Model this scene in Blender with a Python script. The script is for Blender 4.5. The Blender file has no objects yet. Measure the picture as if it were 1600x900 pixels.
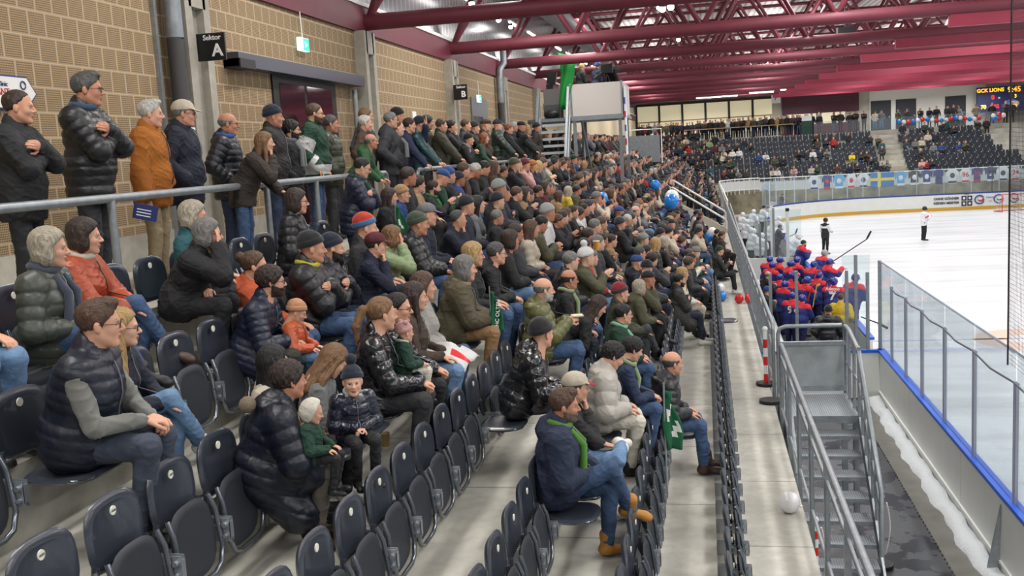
import bpy, math, random
import numpy as np
from mathutils import Matrix, Vector
random.seed(7); rng = np.random.default_rng(7)
PI = math.pi
sc = bpy.context.scene
COL = sc.collection
# ------------------------------------------------------------------ camera
F_PX, YAW, PITCH, ROLL = 1539.3, .1977, .1349, -.0576
CAM = np.array([0., 0., 6.])
_F = np.array([-math.sin(YAW)*math.cos(PITCH), math.cos(YAW)*math.cos(PITCH), -math.sin(PITCH)])
_r = np.array([math.cos(YAW), math.sin(YAW), 0.]); _u = np.cross(_r, _F)
_R, _U = math.cos(ROLL)*_r+math.sin(ROLL)*_u, -math.sin(ROLL)*_r+math.cos(ROLL)*_u
cd = bpy.data.cameras.new('camera'); cam = bpy.data.objects.new('camera', cd); COL.objects.link(cam)
cd.sensor_width = 36; cd.lens = F_PX/1600*36; cd.clip_end = 300; cd.clip_start = .05
M = Matrix.Identity(4)
for i in range(3):
    M[i][0], M[i][1], M[i][2], M[i][3] = _R[i], _U[i], -_F[i], CAM[i]
cam.matrix_world = M
sc.camera = cam
def on(ax, v, px, py):
    """point of the world seen at a pixel of the 1600x900 photo, on the plane axis=v (a wall, a floor, a seat row)"""
    d = _F+_R*(px-800)/F_PX-_U*(py-450)/F_PX
    return CAM+d*((v-CAM[ax])/d[ax])
def proj(P):
    d = np.asarray(P, float)-CAM; k = d@_F
    return 800+F_PX*(d@_R)/k, 450-F_PX*(d@_U)/k
# ------------------------------------------------------------------ world, exposure
w = bpy.data.worlds.new('hall'); sc.world = w; w.use_nodes = True
w.node_tree.nodes['Background'].inputs[0].default_value = (.93, .96, 1, 1)
w.node_tree.nodes['Background'].inputs[1].default_value = .2
sc.view_settings.view_transform = 'Standard'; sc.view_settings.look = 'None'
sc.view_settings.exposure = 0.0; sc.view_settings.gamma = 1; sc.view_settings.use_curve_mapping = False
try:
    sc.cycles.max_bounces = 5; sc.cycles.diffuse_bounces = 3; sc.cycles.glossy_bounces = 2
    sc.cycles.transparent_max_bounces = 24; sc.cycles.transmission_bounces = 3
except Exception: pass
def area(x, y, z, sx, sy, watt, col=(1, .97, .92), rot=(0, 0, 0)):
    l = bpy.data.lights.new('roof_light', 'AREA'); l.shape = 'RECTANGLE'; l.size = sx; l.size_y = sy
    l.energy = watt; l.color = col
    o = bpy.data.objects.new('roof_light', l); COL.objects.link(o); o.location = (x, y, z); o.rotation_euler = rot
    return o
LIGHTS = []; UPL = []
for y in (-4, 4, 12.5, 21, 30, 39, 48, 57, 66, 75, 85):      # tube rows over the stand
    LIGHTS.append((-3.6, y, 9.9, .5, 5, 235))
for y in (-2, 9, 21, 33, 45, 57, 69, 81):                 # tube rows over the rink
    LIGHTS.append((3.2, y, 10.3, .6, 6, 400)); 
    for x in (10, 17, 24): LIGHTS.append((x, y, 10.6, .8, 6, 470))
for y in (90,): 
    for x in (0, 8, 16, 23): LIGHTS.append((x, y, 8.9, 4, .5, 200))
for a in LIGHTS: area(*a, col=(1, .975, .94) if a[0] < 0 else (1, .995, .985))
for y in (10, 24, 38, 52, 66, 80):                         # added upward fill lights, no fixtures of their own, to brighten the deck
    for x in (-3, 3.5, 12, 22): area(x, y, 10.0, .6, 6, 190, rot=(PI, 0, 0))
# ------------------------------------------------------------------ helpers
MATS = {}
def mat(name, col, rough=.8, metal=0., bump=0., bscale=40., var=0., vscale=3., spec=.5, alpha=1., emit=None, trans=0., stretch=(1, 1, 1), coat=0., bdist=.01, sheen=0.):
    if name in MATS: return MATS[name]
    m = bpy.data.materials.new(name); m.use_nodes = True; MATS[name] = m
    nt = m.node_tree; b = nt.nodes['Principled BSDF']; I = b.inputs
    c = tuple(col)+(1,) if len(col) == 3 else col
    I['Base Color'].default_value = c; I['Roughness'].default_value = rough; I['Metallic'].default_value = metal
    I['Specular IOR Level'].default_value = spec; I['Alpha'].default_value = alpha
    if trans: I['Transmission Weight'].default_value = trans
    if coat: I['Coat Weight'].default_value = coat
    if sheen: I['Sheen Weight'].default_value = sheen
    if emit: I['Emission Color'].default_value = tuple(emit[0])+(1,); I['Emission Strength'].default_value = emit[1]
    if bump or var:
        tc = nt.nodes.new('ShaderNodeTexCoord'); mp = nt.nodes.new('ShaderNodeMapping'); mp.inputs[3].default_value = stretch
        nt.links.new(tc.outputs['Object'], mp.inputs[0])
        if bump:
            n = nt.nodes.new('ShaderNodeTexNoise'); n.inputs['Scale'].default_value = bscale; n.inputs['Detail'].default_value = 3
            nt.links.new(mp.outputs[0], n.inputs[0])
            bp = nt.nodes.new('ShaderNodeBump'); bp.inputs['Strength'].default_value = bump; bp.inputs['Distance'].default_value = bdist
            nt.links.new(n.outputs[0], bp.inputs['Height']); nt.links.new(bp.outputs[0], I['Normal'])
        if var:
            n = nt.nodes.new('ShaderNodeTexNoise'); n.inputs['Scale'].default_value = vscale; n.inputs['Detail'].default_value = 5
            nt.links.new(mp.outputs[0], n.inputs[0])
            cr = nt.nodes.new('ShaderNodeMapRange'); cr.inputs['From Min'].default_value = .3; cr.inputs['From Max'].default_value = .7
            cr.inputs['To Min'].default_value = 1-var; cr.inputs['To Max'].default_value = 1+var
            nt.links.new(n.outputs[0], cr.inputs[0])
            mx = nt.nodes.new('ShaderNodeMix'); mx.data_type = 'RGBA'; mx.blend_type = 'MULTIPLY'; mx.inputs[0].default_value = 1
            mx.inputs[6].default_value = c; nt.links.new(cr.outputs[0], mx.inputs[7]); nt.links.new(mx.outputs[2], I['Base Color'])
    return m
def srgb(r, g, b): return tuple(((v/255)/12.92 if v/255 <= .04045 else ((v/255+.055)/1.055)**2.4) for v in (r, g, b))
class MB:
    """collects shapes; build() links them as one mesh object"""
    def __init__(s): s.v = []; s.f = []; s.m = []; s.sm = []
    def add(s, vs, fs, mi=0, smooth=False):
        o = len(s.v); s.v += [tuple(p) for p in vs]; s.f += [tuple(i+o for i in f) for f in fs]; s.m += [mi]*len(fs); s.sm += [smooth]*len(fs); return s
    def box(s, lo, hi, mi=0, mat4=None):
        (a, b, c), (d, e, f) = lo, hi
        vs = [(a,b,c),(d,b,c),(d,e,c),(a,e,c),(a,b,f),(d,b,f),(d,e,f),(a,e,f)]
        if mat4 is not None: vs = [tuple(mat4 @ Vector(p)) for p in vs]
        return s.add(vs, [(0,3,2,1),(4,5,6,7),(0,1,5,4),(1,2,6,5),(2,3,7,6),(3,0,4,7)], mi)
    def tube(s, pts, r, n=8, mi=0, closed=False, sm=True, caps=True):
        pts = [Vector(p) for p in pts]; N = len(pts); rs = r if hasattr(r, '__len__') else [r]*N
        vs = []; prev = None
        for i, p in enumerate(pts):
            if closed: t = pts[(i+1) % N]-pts[i-1]
            else: t = pts[min(i+1, N-1)]-pts[max(i-1, 0)]
            t.normalize()
            if prev is None:
                a = Vector((0, 0, 1)) if abs(t.z) < .9 else Vector((1, 0, 0)); u = t.cross(a).normalized()
            else:
                u = (prev-t*prev.dot(t)).normalized()
            prev = u; v = t.cross(u)
            for k in range(n):
                a = 2*PI*k/n; vs.append(p+(u*math.cos(a)+v*math.sin(a))*rs[i])
        fs = []
        for i in range(N if closed else N-1):
            j = (i+1) % N
            for k in range(n): fs.append((i*n+k, i*n+(k+1) % n, j*n+(k+1) % n, j*n+k))
        s.add(vs, fs, mi, sm)
        if caps and not closed: s.add(vs[:n], [tuple(range(n))[::-1]], mi); s.add(vs[-n:], [tuple(range(n))], mi)
        return s
    def ell(s, c, r, n=12, mi=0, mat4=None):
        vs = []; m = n//2
        for i in range(m+1):
            th = PI*i/m
            for k in range(n):
                a = 2*PI*k/n; p = Vector((r[0]*math.sin(th)*math.cos(a), r[1]*math.sin(th)*math.sin(a), r[2]*math.cos(th)))
                if mat4 is not None: p = mat4 @ p
                vs.append((p[0]+c[0], p[1]+c[1], p[2]+c[2]))
        fs = [(i*n+k, (i+1)*n+k, (i+1)*n+(k+1) % n, i*n+(k+1) % n) for i in range(m) for k in range(n)]
        return s.add(vs, fs, mi, True)
    def prism(s, poly, a, b, axis=1, mi=0):
        """polygon (two coordinates) extruded along axis between a and b"""
        def P(u, v, t): return {0: (t, u, v), 1: (u, t, v), 2: (u, v, t)}[axis]
        n = len(poly); vs = [P(u, v, a) for u, v in poly]+[P(u, v, b) for u, v in poly]
        return s.add(vs, [tuple(range(n)), tuple(range(2*n-1, n-1, -1))]+[(i, i+n, (i+1) % n+n, (i+1) % n) for i in range(n)], mi)
    def mesh(s, name, mats):
        me = bpy.data.meshes.new(name); me.from_pydata(s.v, [], s.f)
        for m_ in mats: me.materials.append(m_)
        me.polygons.foreach_set('material_index', s.m); me.polygons.foreach_set('use_smooth', s.sm)
        me.update(); return me
    def build(s, name, m_, parent=None, loc=None):
        me = s.mesh(name, m_ if isinstance(m_, (list, tuple)) else [m_])
        o = bpy.data.objects.new(name, me); COL.objects.link(o)
        if parent is not None: o.parent = parent
        if loc is not None: o.location = loc
        return o
def tag(o, label=None, cat=None, group=None, kind=None):
    if label: o['label'] = label
    if cat: o['category'] = cat
    if group: o['group'] = group
    if kind: o['kind'] = kind
    return o
def empty(name, loc=(0, 0, 0), rz=0., label=None, cat=None, group=None):
    o = bpy.data.objects.new(name, None); COL.objects.link(o); o.location = loc; o.rotation_euler = (0, 0, rz)
    o.empty_display_size = .1
    return tag(o, label, cat, group)
KIDS = {}
def copy_tree(o, parent=None):
    c = o.copy(); COL.objects.link(c)
    if parent is not None: c.parent = parent
    for ch in KIDS.get(o.name) or KIDS.setdefault(o.name, list(o.children)): copy_tree(ch, c)
    return c
def struct(o): o['kind'] = 'structure'; return o
TMP = bpy.data.scenes.new('scratch')
def text(name, s, size, m_, parent=None, loc=(0, 0, 0), rot=(0, 0, 0), ext=.004, align='CENTER', bold=0.):
    c = bpy.data.curves.new(name, 'FONT'); c.body = s; c.size = size; c.extrude = ext; c.align_x = align; c.align_y = 'CENTER'; c.offset = bold
    c.resolution_u = 3; c.materials.append(m_)
    o = bpy.data.objects.new(name, c); TMP.collection.objects.link(o)
    TMP.view_layers[0].update(); me = bpy.data.meshes.new_from_object(o); bpy.data.objects.remove(o)
    o = bpy.data.objects.new(name, me); COL.objects.link(o); o.location = loc; o.rotation_euler = rot
    if parent is not None: o.parent = parent
    return o
def nodes_mat(name):
    m = bpy.data.materials.new(name); m.use_nodes = True; MATS[name] = m
    nt = m.node_tree; return m, nt, nt.nodes['Principled BSDF']
def nn(nt, typ, **kw):
    n = nt.nodes.new(typ)
    for k, v in kw.items():
        if k[0] == 'i' and k[1:].isdigit(): n.inputs[int(k[1:])].default_value = v
        else: setattr(n, k, v)
    return n
def math_(nt, op, a, b=None):
    n = nn(nt, 'ShaderNodeMath', operation=op)
    for i, x in enumerate((a, b)):
        if x is None: continue
        if isinstance(x, (int, float)): n.inputs[i].default_value = x
        else: nt.links.new(x, n.inputs[i])
    return n.outputs[0]
def mixc(nt, fac, a, b, blend='MIX'):
    n = nn(nt, 'ShaderNodeMix', data_type='RGBA', blend_type=blend)
    for i, x in ((0, fac), (6, a), (7, b)):
        if isinstance(x, (int, float)): n.inputs[i].default_value = x
        elif isinstance(x, tuple): n.inputs[i].default_value = x if len(x) == 4 else x+(1,)
        else: nt.links.new(x, n.inputs[i])
    return n.outputs[2]
# ------------------------------------------------------------------ materials of the hall
def concrete(name, col, joint=None, stain=.25, rough=.75):
    m, nt, b = nodes_mat(name)
    g = nn(nt, 'ShaderNodeNewGeometry'); P = g.outputs['Position']
    n1 = nn(nt, 'ShaderNodeTexNoise'); n1.inputs['Scale'].default_value = 1.1; n1.inputs['Detail'].default_value = 6; nt.links.new(P, n1.inputs[0])
    n2 = nn(nt, 'ShaderNodeTexNoise'); n2.inputs['Scale'].default_value = 9; n2.inputs['Detail'].default_value = 6; nt.links.new(P, n2.inputs[0])
    r1 = nn(nt, 'ShaderNodeMapRange', i1=.35, i2=.68, i3=1-stain, i4=1+stain*.4); nt.links.new(n1.outputs[0], r1.inputs[0])
    r2 = nn(nt, 'ShaderNodeMapRange', i1=.3, i2=.7, i3=.88, i4=1.08); nt.links.new(n2.outputs[0], r2.inputs[0])
    f = math_(nt, 'MULTIPLY', r1.outputs[0], r2.outputs[0])
    if joint:
        sp = nn(nt, 'ShaderNodeSeparateXYZ'); nt.links.new(P, sp.inputs[0])
        fr = math_(nt, 'FRACT', math_(nt, 'DIVIDE', math_(nt, 'ADD', sp.outputs[1], .07), joint))
        ln = math_(nt, 'LESS_THAN', fr, .012)
        f = math_(nt, 'MULTIPLY', f, math_(nt, 'SUBTRACT', 1, math_(nt, 'MULTIPLY', ln, .45)))
    c = mixc(nt, 1, tuple(col)+(1,), f, 'MULTIPLY')
    nt.links.new(c, b.inputs['Base Color']); b.inputs['Roughness'].default_value = rough
    bp = nn(nt, 'ShaderNodeBump'); bp.inputs['Strength'].default_value = .25; bp.inputs['Distance'].default_value = .01
    nt.links.new(n2.outputs[0], bp.inputs['Height']); nt.links.new(bp.outputs[0], b.inputs['Normal'])
    return m
M_STEP = concrete('step_concrete', srgb(188, 185, 174), joint=1.9)
M_CONC = concrete('grey_concrete', srgb(178, 174, 162))
M_PILLAR = concrete('pillar_concrete', srgb(170, 165, 152), stain=.15)
M_STAINED = concrete('stained_concrete', srgb(150, 142, 120), stain=.5)
def brick():
    m, nt, b = nodes_mat('perforated_brick')
    g = nn(nt, 'ShaderNodeNewGeometry'); sp = nn(nt, 'ShaderNodeSeparateXYZ'); nt.links.new(g.outputs['Position'], sp.inputs[0])
    Y, Z = sp.outputs[1], sp.outputs[2]
    BW, BH = .25, .235
    v = math_(nt, 'DIVIDE', math_(nt, 'SUBTRACT', Z, .06), BH); row = math_(nt, 'FLOOR', v)
    u = math_(nt, 'ADD', math_(nt, 'DIVIDE', Y, BW), math_(nt, 'MULTIPLY', math_(nt, 'MODULO', row, 2), .5))
    fu, fv = math_(nt, 'FRACT', u), math_(nt, 'FRACT', v)
    def inside(x, lo, hi): return math_(nt, 'MULTIPLY', math_(nt, 'GREATER_THAN', x, lo), math_(nt, 'LESS_THAN', x, hi))
    brk = math_(nt, 'MULTIPLY', inside(fu, .022, .978), inside(fv, .022, .978))
    area_ = math_(nt, 'MULTIPLY', inside(fu, .06, .94), inside(fv, .06, .94))
    hu = math_(nt, 'FRACT', math_(nt, 'MULTIPLY', math_(nt, 'SUBTRACT', fu, .06), 10/.88)); hv = math_(nt, 'FRACT', math_(nt, 'MULTIPLY', math_(nt, 'SUBTRACT', fv, .06), 10/.88))
    hole = math_(nt, 'MULTIPLY', area_, math_(nt, 'MULTIPLY', inside(hu, .22, .78), inside(hv, .25, .75)))
    n1 = nn(nt, 'ShaderNodeTexNoise'); n1.inputs['Scale'].default_value = .8; n1.inputs['Detail'].default_value = 4; nt.links.new(g.outputs['Position'], n1.inputs[0])
    c = mixc(nt, n1.outputs[0], srgb(158, 134, 100), srgb(176, 152, 118))
    c = mixc(nt, brk, srgb(186, 172, 150), c)
    c = mixc(nt, hole, c, srgb(62, 48, 32))
    nt.links.new(c, b.inputs['Base Color']); b.inputs['Roughness'].default_value = .85
    bp = nn(nt, 'ShaderNodeBump', invert=True); bp.inputs['Strength'].default_value = .6; bp.inputs['Distance'].default_value = .01
    nt.links.new(hole, bp.inputs['Height']); nt.links.new(bp.outputs[0], b.inputs['Normal'])
    return m
M_BRICK = brick()
M_PURPLE = mat('oxblood_steel', srgb(104, 38, 52), rough=.6, var=.08)
M_CRIMSON = mat('crimson_panel', srgb(136, 34, 58), rough=.5, var=.06)
M_GALV = mat('galvanised_steel', srgb(150, 156, 160), rough=.42, metal=.55, var=.12, vscale=14)
M_GALVD = mat('dull_galvanised_steel', srgb(140, 147, 152), rough=.5, metal=.45, var=.15, vscale=9)
M_CHROME = mat('bright_steel', srgb(190, 192, 196), rough=.25, metal=.85)
M_BLACK = mat('black_plastic', srgb(24, 25, 27), rough=.5)
M_WHITE = mat('white_paint', srgb(232, 232, 228), rough=.6)
M_BOARD = mat('white_board', srgb(222, 224, 220), rough=.35, var=.03, vscale=2)
M_BLUE = mat('blue_rail', srgb(28, 92, 205), rough=.35)
M_NAVYRAIL = mat('navy_rail', srgb(36, 66, 140), rough=.4)
M_YELLOW = mat('yellow_kick', srgb(206, 160, 50), rough=.5)
def glass(name, a, tint=(.9, .95, .96)):
    m, nt, b = nodes_mat(name)
    tr = nn(nt, 'ShaderNodeBsdfTransparent'); tr.inputs[0].default_value = tuple(tint)+(1,)
    gl = nn(nt, 'ShaderNodeBsdfGlossy'); gl.inputs['Roughness'].default_value = .04; gl.inputs[0].default_value = (.9, .93, 1, 1)
    df = nn(nt, 'ShaderNodeBsdfDiffuse'); df.inputs[0].default_value = (.8, .83, .86, 1)
    mx = nn(nt, 'ShaderNodeMixShader'); mx.inputs[0].default_value = a; nt.links.new(tr.outputs[0], mx.inputs[1]); nt.links.new(df.outputs[0], mx.inputs[2])
    fz = nn(nt, 'ShaderNodeLayerWeight'); fz.inputs[0].default_value = .1; fz2 = math_(nt, 'MULTIPLY', fz.outputs[0], .4)
    mx2 = nn(nt, 'ShaderNodeMixShader'); nt.links.new(fz2, mx2.inputs[0]); nt.links.new(mx.outputs[0], mx2.inputs[1]); nt.links.new(gl.outputs[0], mx2.inputs[2])
    nt.links.new(mx2.outputs[0], nt.nodes['Material Output'].inputs[0]); return m
M_GLASS = glass('rink_glass', .06)
M_GEDGE = glass('glass_edge', .45, (.75, .8, .9))
# ------------------------------------------------------------------ stands
ROW_D, ROW_H, ROW_X1, WALK_Z = .704, .415, .101, 2.075
def row_x(k): return ROW_X1-ROW_D*(k-1)       # plane of the seat backs of row k
def row_z(k): return WALK_Z+ROW_H*(k-1)
RIS = lambda k: row_x(k)-.09                  # face of the riser behind row k
Y0, Y1 = -3., 44.
struct(MB().box((RIS(1), Y0, 1.75), (.93, 51, WALK_Z)).build('floor', M_STEP))          # front walkway slab
for k in range(2, 8):
    if k < 5: struct(MB().box((RIS(k), Y1+3, 0), (RIS(k-1), 86, row_z(k))).build('seating_tier', M_STEP))
    struct(MB().box((RIS(k), Y0, 0), (RIS(k-1), Y1 if k < 5 else 86, row_z(k))).build('seating_tier', M_STEP))
struct(MB().box((RIS(4), Y1, 0), (.93, Y1+3, WALK_Z)).build('floor', M_STEP))
CONC_Z = row_z(8)
struct(MB().box((-6.1, Y0, 0), (RIS(7), 93, CONC_Z)).build('floor', M_CONC))               # concourse
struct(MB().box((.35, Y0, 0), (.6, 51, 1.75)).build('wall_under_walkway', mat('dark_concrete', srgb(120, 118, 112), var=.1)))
WX = -6.1
struct(MB().box((WX-.3, Y0, CONC_Z+.38), (WX, 46, 8.35)).build('wall_left', M_BRICK))
struct(MB().box((WX-.3, Y0, CONC_Z), (WX+.02, 46, CONC_Z+.38)).build('baseboard_left', M_CONC))
struct(MB().box((WX-.3, Y0, 8.35), (WX+.06, 93, 8.83)).build('trim_1', M_PURPLE))
struct(MB().box((WX-.3, Y0, 8.83), (WX+.09, 93, 8.9)).build('trim_2', M_WHITE))
struct(MB().box((WX-.3, 46, CONC_Z), (WX, 93, 8.35)).build('wall_left', mat('cream_plaster', srgb(205, 190, 158), var=.05)))
m, nt, b = nodes_mat('translucent_cladding')
g = nn(nt, 'ShaderNodeNewGeometry'); sp = nn(nt, 'ShaderNodeSeparateXYZ'); nt.links.new(g.outputs['Position'], sp.inputs[0])
fr = math_(nt, 'FRACT', math_(nt, 'DIVIDE', sp.outputs[1], .3)); ln = math_(nt, 'LESS_THAN', fr, .16)
nt.links.new(mixc(nt, ln, srgb(120, 118, 124), srgb(168, 166, 166)), b.inputs['Base Color']); b.inputs['Roughness'].default_value = .22; b.inputs['Metallic'].default_value = .35
struct(MB().box((WX-.1, Y0, 8.9), (WX, 93, 11.6)).build('window_1', m))
for y in (4.6, 10.95, 17.3, 23.65, 30.05, 36.4, 42.75):
    mb = MB(); mb.box((WX-.05, y, CONC_Z), (WX+.2, y+.16, 8.35)); mb.box((WX-.05, y+.44, CONC_Z), (WX+.2, y+.6, 8.35)); mb.box((WX-.05, y+.14, CONC_Z), (WX+.1, y+.46, 8.0)); mb.box((WX-.05, y+.1, 7.95), (WX+.2, y+.5, 8.35))
    struct(mb.build('pillar', M_PILLAR))
# roof
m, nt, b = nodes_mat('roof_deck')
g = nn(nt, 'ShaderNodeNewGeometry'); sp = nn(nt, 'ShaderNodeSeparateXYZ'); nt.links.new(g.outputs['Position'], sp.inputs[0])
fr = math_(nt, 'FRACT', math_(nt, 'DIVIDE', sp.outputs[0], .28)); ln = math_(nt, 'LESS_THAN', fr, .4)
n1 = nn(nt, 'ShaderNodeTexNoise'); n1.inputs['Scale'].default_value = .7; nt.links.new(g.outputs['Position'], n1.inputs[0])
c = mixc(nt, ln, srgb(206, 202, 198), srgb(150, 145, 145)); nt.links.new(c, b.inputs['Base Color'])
RS = .0165
rz_ = lambda y: RS*(y-17.9)
o = struct(MB().box((-7, -26, 0), (40, 77.5, .15)).build('ceiling', m)); o.location = (0, 17.9, 11.45); o.rotation_euler = (RS, 0, 0)
TRY = [11.55+6.35*i for i in range(12)]
def truss(yc, n):
    t = empty('roof_truss', (WX, yc, 8.6), label='', cat='truss')
    lc = MB().tube([(0, 0, 0), (42, 0, 0)], .15, 12); lc.build('lower_chord', M_PURPLE, t)
    for s in (-1, 1): MB().tube([(0, s*1.0, 2.6), (42, s*1.0, 2.6)], .07, 8).build('upper_chord', M_PURPLE, t)
    mb = MB()
    for i in range(14):
        x = .1+3.03*i
        for s in (-1, 1):
            mb.tube([(x, 0, .05), (x+1.5, s, 2.6)], .06, 6)
            if i: mb.tube([(x, 0, .05), (x-1.53, s, 2.6)], .06, 6)
        mb.tube([(x+1.5, -1, 2.6), (x+1.5, 1, 2.6)], .05, 6)
    mb.build('web_bracing', M_PURPLE, t)
    MB().box((11.6, -.07, -.40), (42, .07, -.12)).build('crimson_beam', M_CRIMSON, t)
    return t
T0 = truss(TRY[0], 0)
ORD = ['nearest', 'second', 'third', 'fourth', 'fifth', 'sixth', 'seventh', 'eighth', 'ninth', 'tenth', 'eleventh', 'twelfth', 'thirteenth']
for i, y in enumerate(TRY):
    t = T0 if i == 0 else copy_tree(T0)
    t.location = (WX, y, 8.56+rz_(y)); t['group'] = 'dark red roof trusses across the hall'
    t['label'] = 'dark red tubular steel roof truss, %s one from the camera end' % ORD[i]
mb = []
for i, x in enumerate(range(-5, 36, 3)):
    o = MB().box((x-.04, -26, -.14), (x+.04, 75, 0)).build('roof_purlin', M_PURPLE); o.location = (0, 17.9, 11.44); o.rotation_euler = (RS, 0, 0); tag(o, 'dark red purlin running the hall length under the white deck', 'beam', 'roof purlins under the white deck'); o['kind'] = 'structure'
# rink
m, nt, b = nodes_mat('ice'); M_ICE = m
g = nn(nt, 'ShaderNodeNewGeometry'); mp = nn(nt, 'ShaderNodeMapping'); mp.inputs[3].default_value = (.12, .9, 1); nt.links.new(g.outputs['Position'], mp.inputs[0])
n1 = nn(nt, 'ShaderNodeTexNoise'); n1.inputs['Scale'].default_value = 1.0; n1.inputs['Detail'].default_value = 7; nt.links.new(mp.outputs[0], n1.inputs[0])
r1 = nn(nt, 'ShaderNodeMapRange', i1=.45, i2=.64, i3=1.0, i4=.78); nt.links.new(n1.outputs[0], r1.inputs[0])
nt.links.new(mixc(nt, 1, (.76, .78, .81, 1), r1.outputs[0], 'MULTIPLY'), b.inputs['Base Color'])
b.inputs['Roughness'].default_value = .28; b.inputs['Specular IOR Level'].default_value = .35
struct(MB().box((3.8, -4, -.1), (38, 78.2, 0)).build('floor', M_ICE))
struct(MB().box((.6, -4, -.14), (3.8, 93, -.04)).build('ground', mat('wet_concrete', srgb(120, 118, 110), var=.2, rough=.4)))
# painted circles and lines on the ice
def ring(mb, cx, cy, r, wd, n=48):
    vs = []; fs = []
    for k in range(n):
        a = 2*PI*k/n; vs += [(cx+(r-wd)*math.cos(a), cy+(r-wd)*math.sin(a), .004), (cx+r*math.cos(a), cy+r*math.sin(a), .004)]
    fs = [(2*k, 2*k+1, (2*k+3) % (2*n), (2*k+2) % (2*n)) for k in range(n)]; mb.add(vs, fs)
# seats come with the objects below
# ------------------------------------------------------------------ boards and glass of the rink
M_FAINTB = mat('faint_blue_paint', srgb(168, 182, 216), rough=.3); M_FAINTO = mat('faint_orange_paint', srgb(220, 192, 172), rough=.3); M_FAINTR = mat('faint_red_paint', srgb(214, 160, 164), rough=.3)
mb = MB(); ring(mb, 12.5, 24, 4.5, .08); o = mb.build('trim_3', M_FAINTR); struct(o)
mb = MB(); ring(mb, 9.2, 23.5, 2.0, 1.1); struct(mb.build('trim_4', M_FAINTB))
mb = MB(); ring(mb, 9.0, 29.5, 1.6, .9); struct(mb.build('trim_5', M_FAINTO))
mb = MB(); ring(mb, 14.5, 28, 1.5, .9); struct(mb.build('trim_6', M_FAINTO))
mb = MB(); mb.box((3.9, 29.6, 0), (36, 29.75, .004)); struct(mb.build('trim_7', M_FAINTB))
BX = 3.84
near = empty('dasher_board', (BX, 0, 0), label='white dasher board with blue top rail beside the rubber walkway', cat='rink boards')
for i, (a, b_) in enumerate(((-2, 7.2), (7.22, 10.9), (10.92, 15.9), (15.92, 19.9), (19.92, 23.2))):
    MB().box((-.04, a, .02), (.04, b_, 1.06)).build('board_panel', M_BOARD, near)
MB().box((-.08, -2, 1.06), (.08, 23.3, 1.12)).build('top_rail', M_BLUE, near)
MB().box((-.07, -2, .12), (-.04, 23.2, .16)).build('bottom_rail', M_WHITE, near)
for y in (13.75,):
    MB().prism([(-.05, .0), (-.22, .0), (-.05, .95)], y-.015, y+.015, axis=1).build('brace', M_GALV, near)
gl = empty('safety_glass', (BX, 0, 1.12), label='clear safety glass panels standing on the near white boards', cat='glass screen')
ys = [23.35, 21.9, 20.4, 18.9, 17.15, 15.3, 13.3, 11.2, 9, 7, 5, 3]
for a, b_ in zip(ys[1:], ys[:-1]):
    MB().box((-.006, a+.03, 0), (.006, b_-.03, 2.02)).build('glass_pane', M_GLASS, gl)
    MB().box((-.01, a+.03, 1.99), (.01, b_-.03, 2.02)).build('pane_edge', M_GEDGE, gl)
for i, y in enumerate(ys):
    if i == 0: MB().box((-.035, y-.035, -.02), (.035, y+.035, 2.02)).build('post', M_GALV, gl)
    else:
        h = 1.62
        MB().box((-.02, y-.055, -.02), (.02, y-.025, h)).build('post', mat('clear_post', srgb(172, 174, 186), rough=.25, metal=.5), gl)
        MB().box((-.02, y+.025, -.02), (.02, y+.055, h)).build('post', MATS['clear_post'], gl)
for a, b_ in zip(ys[2:], ys[1:-1]): MB().tube([(-.03, a, 1.62), (-.05, (a+b_)/2, 1.58), (-.03, b_, 1.62)], .014, 6).build('strap', mat('dark_strap', srgb(90, 92, 105), rough=.5), gl)
# black net
mb = MB(); M_NET = mat('net_cord', srgb(60, 62, 68), rough=.8)
for y in np.arange(11.9, 13.62, .055): mb.tube([(BX-.02, y, 3.14), (BX-.02, y, 9.2)], .0022, 3, caps=False)
for z in np.arange(2.95, 9.2, .055): mb.tube([(BX-.02, 11.9, z-.05), (BX-.02, 13.6, z)], .0022, 3, caps=False)
tag(mb.build('safety_net', M_NET), 'black cord safety net hanging above the near rink glass', 'net')
tag(MB().tube([(BX-.02, 13.6, 2.9), (BX-.02, 13.6, 9.2)], .012, 5).build('net_rope', M_BLACK), 'dark rope down the edge of the safety net', 'rope')
# end wall of the players' bench (towards the camera)
bw = empty('bench_screen', (0, 23.2, 0), label='white bench end wall with blue rail, grey posts and glass, behind the landing', cat='bench screen')
MB().box((1.0, -.04, 0), (BX, .04, 1.06)).build('board_panel', M_BOARD, bw)
MB().box((1.0, -.07, 1.06), (BX, .07, 1.12)).build('top_rail', M_BLUE, bw)
for x, h in ((1.42, 2.95), (2.0, 2.98), (3.1, 2.95), (3.3, 3.3), (3.55, 2.9)):
    MB().box((x-.035, -.03, 1.1), (x+.035, .03, h)).build('post', M_GALV, bw)
MB().box((3.0, -.006, 1.12), (3.6, .006, 3.3)).build('glass_pane', M_GLASS, bw)
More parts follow.
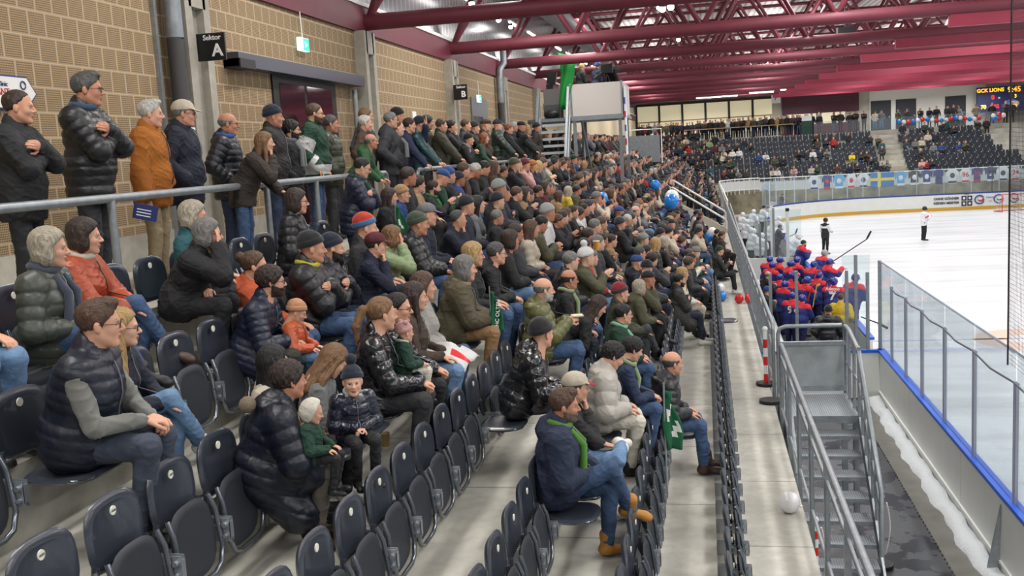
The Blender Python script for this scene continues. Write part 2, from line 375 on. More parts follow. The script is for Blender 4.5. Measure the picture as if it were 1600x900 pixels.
# bench side boards towards the ice and the far team's bench
bb = empty('bench_boards', (BX, 0, 0), label='white boards with blue rail along the ice side of the players bench', cat='rink boards')
MB().box((-.04, 24.6, 0), (.04, 62, 1.06)).build('board_panel', M_BOARD, bb); MB().box((-.08, 24.6, 1.06), (.08, 62, 1.12)).build('top_rail', M_BLUE, bb)
MB().box((-2.3, 40.4, 0), (0, 40.5, 1.3)).build('divider_board', M_BOARD, bb)
for i, (px_, yb_, pt_) in enumerate(((1187, 40.5, 350), (1196, 40.5, 345), (1208, 40.5, 325), (1230, 40.5, 330), (1205, 44, 322))):
    q_ = on(1, yb_, px_, pt_); x, y, h = q_[0], yb_, q_[2]
    t = empty('screen_post', (x, y, 0), label='', cat='post', group=None)
    MB().box((-.06 if i > 2 else -.04, -.05, 0), (.06 if i > 2 else .04, .05, h)).build('post_body', M_WHITE if i > 2 else M_GALV, t)
    t['label'] = ['slim grey post at the near-left corner of the white team bench', 'slim grey post second from the left at the white team bench', 'grey post beside the coach at the white team bench', 'thick white post with black cap between the two team benches', 'tall white post behind the capped one between the benches'][i]
    if i == 3: MB().box((-.07, -.06, h), (.07, .06, h+.12)).build('cap', M_BLACK, t)
MB().box((1.6, 40.44, 1.3), (3.7, 40.46, 3.2)).build('bench_divider_glass', M_GLASS); tag(bpy.data.objects['bench_divider_glass'], 'clear glass sheet dividing the two team benches', 'glass screen')
for nm, (ya, yb, lab) in {'a': (24, 39, 'long white players bench of the red and blue team'), 'b': (42, 60, 'long players bench of the white team')}.items():
    t = empty('players_bench', (1.75, (ya+yb)/2, .25), label=lab, cat='bench'); h = (yb-ya)/2-.3
    MB().box((-.18, -h, .38), (.18, h, .44)).build('seat', M_BOARD, t)
    for y in (-h+.3, 0, h-.3): MB().box((-.12, y-.04, 0), (.12, y+.04, .38)).build('leg', M_GALV, t)
struct(MB().box((1.0, 23.3, -.05), (BX-.05, 63, .25)).build('floor', mat('bench_rubber', srgb(60, 62, 66), rough=.8)))
# near rail of the benches towards the stands: glass and metal fence on the walkway side
# far boards: corner arc, then straight
def far_path():
    P = [(BX+.0, 46)] if 0 else []
    P = [(3.84, 62), (3.84, 68.5)]
    for k in range(1, 13):
        a = PI-(PI/2)*k/12; P.append((3.84+9+9*math.cos(a), 69.0+9*math.sin(a)))
    P.append((38, 78)); return P
FP = far_path()
def ribbon(P, off, z0, z1, th):
    mb = MB(); n = len(P); N = []
    for i in range(n):
        a, b_ = P[max(i-1, 0)], P[min(i+1, n-1)]; dx, dy = b_[0]-a[0], b_[1]-a[1]; L = math.hypot(dx, dy); N.append((-dy/L, dx/L))
    vs = []
    for (x, y), (nx, ny) in zip(P, N):
        for o_, z in ((off, z0), (off+th, z0), (off+th, z1), (off, z1)): vs.append((x+nx*o_, y+ny*o_, z))
    fs = []
    for i in range(n-1):
        for k in range(4): fs.append((i*4+k, (i+1)*4+k, (i+1)*4+(k+1) % 4, i*4+(k+1) % 4))
    fs += [(0, 1, 2, 3), tuple(4*(n-1)+k for k in (3, 2, 1, 0))]
    return mb.add(vs, fs)
fb = empty('dasher_board', (0, 0, 0), label='long white rink boards curving round the far end, navy rail and yellow kick strip', cat='rink boards')
ribbon(FP, 0, .0, 1.17, .08).build('board_panel', M_BOARD, fb)
ribbon(FP, -.02, 1.17, 1.27, .12).build('top_rail', M_NAVYRAIL, fb)
ribbon(FP, -.012, .0, .24, .012).build('kick_strip', M_YELLOW, fb)
fg = empty('safety_glass', (0, 0, 0), label='tall clear glass on posts round the far end of the rink', cat='glass screen')
ribbon(FP, .02, 1.27, 3.1, .012).build('glass_pane', M_GLASS, fg)
for i in range(1, 14):
    x, y = FP[i]; MB().box((x-.03, y+.02, 1.27), (x+.03, y+.08, 3.1)).build('post', M_GEDGE, fg)
for x in np.arange(15.5, 30, 1.9): MB().box((x-.03, 78.02, 1.27), (x+.03, 78.08, 3.1)).build('post', M_GEDGE, fg)
# adverts on the far boards
M_INK = mat('dark_ink', srgb(52, 52, 64)); M_INKB = mat('blue_ink', srgb(64, 86, 150)); M_INKR = mat('red_ink', srgb(190, 60, 56))
def advert(px, lab, build):
    p = on(1, 77.9, px, 313); t = empty('board_advert', (p[0], 77.96, .72), label=lab, cat='advert'); build(t); return t
R90 = (PI/2, 0, 0)
advert(1479, 'printed words OHNE GÖNNER KEINEN MEISTER on the far boards', lambda t: (text('lettering', 'OHNE GÖNNER', .24, M_INK, t, (0, 0, .16), R90, bold=.008), text('lettering', 'KEINEN MEISTER', .24, M_INK, t, (0, 0, -.16), R90, bold=.008)))
def ad_sq(t):
    for i in (-1, 1):
        for j in (-1, 1): MB().box((i*.2-.17, -.01, j*.2-.17-.05), (i*.2+.17, 0, j*.2+.17-.05)).build('square_mark', M_INK, t)
    text('lettering', 'PIKE', .16, M_INK, t, (0, 0, .43), R90)
    for i in (-1, 1):
        for j in (-1, 1): MB().ell((i*.2, -.012, j*.2-.05), (.09, .01, .09), 10).build('round_mark', M_BOARD, t)
advert(1511, 'black four-square mark on the far boards', ad_sq)
def ad_round(t):
    MB().tube([(.32*math.cos(a), 0, .3*math.sin(a)) for a in np.linspace(.6, 5.9, 16)], .05, 5).build('ring_mark', M_INKB, t)
    MB().ell((.1, -.01, 0), (.24, .02, .14), 10).build('head_mark', M_INKR, t); MB().ell((.05, -.015, .05), (.18, .02, .1), 10).build('head_mark', M_BOARD, t)
advert(1531, 'round blue and red lion head mark on the far boards', ad_round)
advert(1548, 'small grey words beside the lion mark on the far boards', lambda t: (text('lettering', 'Clientis', .2, M_INKB, t, (0, 0, .14), R90), text('lettering', 'eine', .13, M_INKB, t, (0, 0, -.14), R90)))
advert(1561, 'round blue mark behind the goal on the far boards', ad_round)
advert(1585, 'blue crest beyond the goal on the far boards', ad_round)
# goal
t = empty('ice_hockey_goal', (20.45, 74.5, 0), label='red framed ice hockey goal with white net at the far end', cat='goal')
M_RED = mat('red_paint', srgb(205, 40, 45), rough=.4)
MB().tube([(0, 0, 0), (0, 0, 1.22), (1.83, 0, 1.22), (1.83, 0, 0)], .035, 8).build('goal_frame', M_RED, t)
MB().tube([(0, 0, .03), (-.35, .75, .03), (.5, 1.1, .03), (1.4, 1.1, .03), (2.15, .75, .03), (1.83, 0, .03)], .03, 6).build('base_bar', M_RED, t)
mb = MB()
for k in range(12):
    u = k/11*1.83; mb.tube([(u, 0, 1.2), (u+(u-.9)*.2, .6, 1.1), (u+(u-.9)*.35, 1.0, .05)], .008, 3)
for k in range(8): z = .1+.14*k; q = 1-z/1.2; mb.tube([(0, .02, z), (-.3*q, .45+.3*q, z), (1.83+.3*q, .45+.3*q, z), (1.83, .02, z)], .008, 3)
mb.build('net', M_WHITE, t)
# ------------------------------------------------------------------ rubber walkway, snow ridge
m, nt, b = nodes_mat('black_rubber')
g = nn(nt, 'ShaderNodeNewGeometry'); n1 = nn(nt, 'ShaderNodeTexNoise'); n1.inputs['Scale'].default_value = 1.6; n1.inputs['Detail'].default_value = 6; nt.links.new(g.outputs['Position'], n1.inputs[0])
r1 = nn(nt, 'ShaderNodeMapRange', i1=.5, i2=.56, i3=.45, i4=.16); nt.links.new(n1.outputs[0], r1.inputs[0]); nt.links.new(r1.outputs[0], b.inputs['Roughness'])
nt.links.new(mixc(nt, r1.outputs[0], srgb(48, 49, 53), srgb(92, 93, 97)), b.inputs['Base Color'])
mb = MB(); poly = [(1.0, -2), (3.16, -2)]
y = -2.
while y < 23: poly += [(3.16, y+.05), (3.19, y+.05), (3.19, y+.12), (3.16, y+.12)]; y += .14
poly += [(3.16, 23.1), (1.0, 23.1)]
tag(mb.prism(poly, -.04, -.015, axis=2).build('rubber_mat', m), 'dark grey rubber matting with a jagged edge along the boards', 'floor mat')
mb = MB(); vs = []; nseg = 130
for i in range(nseg+1):
    y = -2+25*i/nseg; wv = .05*math.sin(y*3.1)+.04*math.sin(y*7.7+1); hh = .07+.03*math.sin(y*5.3)+.02*math.sin(y*11)
    for x, z in ((3.5-wv*.6, -.05), (3.56-wv*.4, hh*.5), (3.64, hh*.7), (3.76, hh*.9), (3.79, -.05)): vs.append((x, y, z))
fs = [(i*5+k, (i+1)*5+k, (i+1)*5+k+1, i*5+k+1) for i in range(nseg) for k in range(4)]
o = MB().add(vs, fs, 0, True).build('snow', mat('shaved_snow', srgb(222, 226, 228), rough=.7, bump=.8, bscale=18, bdist=.03)); tag(o, 'ridge of shaved snow at the foot of the near boards', 'snow', kind='stuff')
# ------------------------------------------------------------------ guard rail of the walkway and the stair down
GX = .99
def fence(name, ya, yb, lab, tilt=0):
    t = empty('guard_rail', (GX, ya, WALK_Z), label=lab, cat='railing')
    L = yb-ya
    MB().tube([(0, 0, 0-.3), (0, 0, .95), (0, .04, 1.03), (0, .12, 1.06), (0, L-.12, 1.06), (0, L-.04, 1.03), (0, L, .95), (0, L, -.3)], .03, 10).build('handrail', M_GALV, t)
    MB().tube([(0, 0, .12), (0, L, .12)], .018, 6).build('lower_rail', M_GALV, t); MB().tube([(0, 0, .88), (0, L, .88)], .018, 6).build('lower_rail', M_GALV, t)
    n = max(1, int(L/1.25))
    for i in range(1, n): MB().box((-.025, L*i/n-.025, -.35), (.025, L*i/n+.025, 1.04)).build('post', M_GALV, t)
    return t, L
t, L = fence('a', 2.2, 14.15, 'galvanised guard rail on the walkway edge, near stretch beside the stair')
mb = MB()
for i in range(9):
    y0 = .1+i*1.3; mb.box((-.012, y0, .1), (.012, y0+.05, .9)); mb.tube([(0, y0, .86), (0, y0+1.2, .86)], .014, 5)
mb.build('infill', M_GALVD, t)
t, L = fence('b', 15.75, 50, 'long galvanised guard rail along the walkway edge beside the benches')
mb = MB(); y = .12
while y < L: mb.box((-.008, y, .1), (.008, y+.012, .9)); y += .31
mb.build('bar_infill', M_GALVD, t)
# second fence behind: bench back screens (grey bars with glass)
t = empty('bench_fence', (1.22, 23.3, .2), label='grey barred fence with a sloping top closing the back of the benches', cat='fence')
L = 27
MB().tube([(0, 0, 2.1), (0, L, 2.75)], .03, 8).build('top_rail', M_GALV, t)
mb = MB(); y = 0
while y < L: mb.box((-.01, y, 0), (.01, y+.02, 2.1+.65*y/L)); y += .42
mb.build('bars', M_GALVD, t)
# stair: landing and steps towards the camera
st = empty('steel_stair', (1.05, 14.2, 0), label='galvanised steel stair with landing down from the walkway to the rubber floor', cat='stair')
W = 1.0; TZ = WALK_Z-.02
m, nt, b = nodes_mat('steel_grating')
g = nn(nt, 'ShaderNodeNewGeometry'); sp = nn(nt, 'ShaderNodeSeparateXYZ'); nt.links.new(g.outputs['Position'], sp.inputs[0])
a1 = math_(nt, 'GREATER_THAN', math_(nt, 'FRACT', math_(nt, 'MULTIPLY', sp.outputs[0], 33)), .45); a2 = math_(nt, 'GREATER_THAN', math_(nt, 'FRACT', math_(nt, 'MULTIPLY', sp.outputs[1], 33)), .45)
nt.links.new(mixc(nt, math_(nt, 'MULTIPLY', a1, a2), srgb(176, 182, 186), srgb(104, 108, 112)), b.inputs['Base Color']); b.inputs['Metallic'].default_value = .4; b.inputs['Roughness'].default_value = .45
M_GRATE = m
MB().box((-.02, 0, TZ-.05), (W, 1.35, TZ)).build('landing', M_GRATE, st)
MB().box((-.02, -.03, TZ-.09), (W, 0, TZ+.01)).build('landing_edge', M_GALV, st)
N = 10
for i in range(1, N):
    z = TZ-i*TZ/N; y = -.27*i
    s = MB().box((.04, y-.0, z-.035), (W-.04, y+.3, z)).build('step', M_GRATE, st); MB().box((.04, y-.02, z-.05), (W-.04, y, z)).build('nosing', M_GALV, s)
for x in (0, W): MB().prism([(.0, TZ-.18), (.0, TZ+.02), (-.27*N, .02+.0), (-.27*N, -.04), (-.27*N+.25, -.04)], x-.015, x+.015, axis=0).build('stringer', M_GALV, st)
for x in (.03, W-.03):
    for y in (.1, 1.3): MB().box((x-.04, y-.04, -.05), (x+.04, y+.04, TZ-.05)).build('leg', M_GALVD, st)
MB().box((.06, 1.33, TZ+.1), (W-.02, 1.36, TZ+.78)).build('kick_panel', mat('zinc_sheet', srgb(168, 174, 176), rough=.35, metal=.5, var=.2, vscale=3), st)
MB().box((.0, 1.31, TZ+.76), (W, 1.37, TZ+.82)).build('panel_frame', M_GALV, st); MB().box((.0, 1.31, TZ+.04), (W, 1.37, TZ+.12)).build('panel_frame', M_GALV, st)
HR = 1.06
MB().tube([(.0, 1.36, 1.0), (0, 1.36, TZ+HR-.12), (.03, 1.36, TZ+HR-.03), (.12, 1.36, TZ+HR), (W-.05, 1.36, TZ+HR)], .032, 10).build('handrail', M_GALV, st)
MB().tube([(W, 1.36, TZ-.1), (W, 1.36, TZ+HR), (W, .95, TZ+HR), (W, .0, TZ+HR-.12), (W, -1.5, TZ+HR-.27*0-1.33), (W, -1.75, TZ-.5), (W, -1.75, 0)], .032, 10).build('handrail', M_GALV, st)
MB().tube([(W, 1.3, TZ+.5), (W, .0, TZ+.5), (W, -1.7, TZ-.75)], .018, 6).build('mid_rail', M_GALV, st)
for y in (.95, .45, 0.): MB().box((W-.02, y-.03, TZ-.1), (W+.02, y+.03, TZ+HR-.06)).build('baluster', M_GALV, st)
for i in range(1, 6): y = -.27*i; MB().box((W-.015, y-.015, TZ-.2*i), (W+.015, y+.015, TZ+HR-.1-.24*i)).build('baluster', M_GALVD, st)
MB().tube([(0, -.05, TZ-.3), (0, -.05, TZ+.95), (0, -2.6, .9), (0, -2.6, 0)], .028, 8).build('handrail', M_GALV, st)
for i in range(1, 9): y = -.27*i; MB().box((-.015, y-.015, TZ-.2*i), (.015, y+.015, TZ+.9-.2*i)).build('baluster', M_GALVD, st)
# ------------------------------------------------------------------ red and white chain posts
def chainpost(x, y, z, lab, h=1.0, base=True):
    t = empty('barrier_post', (x, y, z), label=lab, cat='barrier post')
    Mw = mat('white_plastic', srgb(235, 235, 232), rough=.4); Mr = mat('red_plastic', srgb(214, 40, 36), rough=.4)
    if base: MB().tube([(0, 0, 0), (0, 0, .05)], .16, 16).build('base', M_BLACK, t)
    n = 6
    for i in range(n): MB().tube([(0, 0, .05+h*i/n), (0, 0, .05+h*(i+1)/n)], .036, 10).build('band', Mr if i % 2 == 0 else Mw, t)
    MB().ell((0, 0, h+.07), (.045, .045, .05), 10).build('cap', Mw, t)
    mb = MB()
    for i in range(16):
        a = i/15; mb.tube([(.07+.05*math.sin(a*3), .1*a, h-.02-a*.75), (.07+.05*math.sin(a*3+.2), .1*a+.01, h-.065-a*.75)], .012, 5)
    mb.build('chain', Mw, t)
    return t
chainpost(.88, 16.0, WALK_Z, 'red and white barrier post on a black base beside the landing entrance', h=.85)
chainpost(2.27, 13.8, 0, 'red and white barrier post with chain at the foot of the stair rail', h=.95)
chainpost(1.12, 11.2, 1.0, 'short red and white barrier post half hidden behind the near guard rail', h=.6, base=False)
tag(MB().tube([(.88, 14.9, WALK_Z), (.88, 14.9, WALK_Z+.05)], .17, 18).build('post_base', M_BLACK), 'empty black post base on the walkway edge by the stair', 'post base')
# ------------------------------------------------------------------ rail of the concourse
def crail(ya, yb, lab, x=-4.72, top=.85, posts=(), r=.036):
    t = empty('concourse_rail', (x, ya, CONC_Z), label=lab, cat='railing'); L = yb-ya
    pts = [(0, 0, top)] if ya < 0 else [(0, 0, .1), (0, 0, top-.1), (0, .03, top-.03), (0, .1, top)]
    pts += [(0, L-.1, top), (0, L-.03, top-.03), (0, L, top-.1), (0, L, 0.1)]
    MB().tube(pts, r, 12).build('handrail', M_GALV, t)
    for y in posts: MB().tube([(0, y-ya, -.35), (0, y-ya, top)], r*.95, 12).build('post', M_GALV, t)
    return t
py = [on(0, -4.72, x, y)[1] for x, y in ((175, 330), (417, 300), (494, 290))]
crail(-2.5, on(0, -4.72, 605, 285)[1], 'thick galvanised handrail in front of the standing spectators, nearest stretch', posts=[2.5, 4.3]+py)
py2 = [on(0, -4.72, x, y)[1] for x, y in ((652, 275), (828, 250))]
crail(py2[0], py2[1], 'galvanised handrail in front of the standing spectators, second stretch', posts=[py2[0]+(py2[1]-py2[0])*k/6 for k in range(1, 6)])
# ------------------------------------------------------------------ signs, door, pipes on the left wall
M_SIGN = mat('black_sign', srgb(18, 18, 20), rough=.4); M_SW = mat('sign_lettering', srgb(240, 240, 240))
def sektor(px, py_, letter, yc, x0=WX+.2, w_=.36, h_=.32, z=None):
    t = empty('sector_sign', (x0, yc, z), label='square black hanging sign reading Sektor %s' % letter, cat='sign')
    MB().box((0, 0, -h_/2), (w_, .03, h_/2)).build('sign_board', M_SIGN, t)
    text('lettering', 'Sektor', .085, M_SW, t, (w_*.56, -.004, h_*.33), R90, bold=.001)
    text('lettering', letter, .2, M_SW, t, (w_*.72, -.004, -h_*.15), R90, bold=.005)
    return t
sektor(0, 0, 'A', 11.15, WX+.2, z=7.47); sektor(0, 0, 'B', 23.55, WX+.22, .34, .36, z=7.55); sektor(0, 0, 'C', 38.5, -6.05, .65, .5, z=7.62)
def exit_sign(y, z, lab):
    t = empty('exit_sign', (WX+.04, y, z), label=lab, cat='exit sign')
    M_EX = mat('lit_green', srgb(60, 190, 160), emit=(srgb(70, 200, 165), 1.2))
    MB().box((0, -.17, -.1), (.06, .17, .1)).build('case', mat('lit_white', srgb(220, 240, 235), emit=(srgb(210, 240, 230), 1.0)), t)
    MB().box((.06, -.05, -.09), (.066, .16, .09)).build('green_panel', M_EX, t)
    MB().prism([(.0, -.05), (.09, 0), (.0, .05)], .066, .07, axis=0).build('arrow', MATS['lit_white'], t)
    MB().tube([(.03, 0, .1), (.02, 0, .5)], .01, 5).build('conduit', M_WHITE, t)
    return t
exit_sign(14.75, 7.86, 'small lit green exit sign above the sliding door'); exit_sign(27.0, 7.56, 'small lit green exit sign above the far door')
p0, p1 = on(0, -5.95, 365, 90), on(0, -5.95, 563, 118)
t = empty('door_canopy', (WX, p0[1], 7.42), label='dark grey sliding door housing above the glass door', cat='door housing')
MB().box((0, 0, -.08), (.22, p1[1]-p0[1], .1)).build('housing', mat('dark_grey_metal', srgb(74, 78, 90), rough=.3, metal=.4), t)
MB().box((-.0, .0, -.1), (.24, .45, .02)).build('motor_box', M_BLACK, t)
MB().box((.22, .1, -.055), (.225, .3, -.03)).build('label_plate', M_WHITE, t)
d = empty('door_1', (WX, 13.6, CONC_Z)); d['kind'] = 'structure'
M_DGL = mat('dark_door_glass', srgb(46, 30, 38), rough=.06, spec=.8)
MB().box((-.02, 0, 0), (.03, 2.5, 2.4)).build('door_frame', M_BLACK, d); MB().box((.03, .22, .1), (.035, 1.15, 2.25)).build('door_glass', M_DGL, d); MB().box((.03, 1.25, .1), (.035, 2.3, 2.25)).build('door_glass', M_DGL, d)
MB().tube([(.1, 3.25, 0), (.1, 3.25, 2.3)], .05, 8).build('steel_post', M_GALV, d)
d = empty('door_2', (WX, 26.2, CONC_Z)); d['kind'] = 'structure'
MB().box((-.02, 0, 0), (.04, 2.0, 2.6)).build('door_frame', mat('grey_door', srgb(120, 122, 124)), d); MB().box((.04, .15, 0), (.05, 1.0, 2.1)).build('door_leaf', mat('dark_door', srgb(58, 66, 66), rough=.2), d); MB().box((.04, 1.1, 0), (.06, 1.25, 2.1)).build('door_edge', M_BLACK, d)
def pipe(y, lab):
    t = empty('drain_pipe', (WX+.15, y, CONC_Z), label=lab, cat='pipe')
    MB().tube([(0, 0, 2.55), (0, 0, 3.3), (.0, .1, 3.55), (.1, .3, 3.75), (.1, .3, 4.3)], .1, 14).build('upper_pipe', M_GALVD, t)
    MB().tube([(0, 0, .0), (0, 0, 1.85)], .11, 14).build('lower_pipe', M_GALVD, t)
    MB().tube([(0, 0, 1.5), (0, 0, 2.57)], .1, 14).build('sleeve', mat('dark_lagging', srgb(66, 64, 66), rough=.6), t)
    MB().tube([(0, 0, 1.48), (0, 0, 1.54)], .125, 14).build('collar', M_WHITE, t)
    return t
pipe(10.75, 'thick drain pipe with a dark sleeve beside the first concrete pillar'); pipe(29.6, 'grey and black drain pipe beside the far door')
tag(MB().box((WX, 10.52, CONC_Z), (WX+.05, 10.57, 8.35)).build('cable_duct', M_GALV), 'thin grey cable duct running up the brick wall beside the drain pipe', 'cable duct')
t = empty('restaurant_sign', (WX+.03, 7.75, 6.8), label='white six-sided restaurant sign with blue edge at the left picture edge', cat='sign')
MB().prism([(-1.2, -.15), (.4, -.15), (.56, 0), (.44, .15), (-1.2, .15)], 0, .02, axis=0).build('edge', mat('sign_blue', srgb(60, 70, 130)), t)
MB().prism([(-1.2, -.137), (.39, -.137), (.54, 0), (.43, .137), (-1.2, .137)], .02, .026, axis=0).build('face', M_WHITE, t)
text('lettering', 'RESTAURANT', .085, mat('sign_red', srgb(190, 70, 70)), t, (.028, -.08, -.0), (PI/2, 0, PI/2))
text('lettering', 'Clinic', .06, mat('sign_ink', srgb(70, 80, 120)), t, (.028, .1, .07), (PI/2, 0, PI/2))
MB().tube([(.03, .37+.035*math.cos(a), .07+.035*math.sin(a)) for a in np.linspace(0, 6, 12)], .008, 4).build('crest', MATS['sign_ink'], t)
p = on(0, WX+.02, 648, 185)
tag(MB().box((WX, p[1]-.1, p[2]-.15), (WX+.01, p[1]+.18, p[2]+.15)).build('paper_notice', M_WHITE), 'white paper notice on the brick wall behind the standing spectators', 'notice')
# ------------------------------------------------------------------ camera platform
cp = empty('camera_platform', (-4.0, 31, CONC_Z), label='raised steel camera platform with white panels beside the open stair', cat='platform')
MB().box((-1.4, 0, 1.95), (2.0-.35, 3, 2.05)).build('deck', M_GALVD, cp)
MB().box((.04, -.02, 2.05), (1.55, .02, 3.05)).build('front_panel', mat('cream_panel', srgb(205, 198, 192), rough=.6), cp)
MB().box((1.56, 0, 2.05), (1.6, 3, 3.05)).build('side_panel', MATS['cream_panel'], cp)
for x in (.08, 1.5, -1.35): 
    for y in (.05, 2.9): MB().box((x-.05, y-.05, -.5), (x+.05, y+.05, 1.98)).build('leg', M_GALV, cp)
MB().tube([(.35, .05, -.4), (.15, 1.5, 1.9)], .04, 6).build('brace', M_GALVD, cp); MB().tube([(.3, .05, 1.95), (.5, 1.5, -.4)], .04, 6).build('brace', M_GALVD, cp)
MB().box((0, -.06, 1.93), (1.6, .0, 2.07)).build('edge_beam', M_GALV, cp)
for x in (.0, 1.58): MB().box((x-.03, -.03, 2.0), (x+.03, .03, 3.08)).build('post', M_GALV, cp)
s = empty('platform_stair', (-4.95, 29.6, CONC_Z), label='open steel stair up to the camera platform', cat='stair')
for i in range(9): MB().box((0, .17*i, .08+.215*i), (.85, .17*i+.24, .16+.215*i)).build('step', mat('bright_step', srgb(196, 202, 204), rough=.5, metal=.2), s)
for x in (-.04, .89):
    MB().prism([(-.15, 0), (.18, 0), (1.6, 1.95), (1.28, 2.1)], x-.035, x+.035, axis=0).build('stringer', M_GALV, s)
    MB().prism([(-.16, .7), (.02, .7), (1.45, 2.85), (1.3, 3.0)], x-.035, x+.035, axis=0).build('side_rail', M_GALV, s)
    MB().prism([(-.1, .1), (.2, .3), (1.4, 2.2), (1.4, 2.9), (-.05, .85)], x-.006, x+.006, axis=0).build('side_sheet', mat('pale_sheet', srgb(170, 176, 178), rough=.4, metal=.3), s)
MB().box((-.3, -.25, -.2), (.0, -.2, .75)).build('gate', M_GALVD, s)
mb = MB()
for i in range(9): mb.box((.5+i*.05, -.3, -.3), (.515+i*.05, -.28, .75))
mb.build('barrier_bars', M_GALVD, s); MB().box((.48, -.31, .73), (.95, -.27, .77)).build('barrier_rail', M_GALV, s)
t = empty('paper_sign', tuple(on(1, 27.2, 849, 262)), label='white laminated page with a square code hanging on the rail end', cat='notice')
MB().box((-.17, 0, -.35), (.2, .01, .1)).build('page', M_WHITE, t); MB().box((-.1, -.004, .0), (.12, 0, .03)).build('text_line', M_INK, t)
MB().box((-.12, -.004, -.28), (.14, 0, -.26)).build('text_line', M_INK, t)
# dark cabinet and stool on top, green cloth, camera on tripod
t = empty('equipment_cabinet', (-4.95, 31.6, CONC_Z+2.05), label='grey equipment cabinet with a black bag at the top of the platform stair', cat='cabinet')
MB().box((0, 0, 0), (.55, .5, .95)).build('cabinet_body', mat('cab_grey', srgb(120, 118, 116)), t); MB().box((.02, -.02, .0), (.5, 0, .45)).build('cabinet_door', mat('cab_dark', srgb(90, 90, 92)), t); MB().ell((.25, -.1, .15), (.25, .15, .14), 12).build('bag', M_BLACK, t)
t = empty('loudspeaker', (-4.75, 31.7, CONC_Z+3.0), label='small black loudspeaker on a stand beside the platform', cat='loudspeaker')
MB().box((-.12, -.1, .15), (.15, .12, .55), mat4=Matrix.Rotation(.2, 4, 'Y')).build('speaker_box', M_BLACK, t); MB().box((-.1, -.08, 0), (.12, .1, .15)).build('bracket', M_BLACK, t)
t = empty('bar_stool', (-4.15, 31.3, CONC_Z+2.05), label='dark bar stool on the camera platform', cat='stool')
MB().box((-.18, -.15, .7), (.18, .15, .75)).build('seat', M_BLACK, t)
for x in (-.15, .15):
    for y in (-.12, .12): MB().tube([(x*1.2, y*1.2, 0), (x, y, .7)], .018, 6).build('leg', M_BLACK, t)
mb = MB(); vs = []
for i in range(9):
    for j in range(9):
        u, v = i/8, j/8; vs.append((.0+.5*u*(1-.55*v)+.05*math.sin(v*5), .06*math.sin(u*9+v*2), 1.45-1.75*v-.35*u*(1-v)*.6))
fs = [(i*9+j, i*9+j+1, (i+1)*9+j+1, (i+1)*9+j) for i in range(8) for j in range(8)]
o = mb.add(vs, fs, 0, True).build('green_cloth', mat('green_cloth', srgb(30, 140, 60), rough=.8)); o.location = (-4.32, 30.95, CONC_Z+2.6); so = o.modifiers.new('s', 'SOLIDIFY'); so.thickness = .02
tag(o, 'bright green cloth banner hanging beside the camera platform', 'banner')
t = empty('tv_camera', (-2.9, 31.5, CONC_Z+3.0), label='black television camera on a tripod on the platform', cat='camera')
MB().box((-.15, -.2, .35), (.2, .25, .62)).build('camera_body', M_BLACK, t); MB().tube([(.1, .2, .5), (.35, .45, .5)], .08, 10).build('lens', M_BLACK, t); MB().tube([(-.1, -.2, .4), (-.35, -.5, .2)], .015, 6).build('pan_arm', M_BLACK, t)
for a in (0, 2.1, 4.2): MB().tube([(0, 0, .38), (.35*math.cos(a), .35*math.sin(a), -.9)], .02, 6).build('leg', M_BLACK, t)
tag(MB().box((-2.36, 31.0, CONC_Z+.8), (-2.33, 31.7, CONC_Z+2.9)).build('sponsor_banner', mat('banner_white', srgb(225, 228, 235), var=.15, vscale=7)), 'narrow white banner with red and blue print hanging off the platform corner', 'banner')
bnr = bpy.data.objects['sponsor_banner']
for i, c in enumerate((M_INKR, M_INKB, M_INKR, M_INKB)): MB().box((-2.365, 31.0-.005, CONC_Z+1.1+.42*i), (-2.325, 31.2, CONC_Z+1.3+.42*i)).build('print_block', c, bnr)
# ------------------------------------------------------------------ ducts and lamps under the roof
o = MB().tube([(-4.4, 14, 10.3), (-4.4, 60, 10.3)], .38, 18).build('air_duct', M_GALVD); tag(o, 'long round silver air duct under the left edge of the roof', 'duct')
M_LAMP = mat('tube_light', (1, 1, 1), emit=((1, .98, .95), 9)); M_FLOOD = mat('flood_light', (1, 1, 1), emit=((1, .99, .97), 30))
def lamp(x, y, z, L, lab, grp):
    t = empty('tube_lamp', (x, y, z), label=lab, cat='lamp', group=grp)
    MB().box((-.05, -L/2, 0), (.05, L/2, .05)).build('housing', M_WHITE, t); MB().tube([(0, -L/2+.05, -.03), (0, L/2-.05, -.03)], .03, 6).build('tube', M_LAMP, t); return t
L0 = lamp(-5.6, 18, 9.75, 1.5, 'white tube lamp along the translucent wall, nearest one', 'tube lamps along the left wall')
for i_, y in enumerate(np.arange(21, 59, 3.2)): c = copy_tree(L0); c.location = (-5.6, y, 9.75+rz_(y)); c['label'] = 'white tube lamp along the translucent wall, %s from the camera' % (ORD+['last'])[i_+1]
def flood(x, y, z):
    t = empty('flood_lamp', (x, y, z), label='small round white floodlight hanging among the roof trusses', cat='lamp', group='round floodlights among the trusses')
    MB().ell((0, 0, 0), (.065, .065, .065), 12).build('bulb', M_FLOOD, t); MB().tube([(0, 0, .06), (0, 0, .4)], .02, 6).build('stem', M_BLACK, t); MB().tube([(0, 0, .03), (0, 0, .12)], [.08, .04], 12).build('hood', M_BLACK, t); return t
fl = None
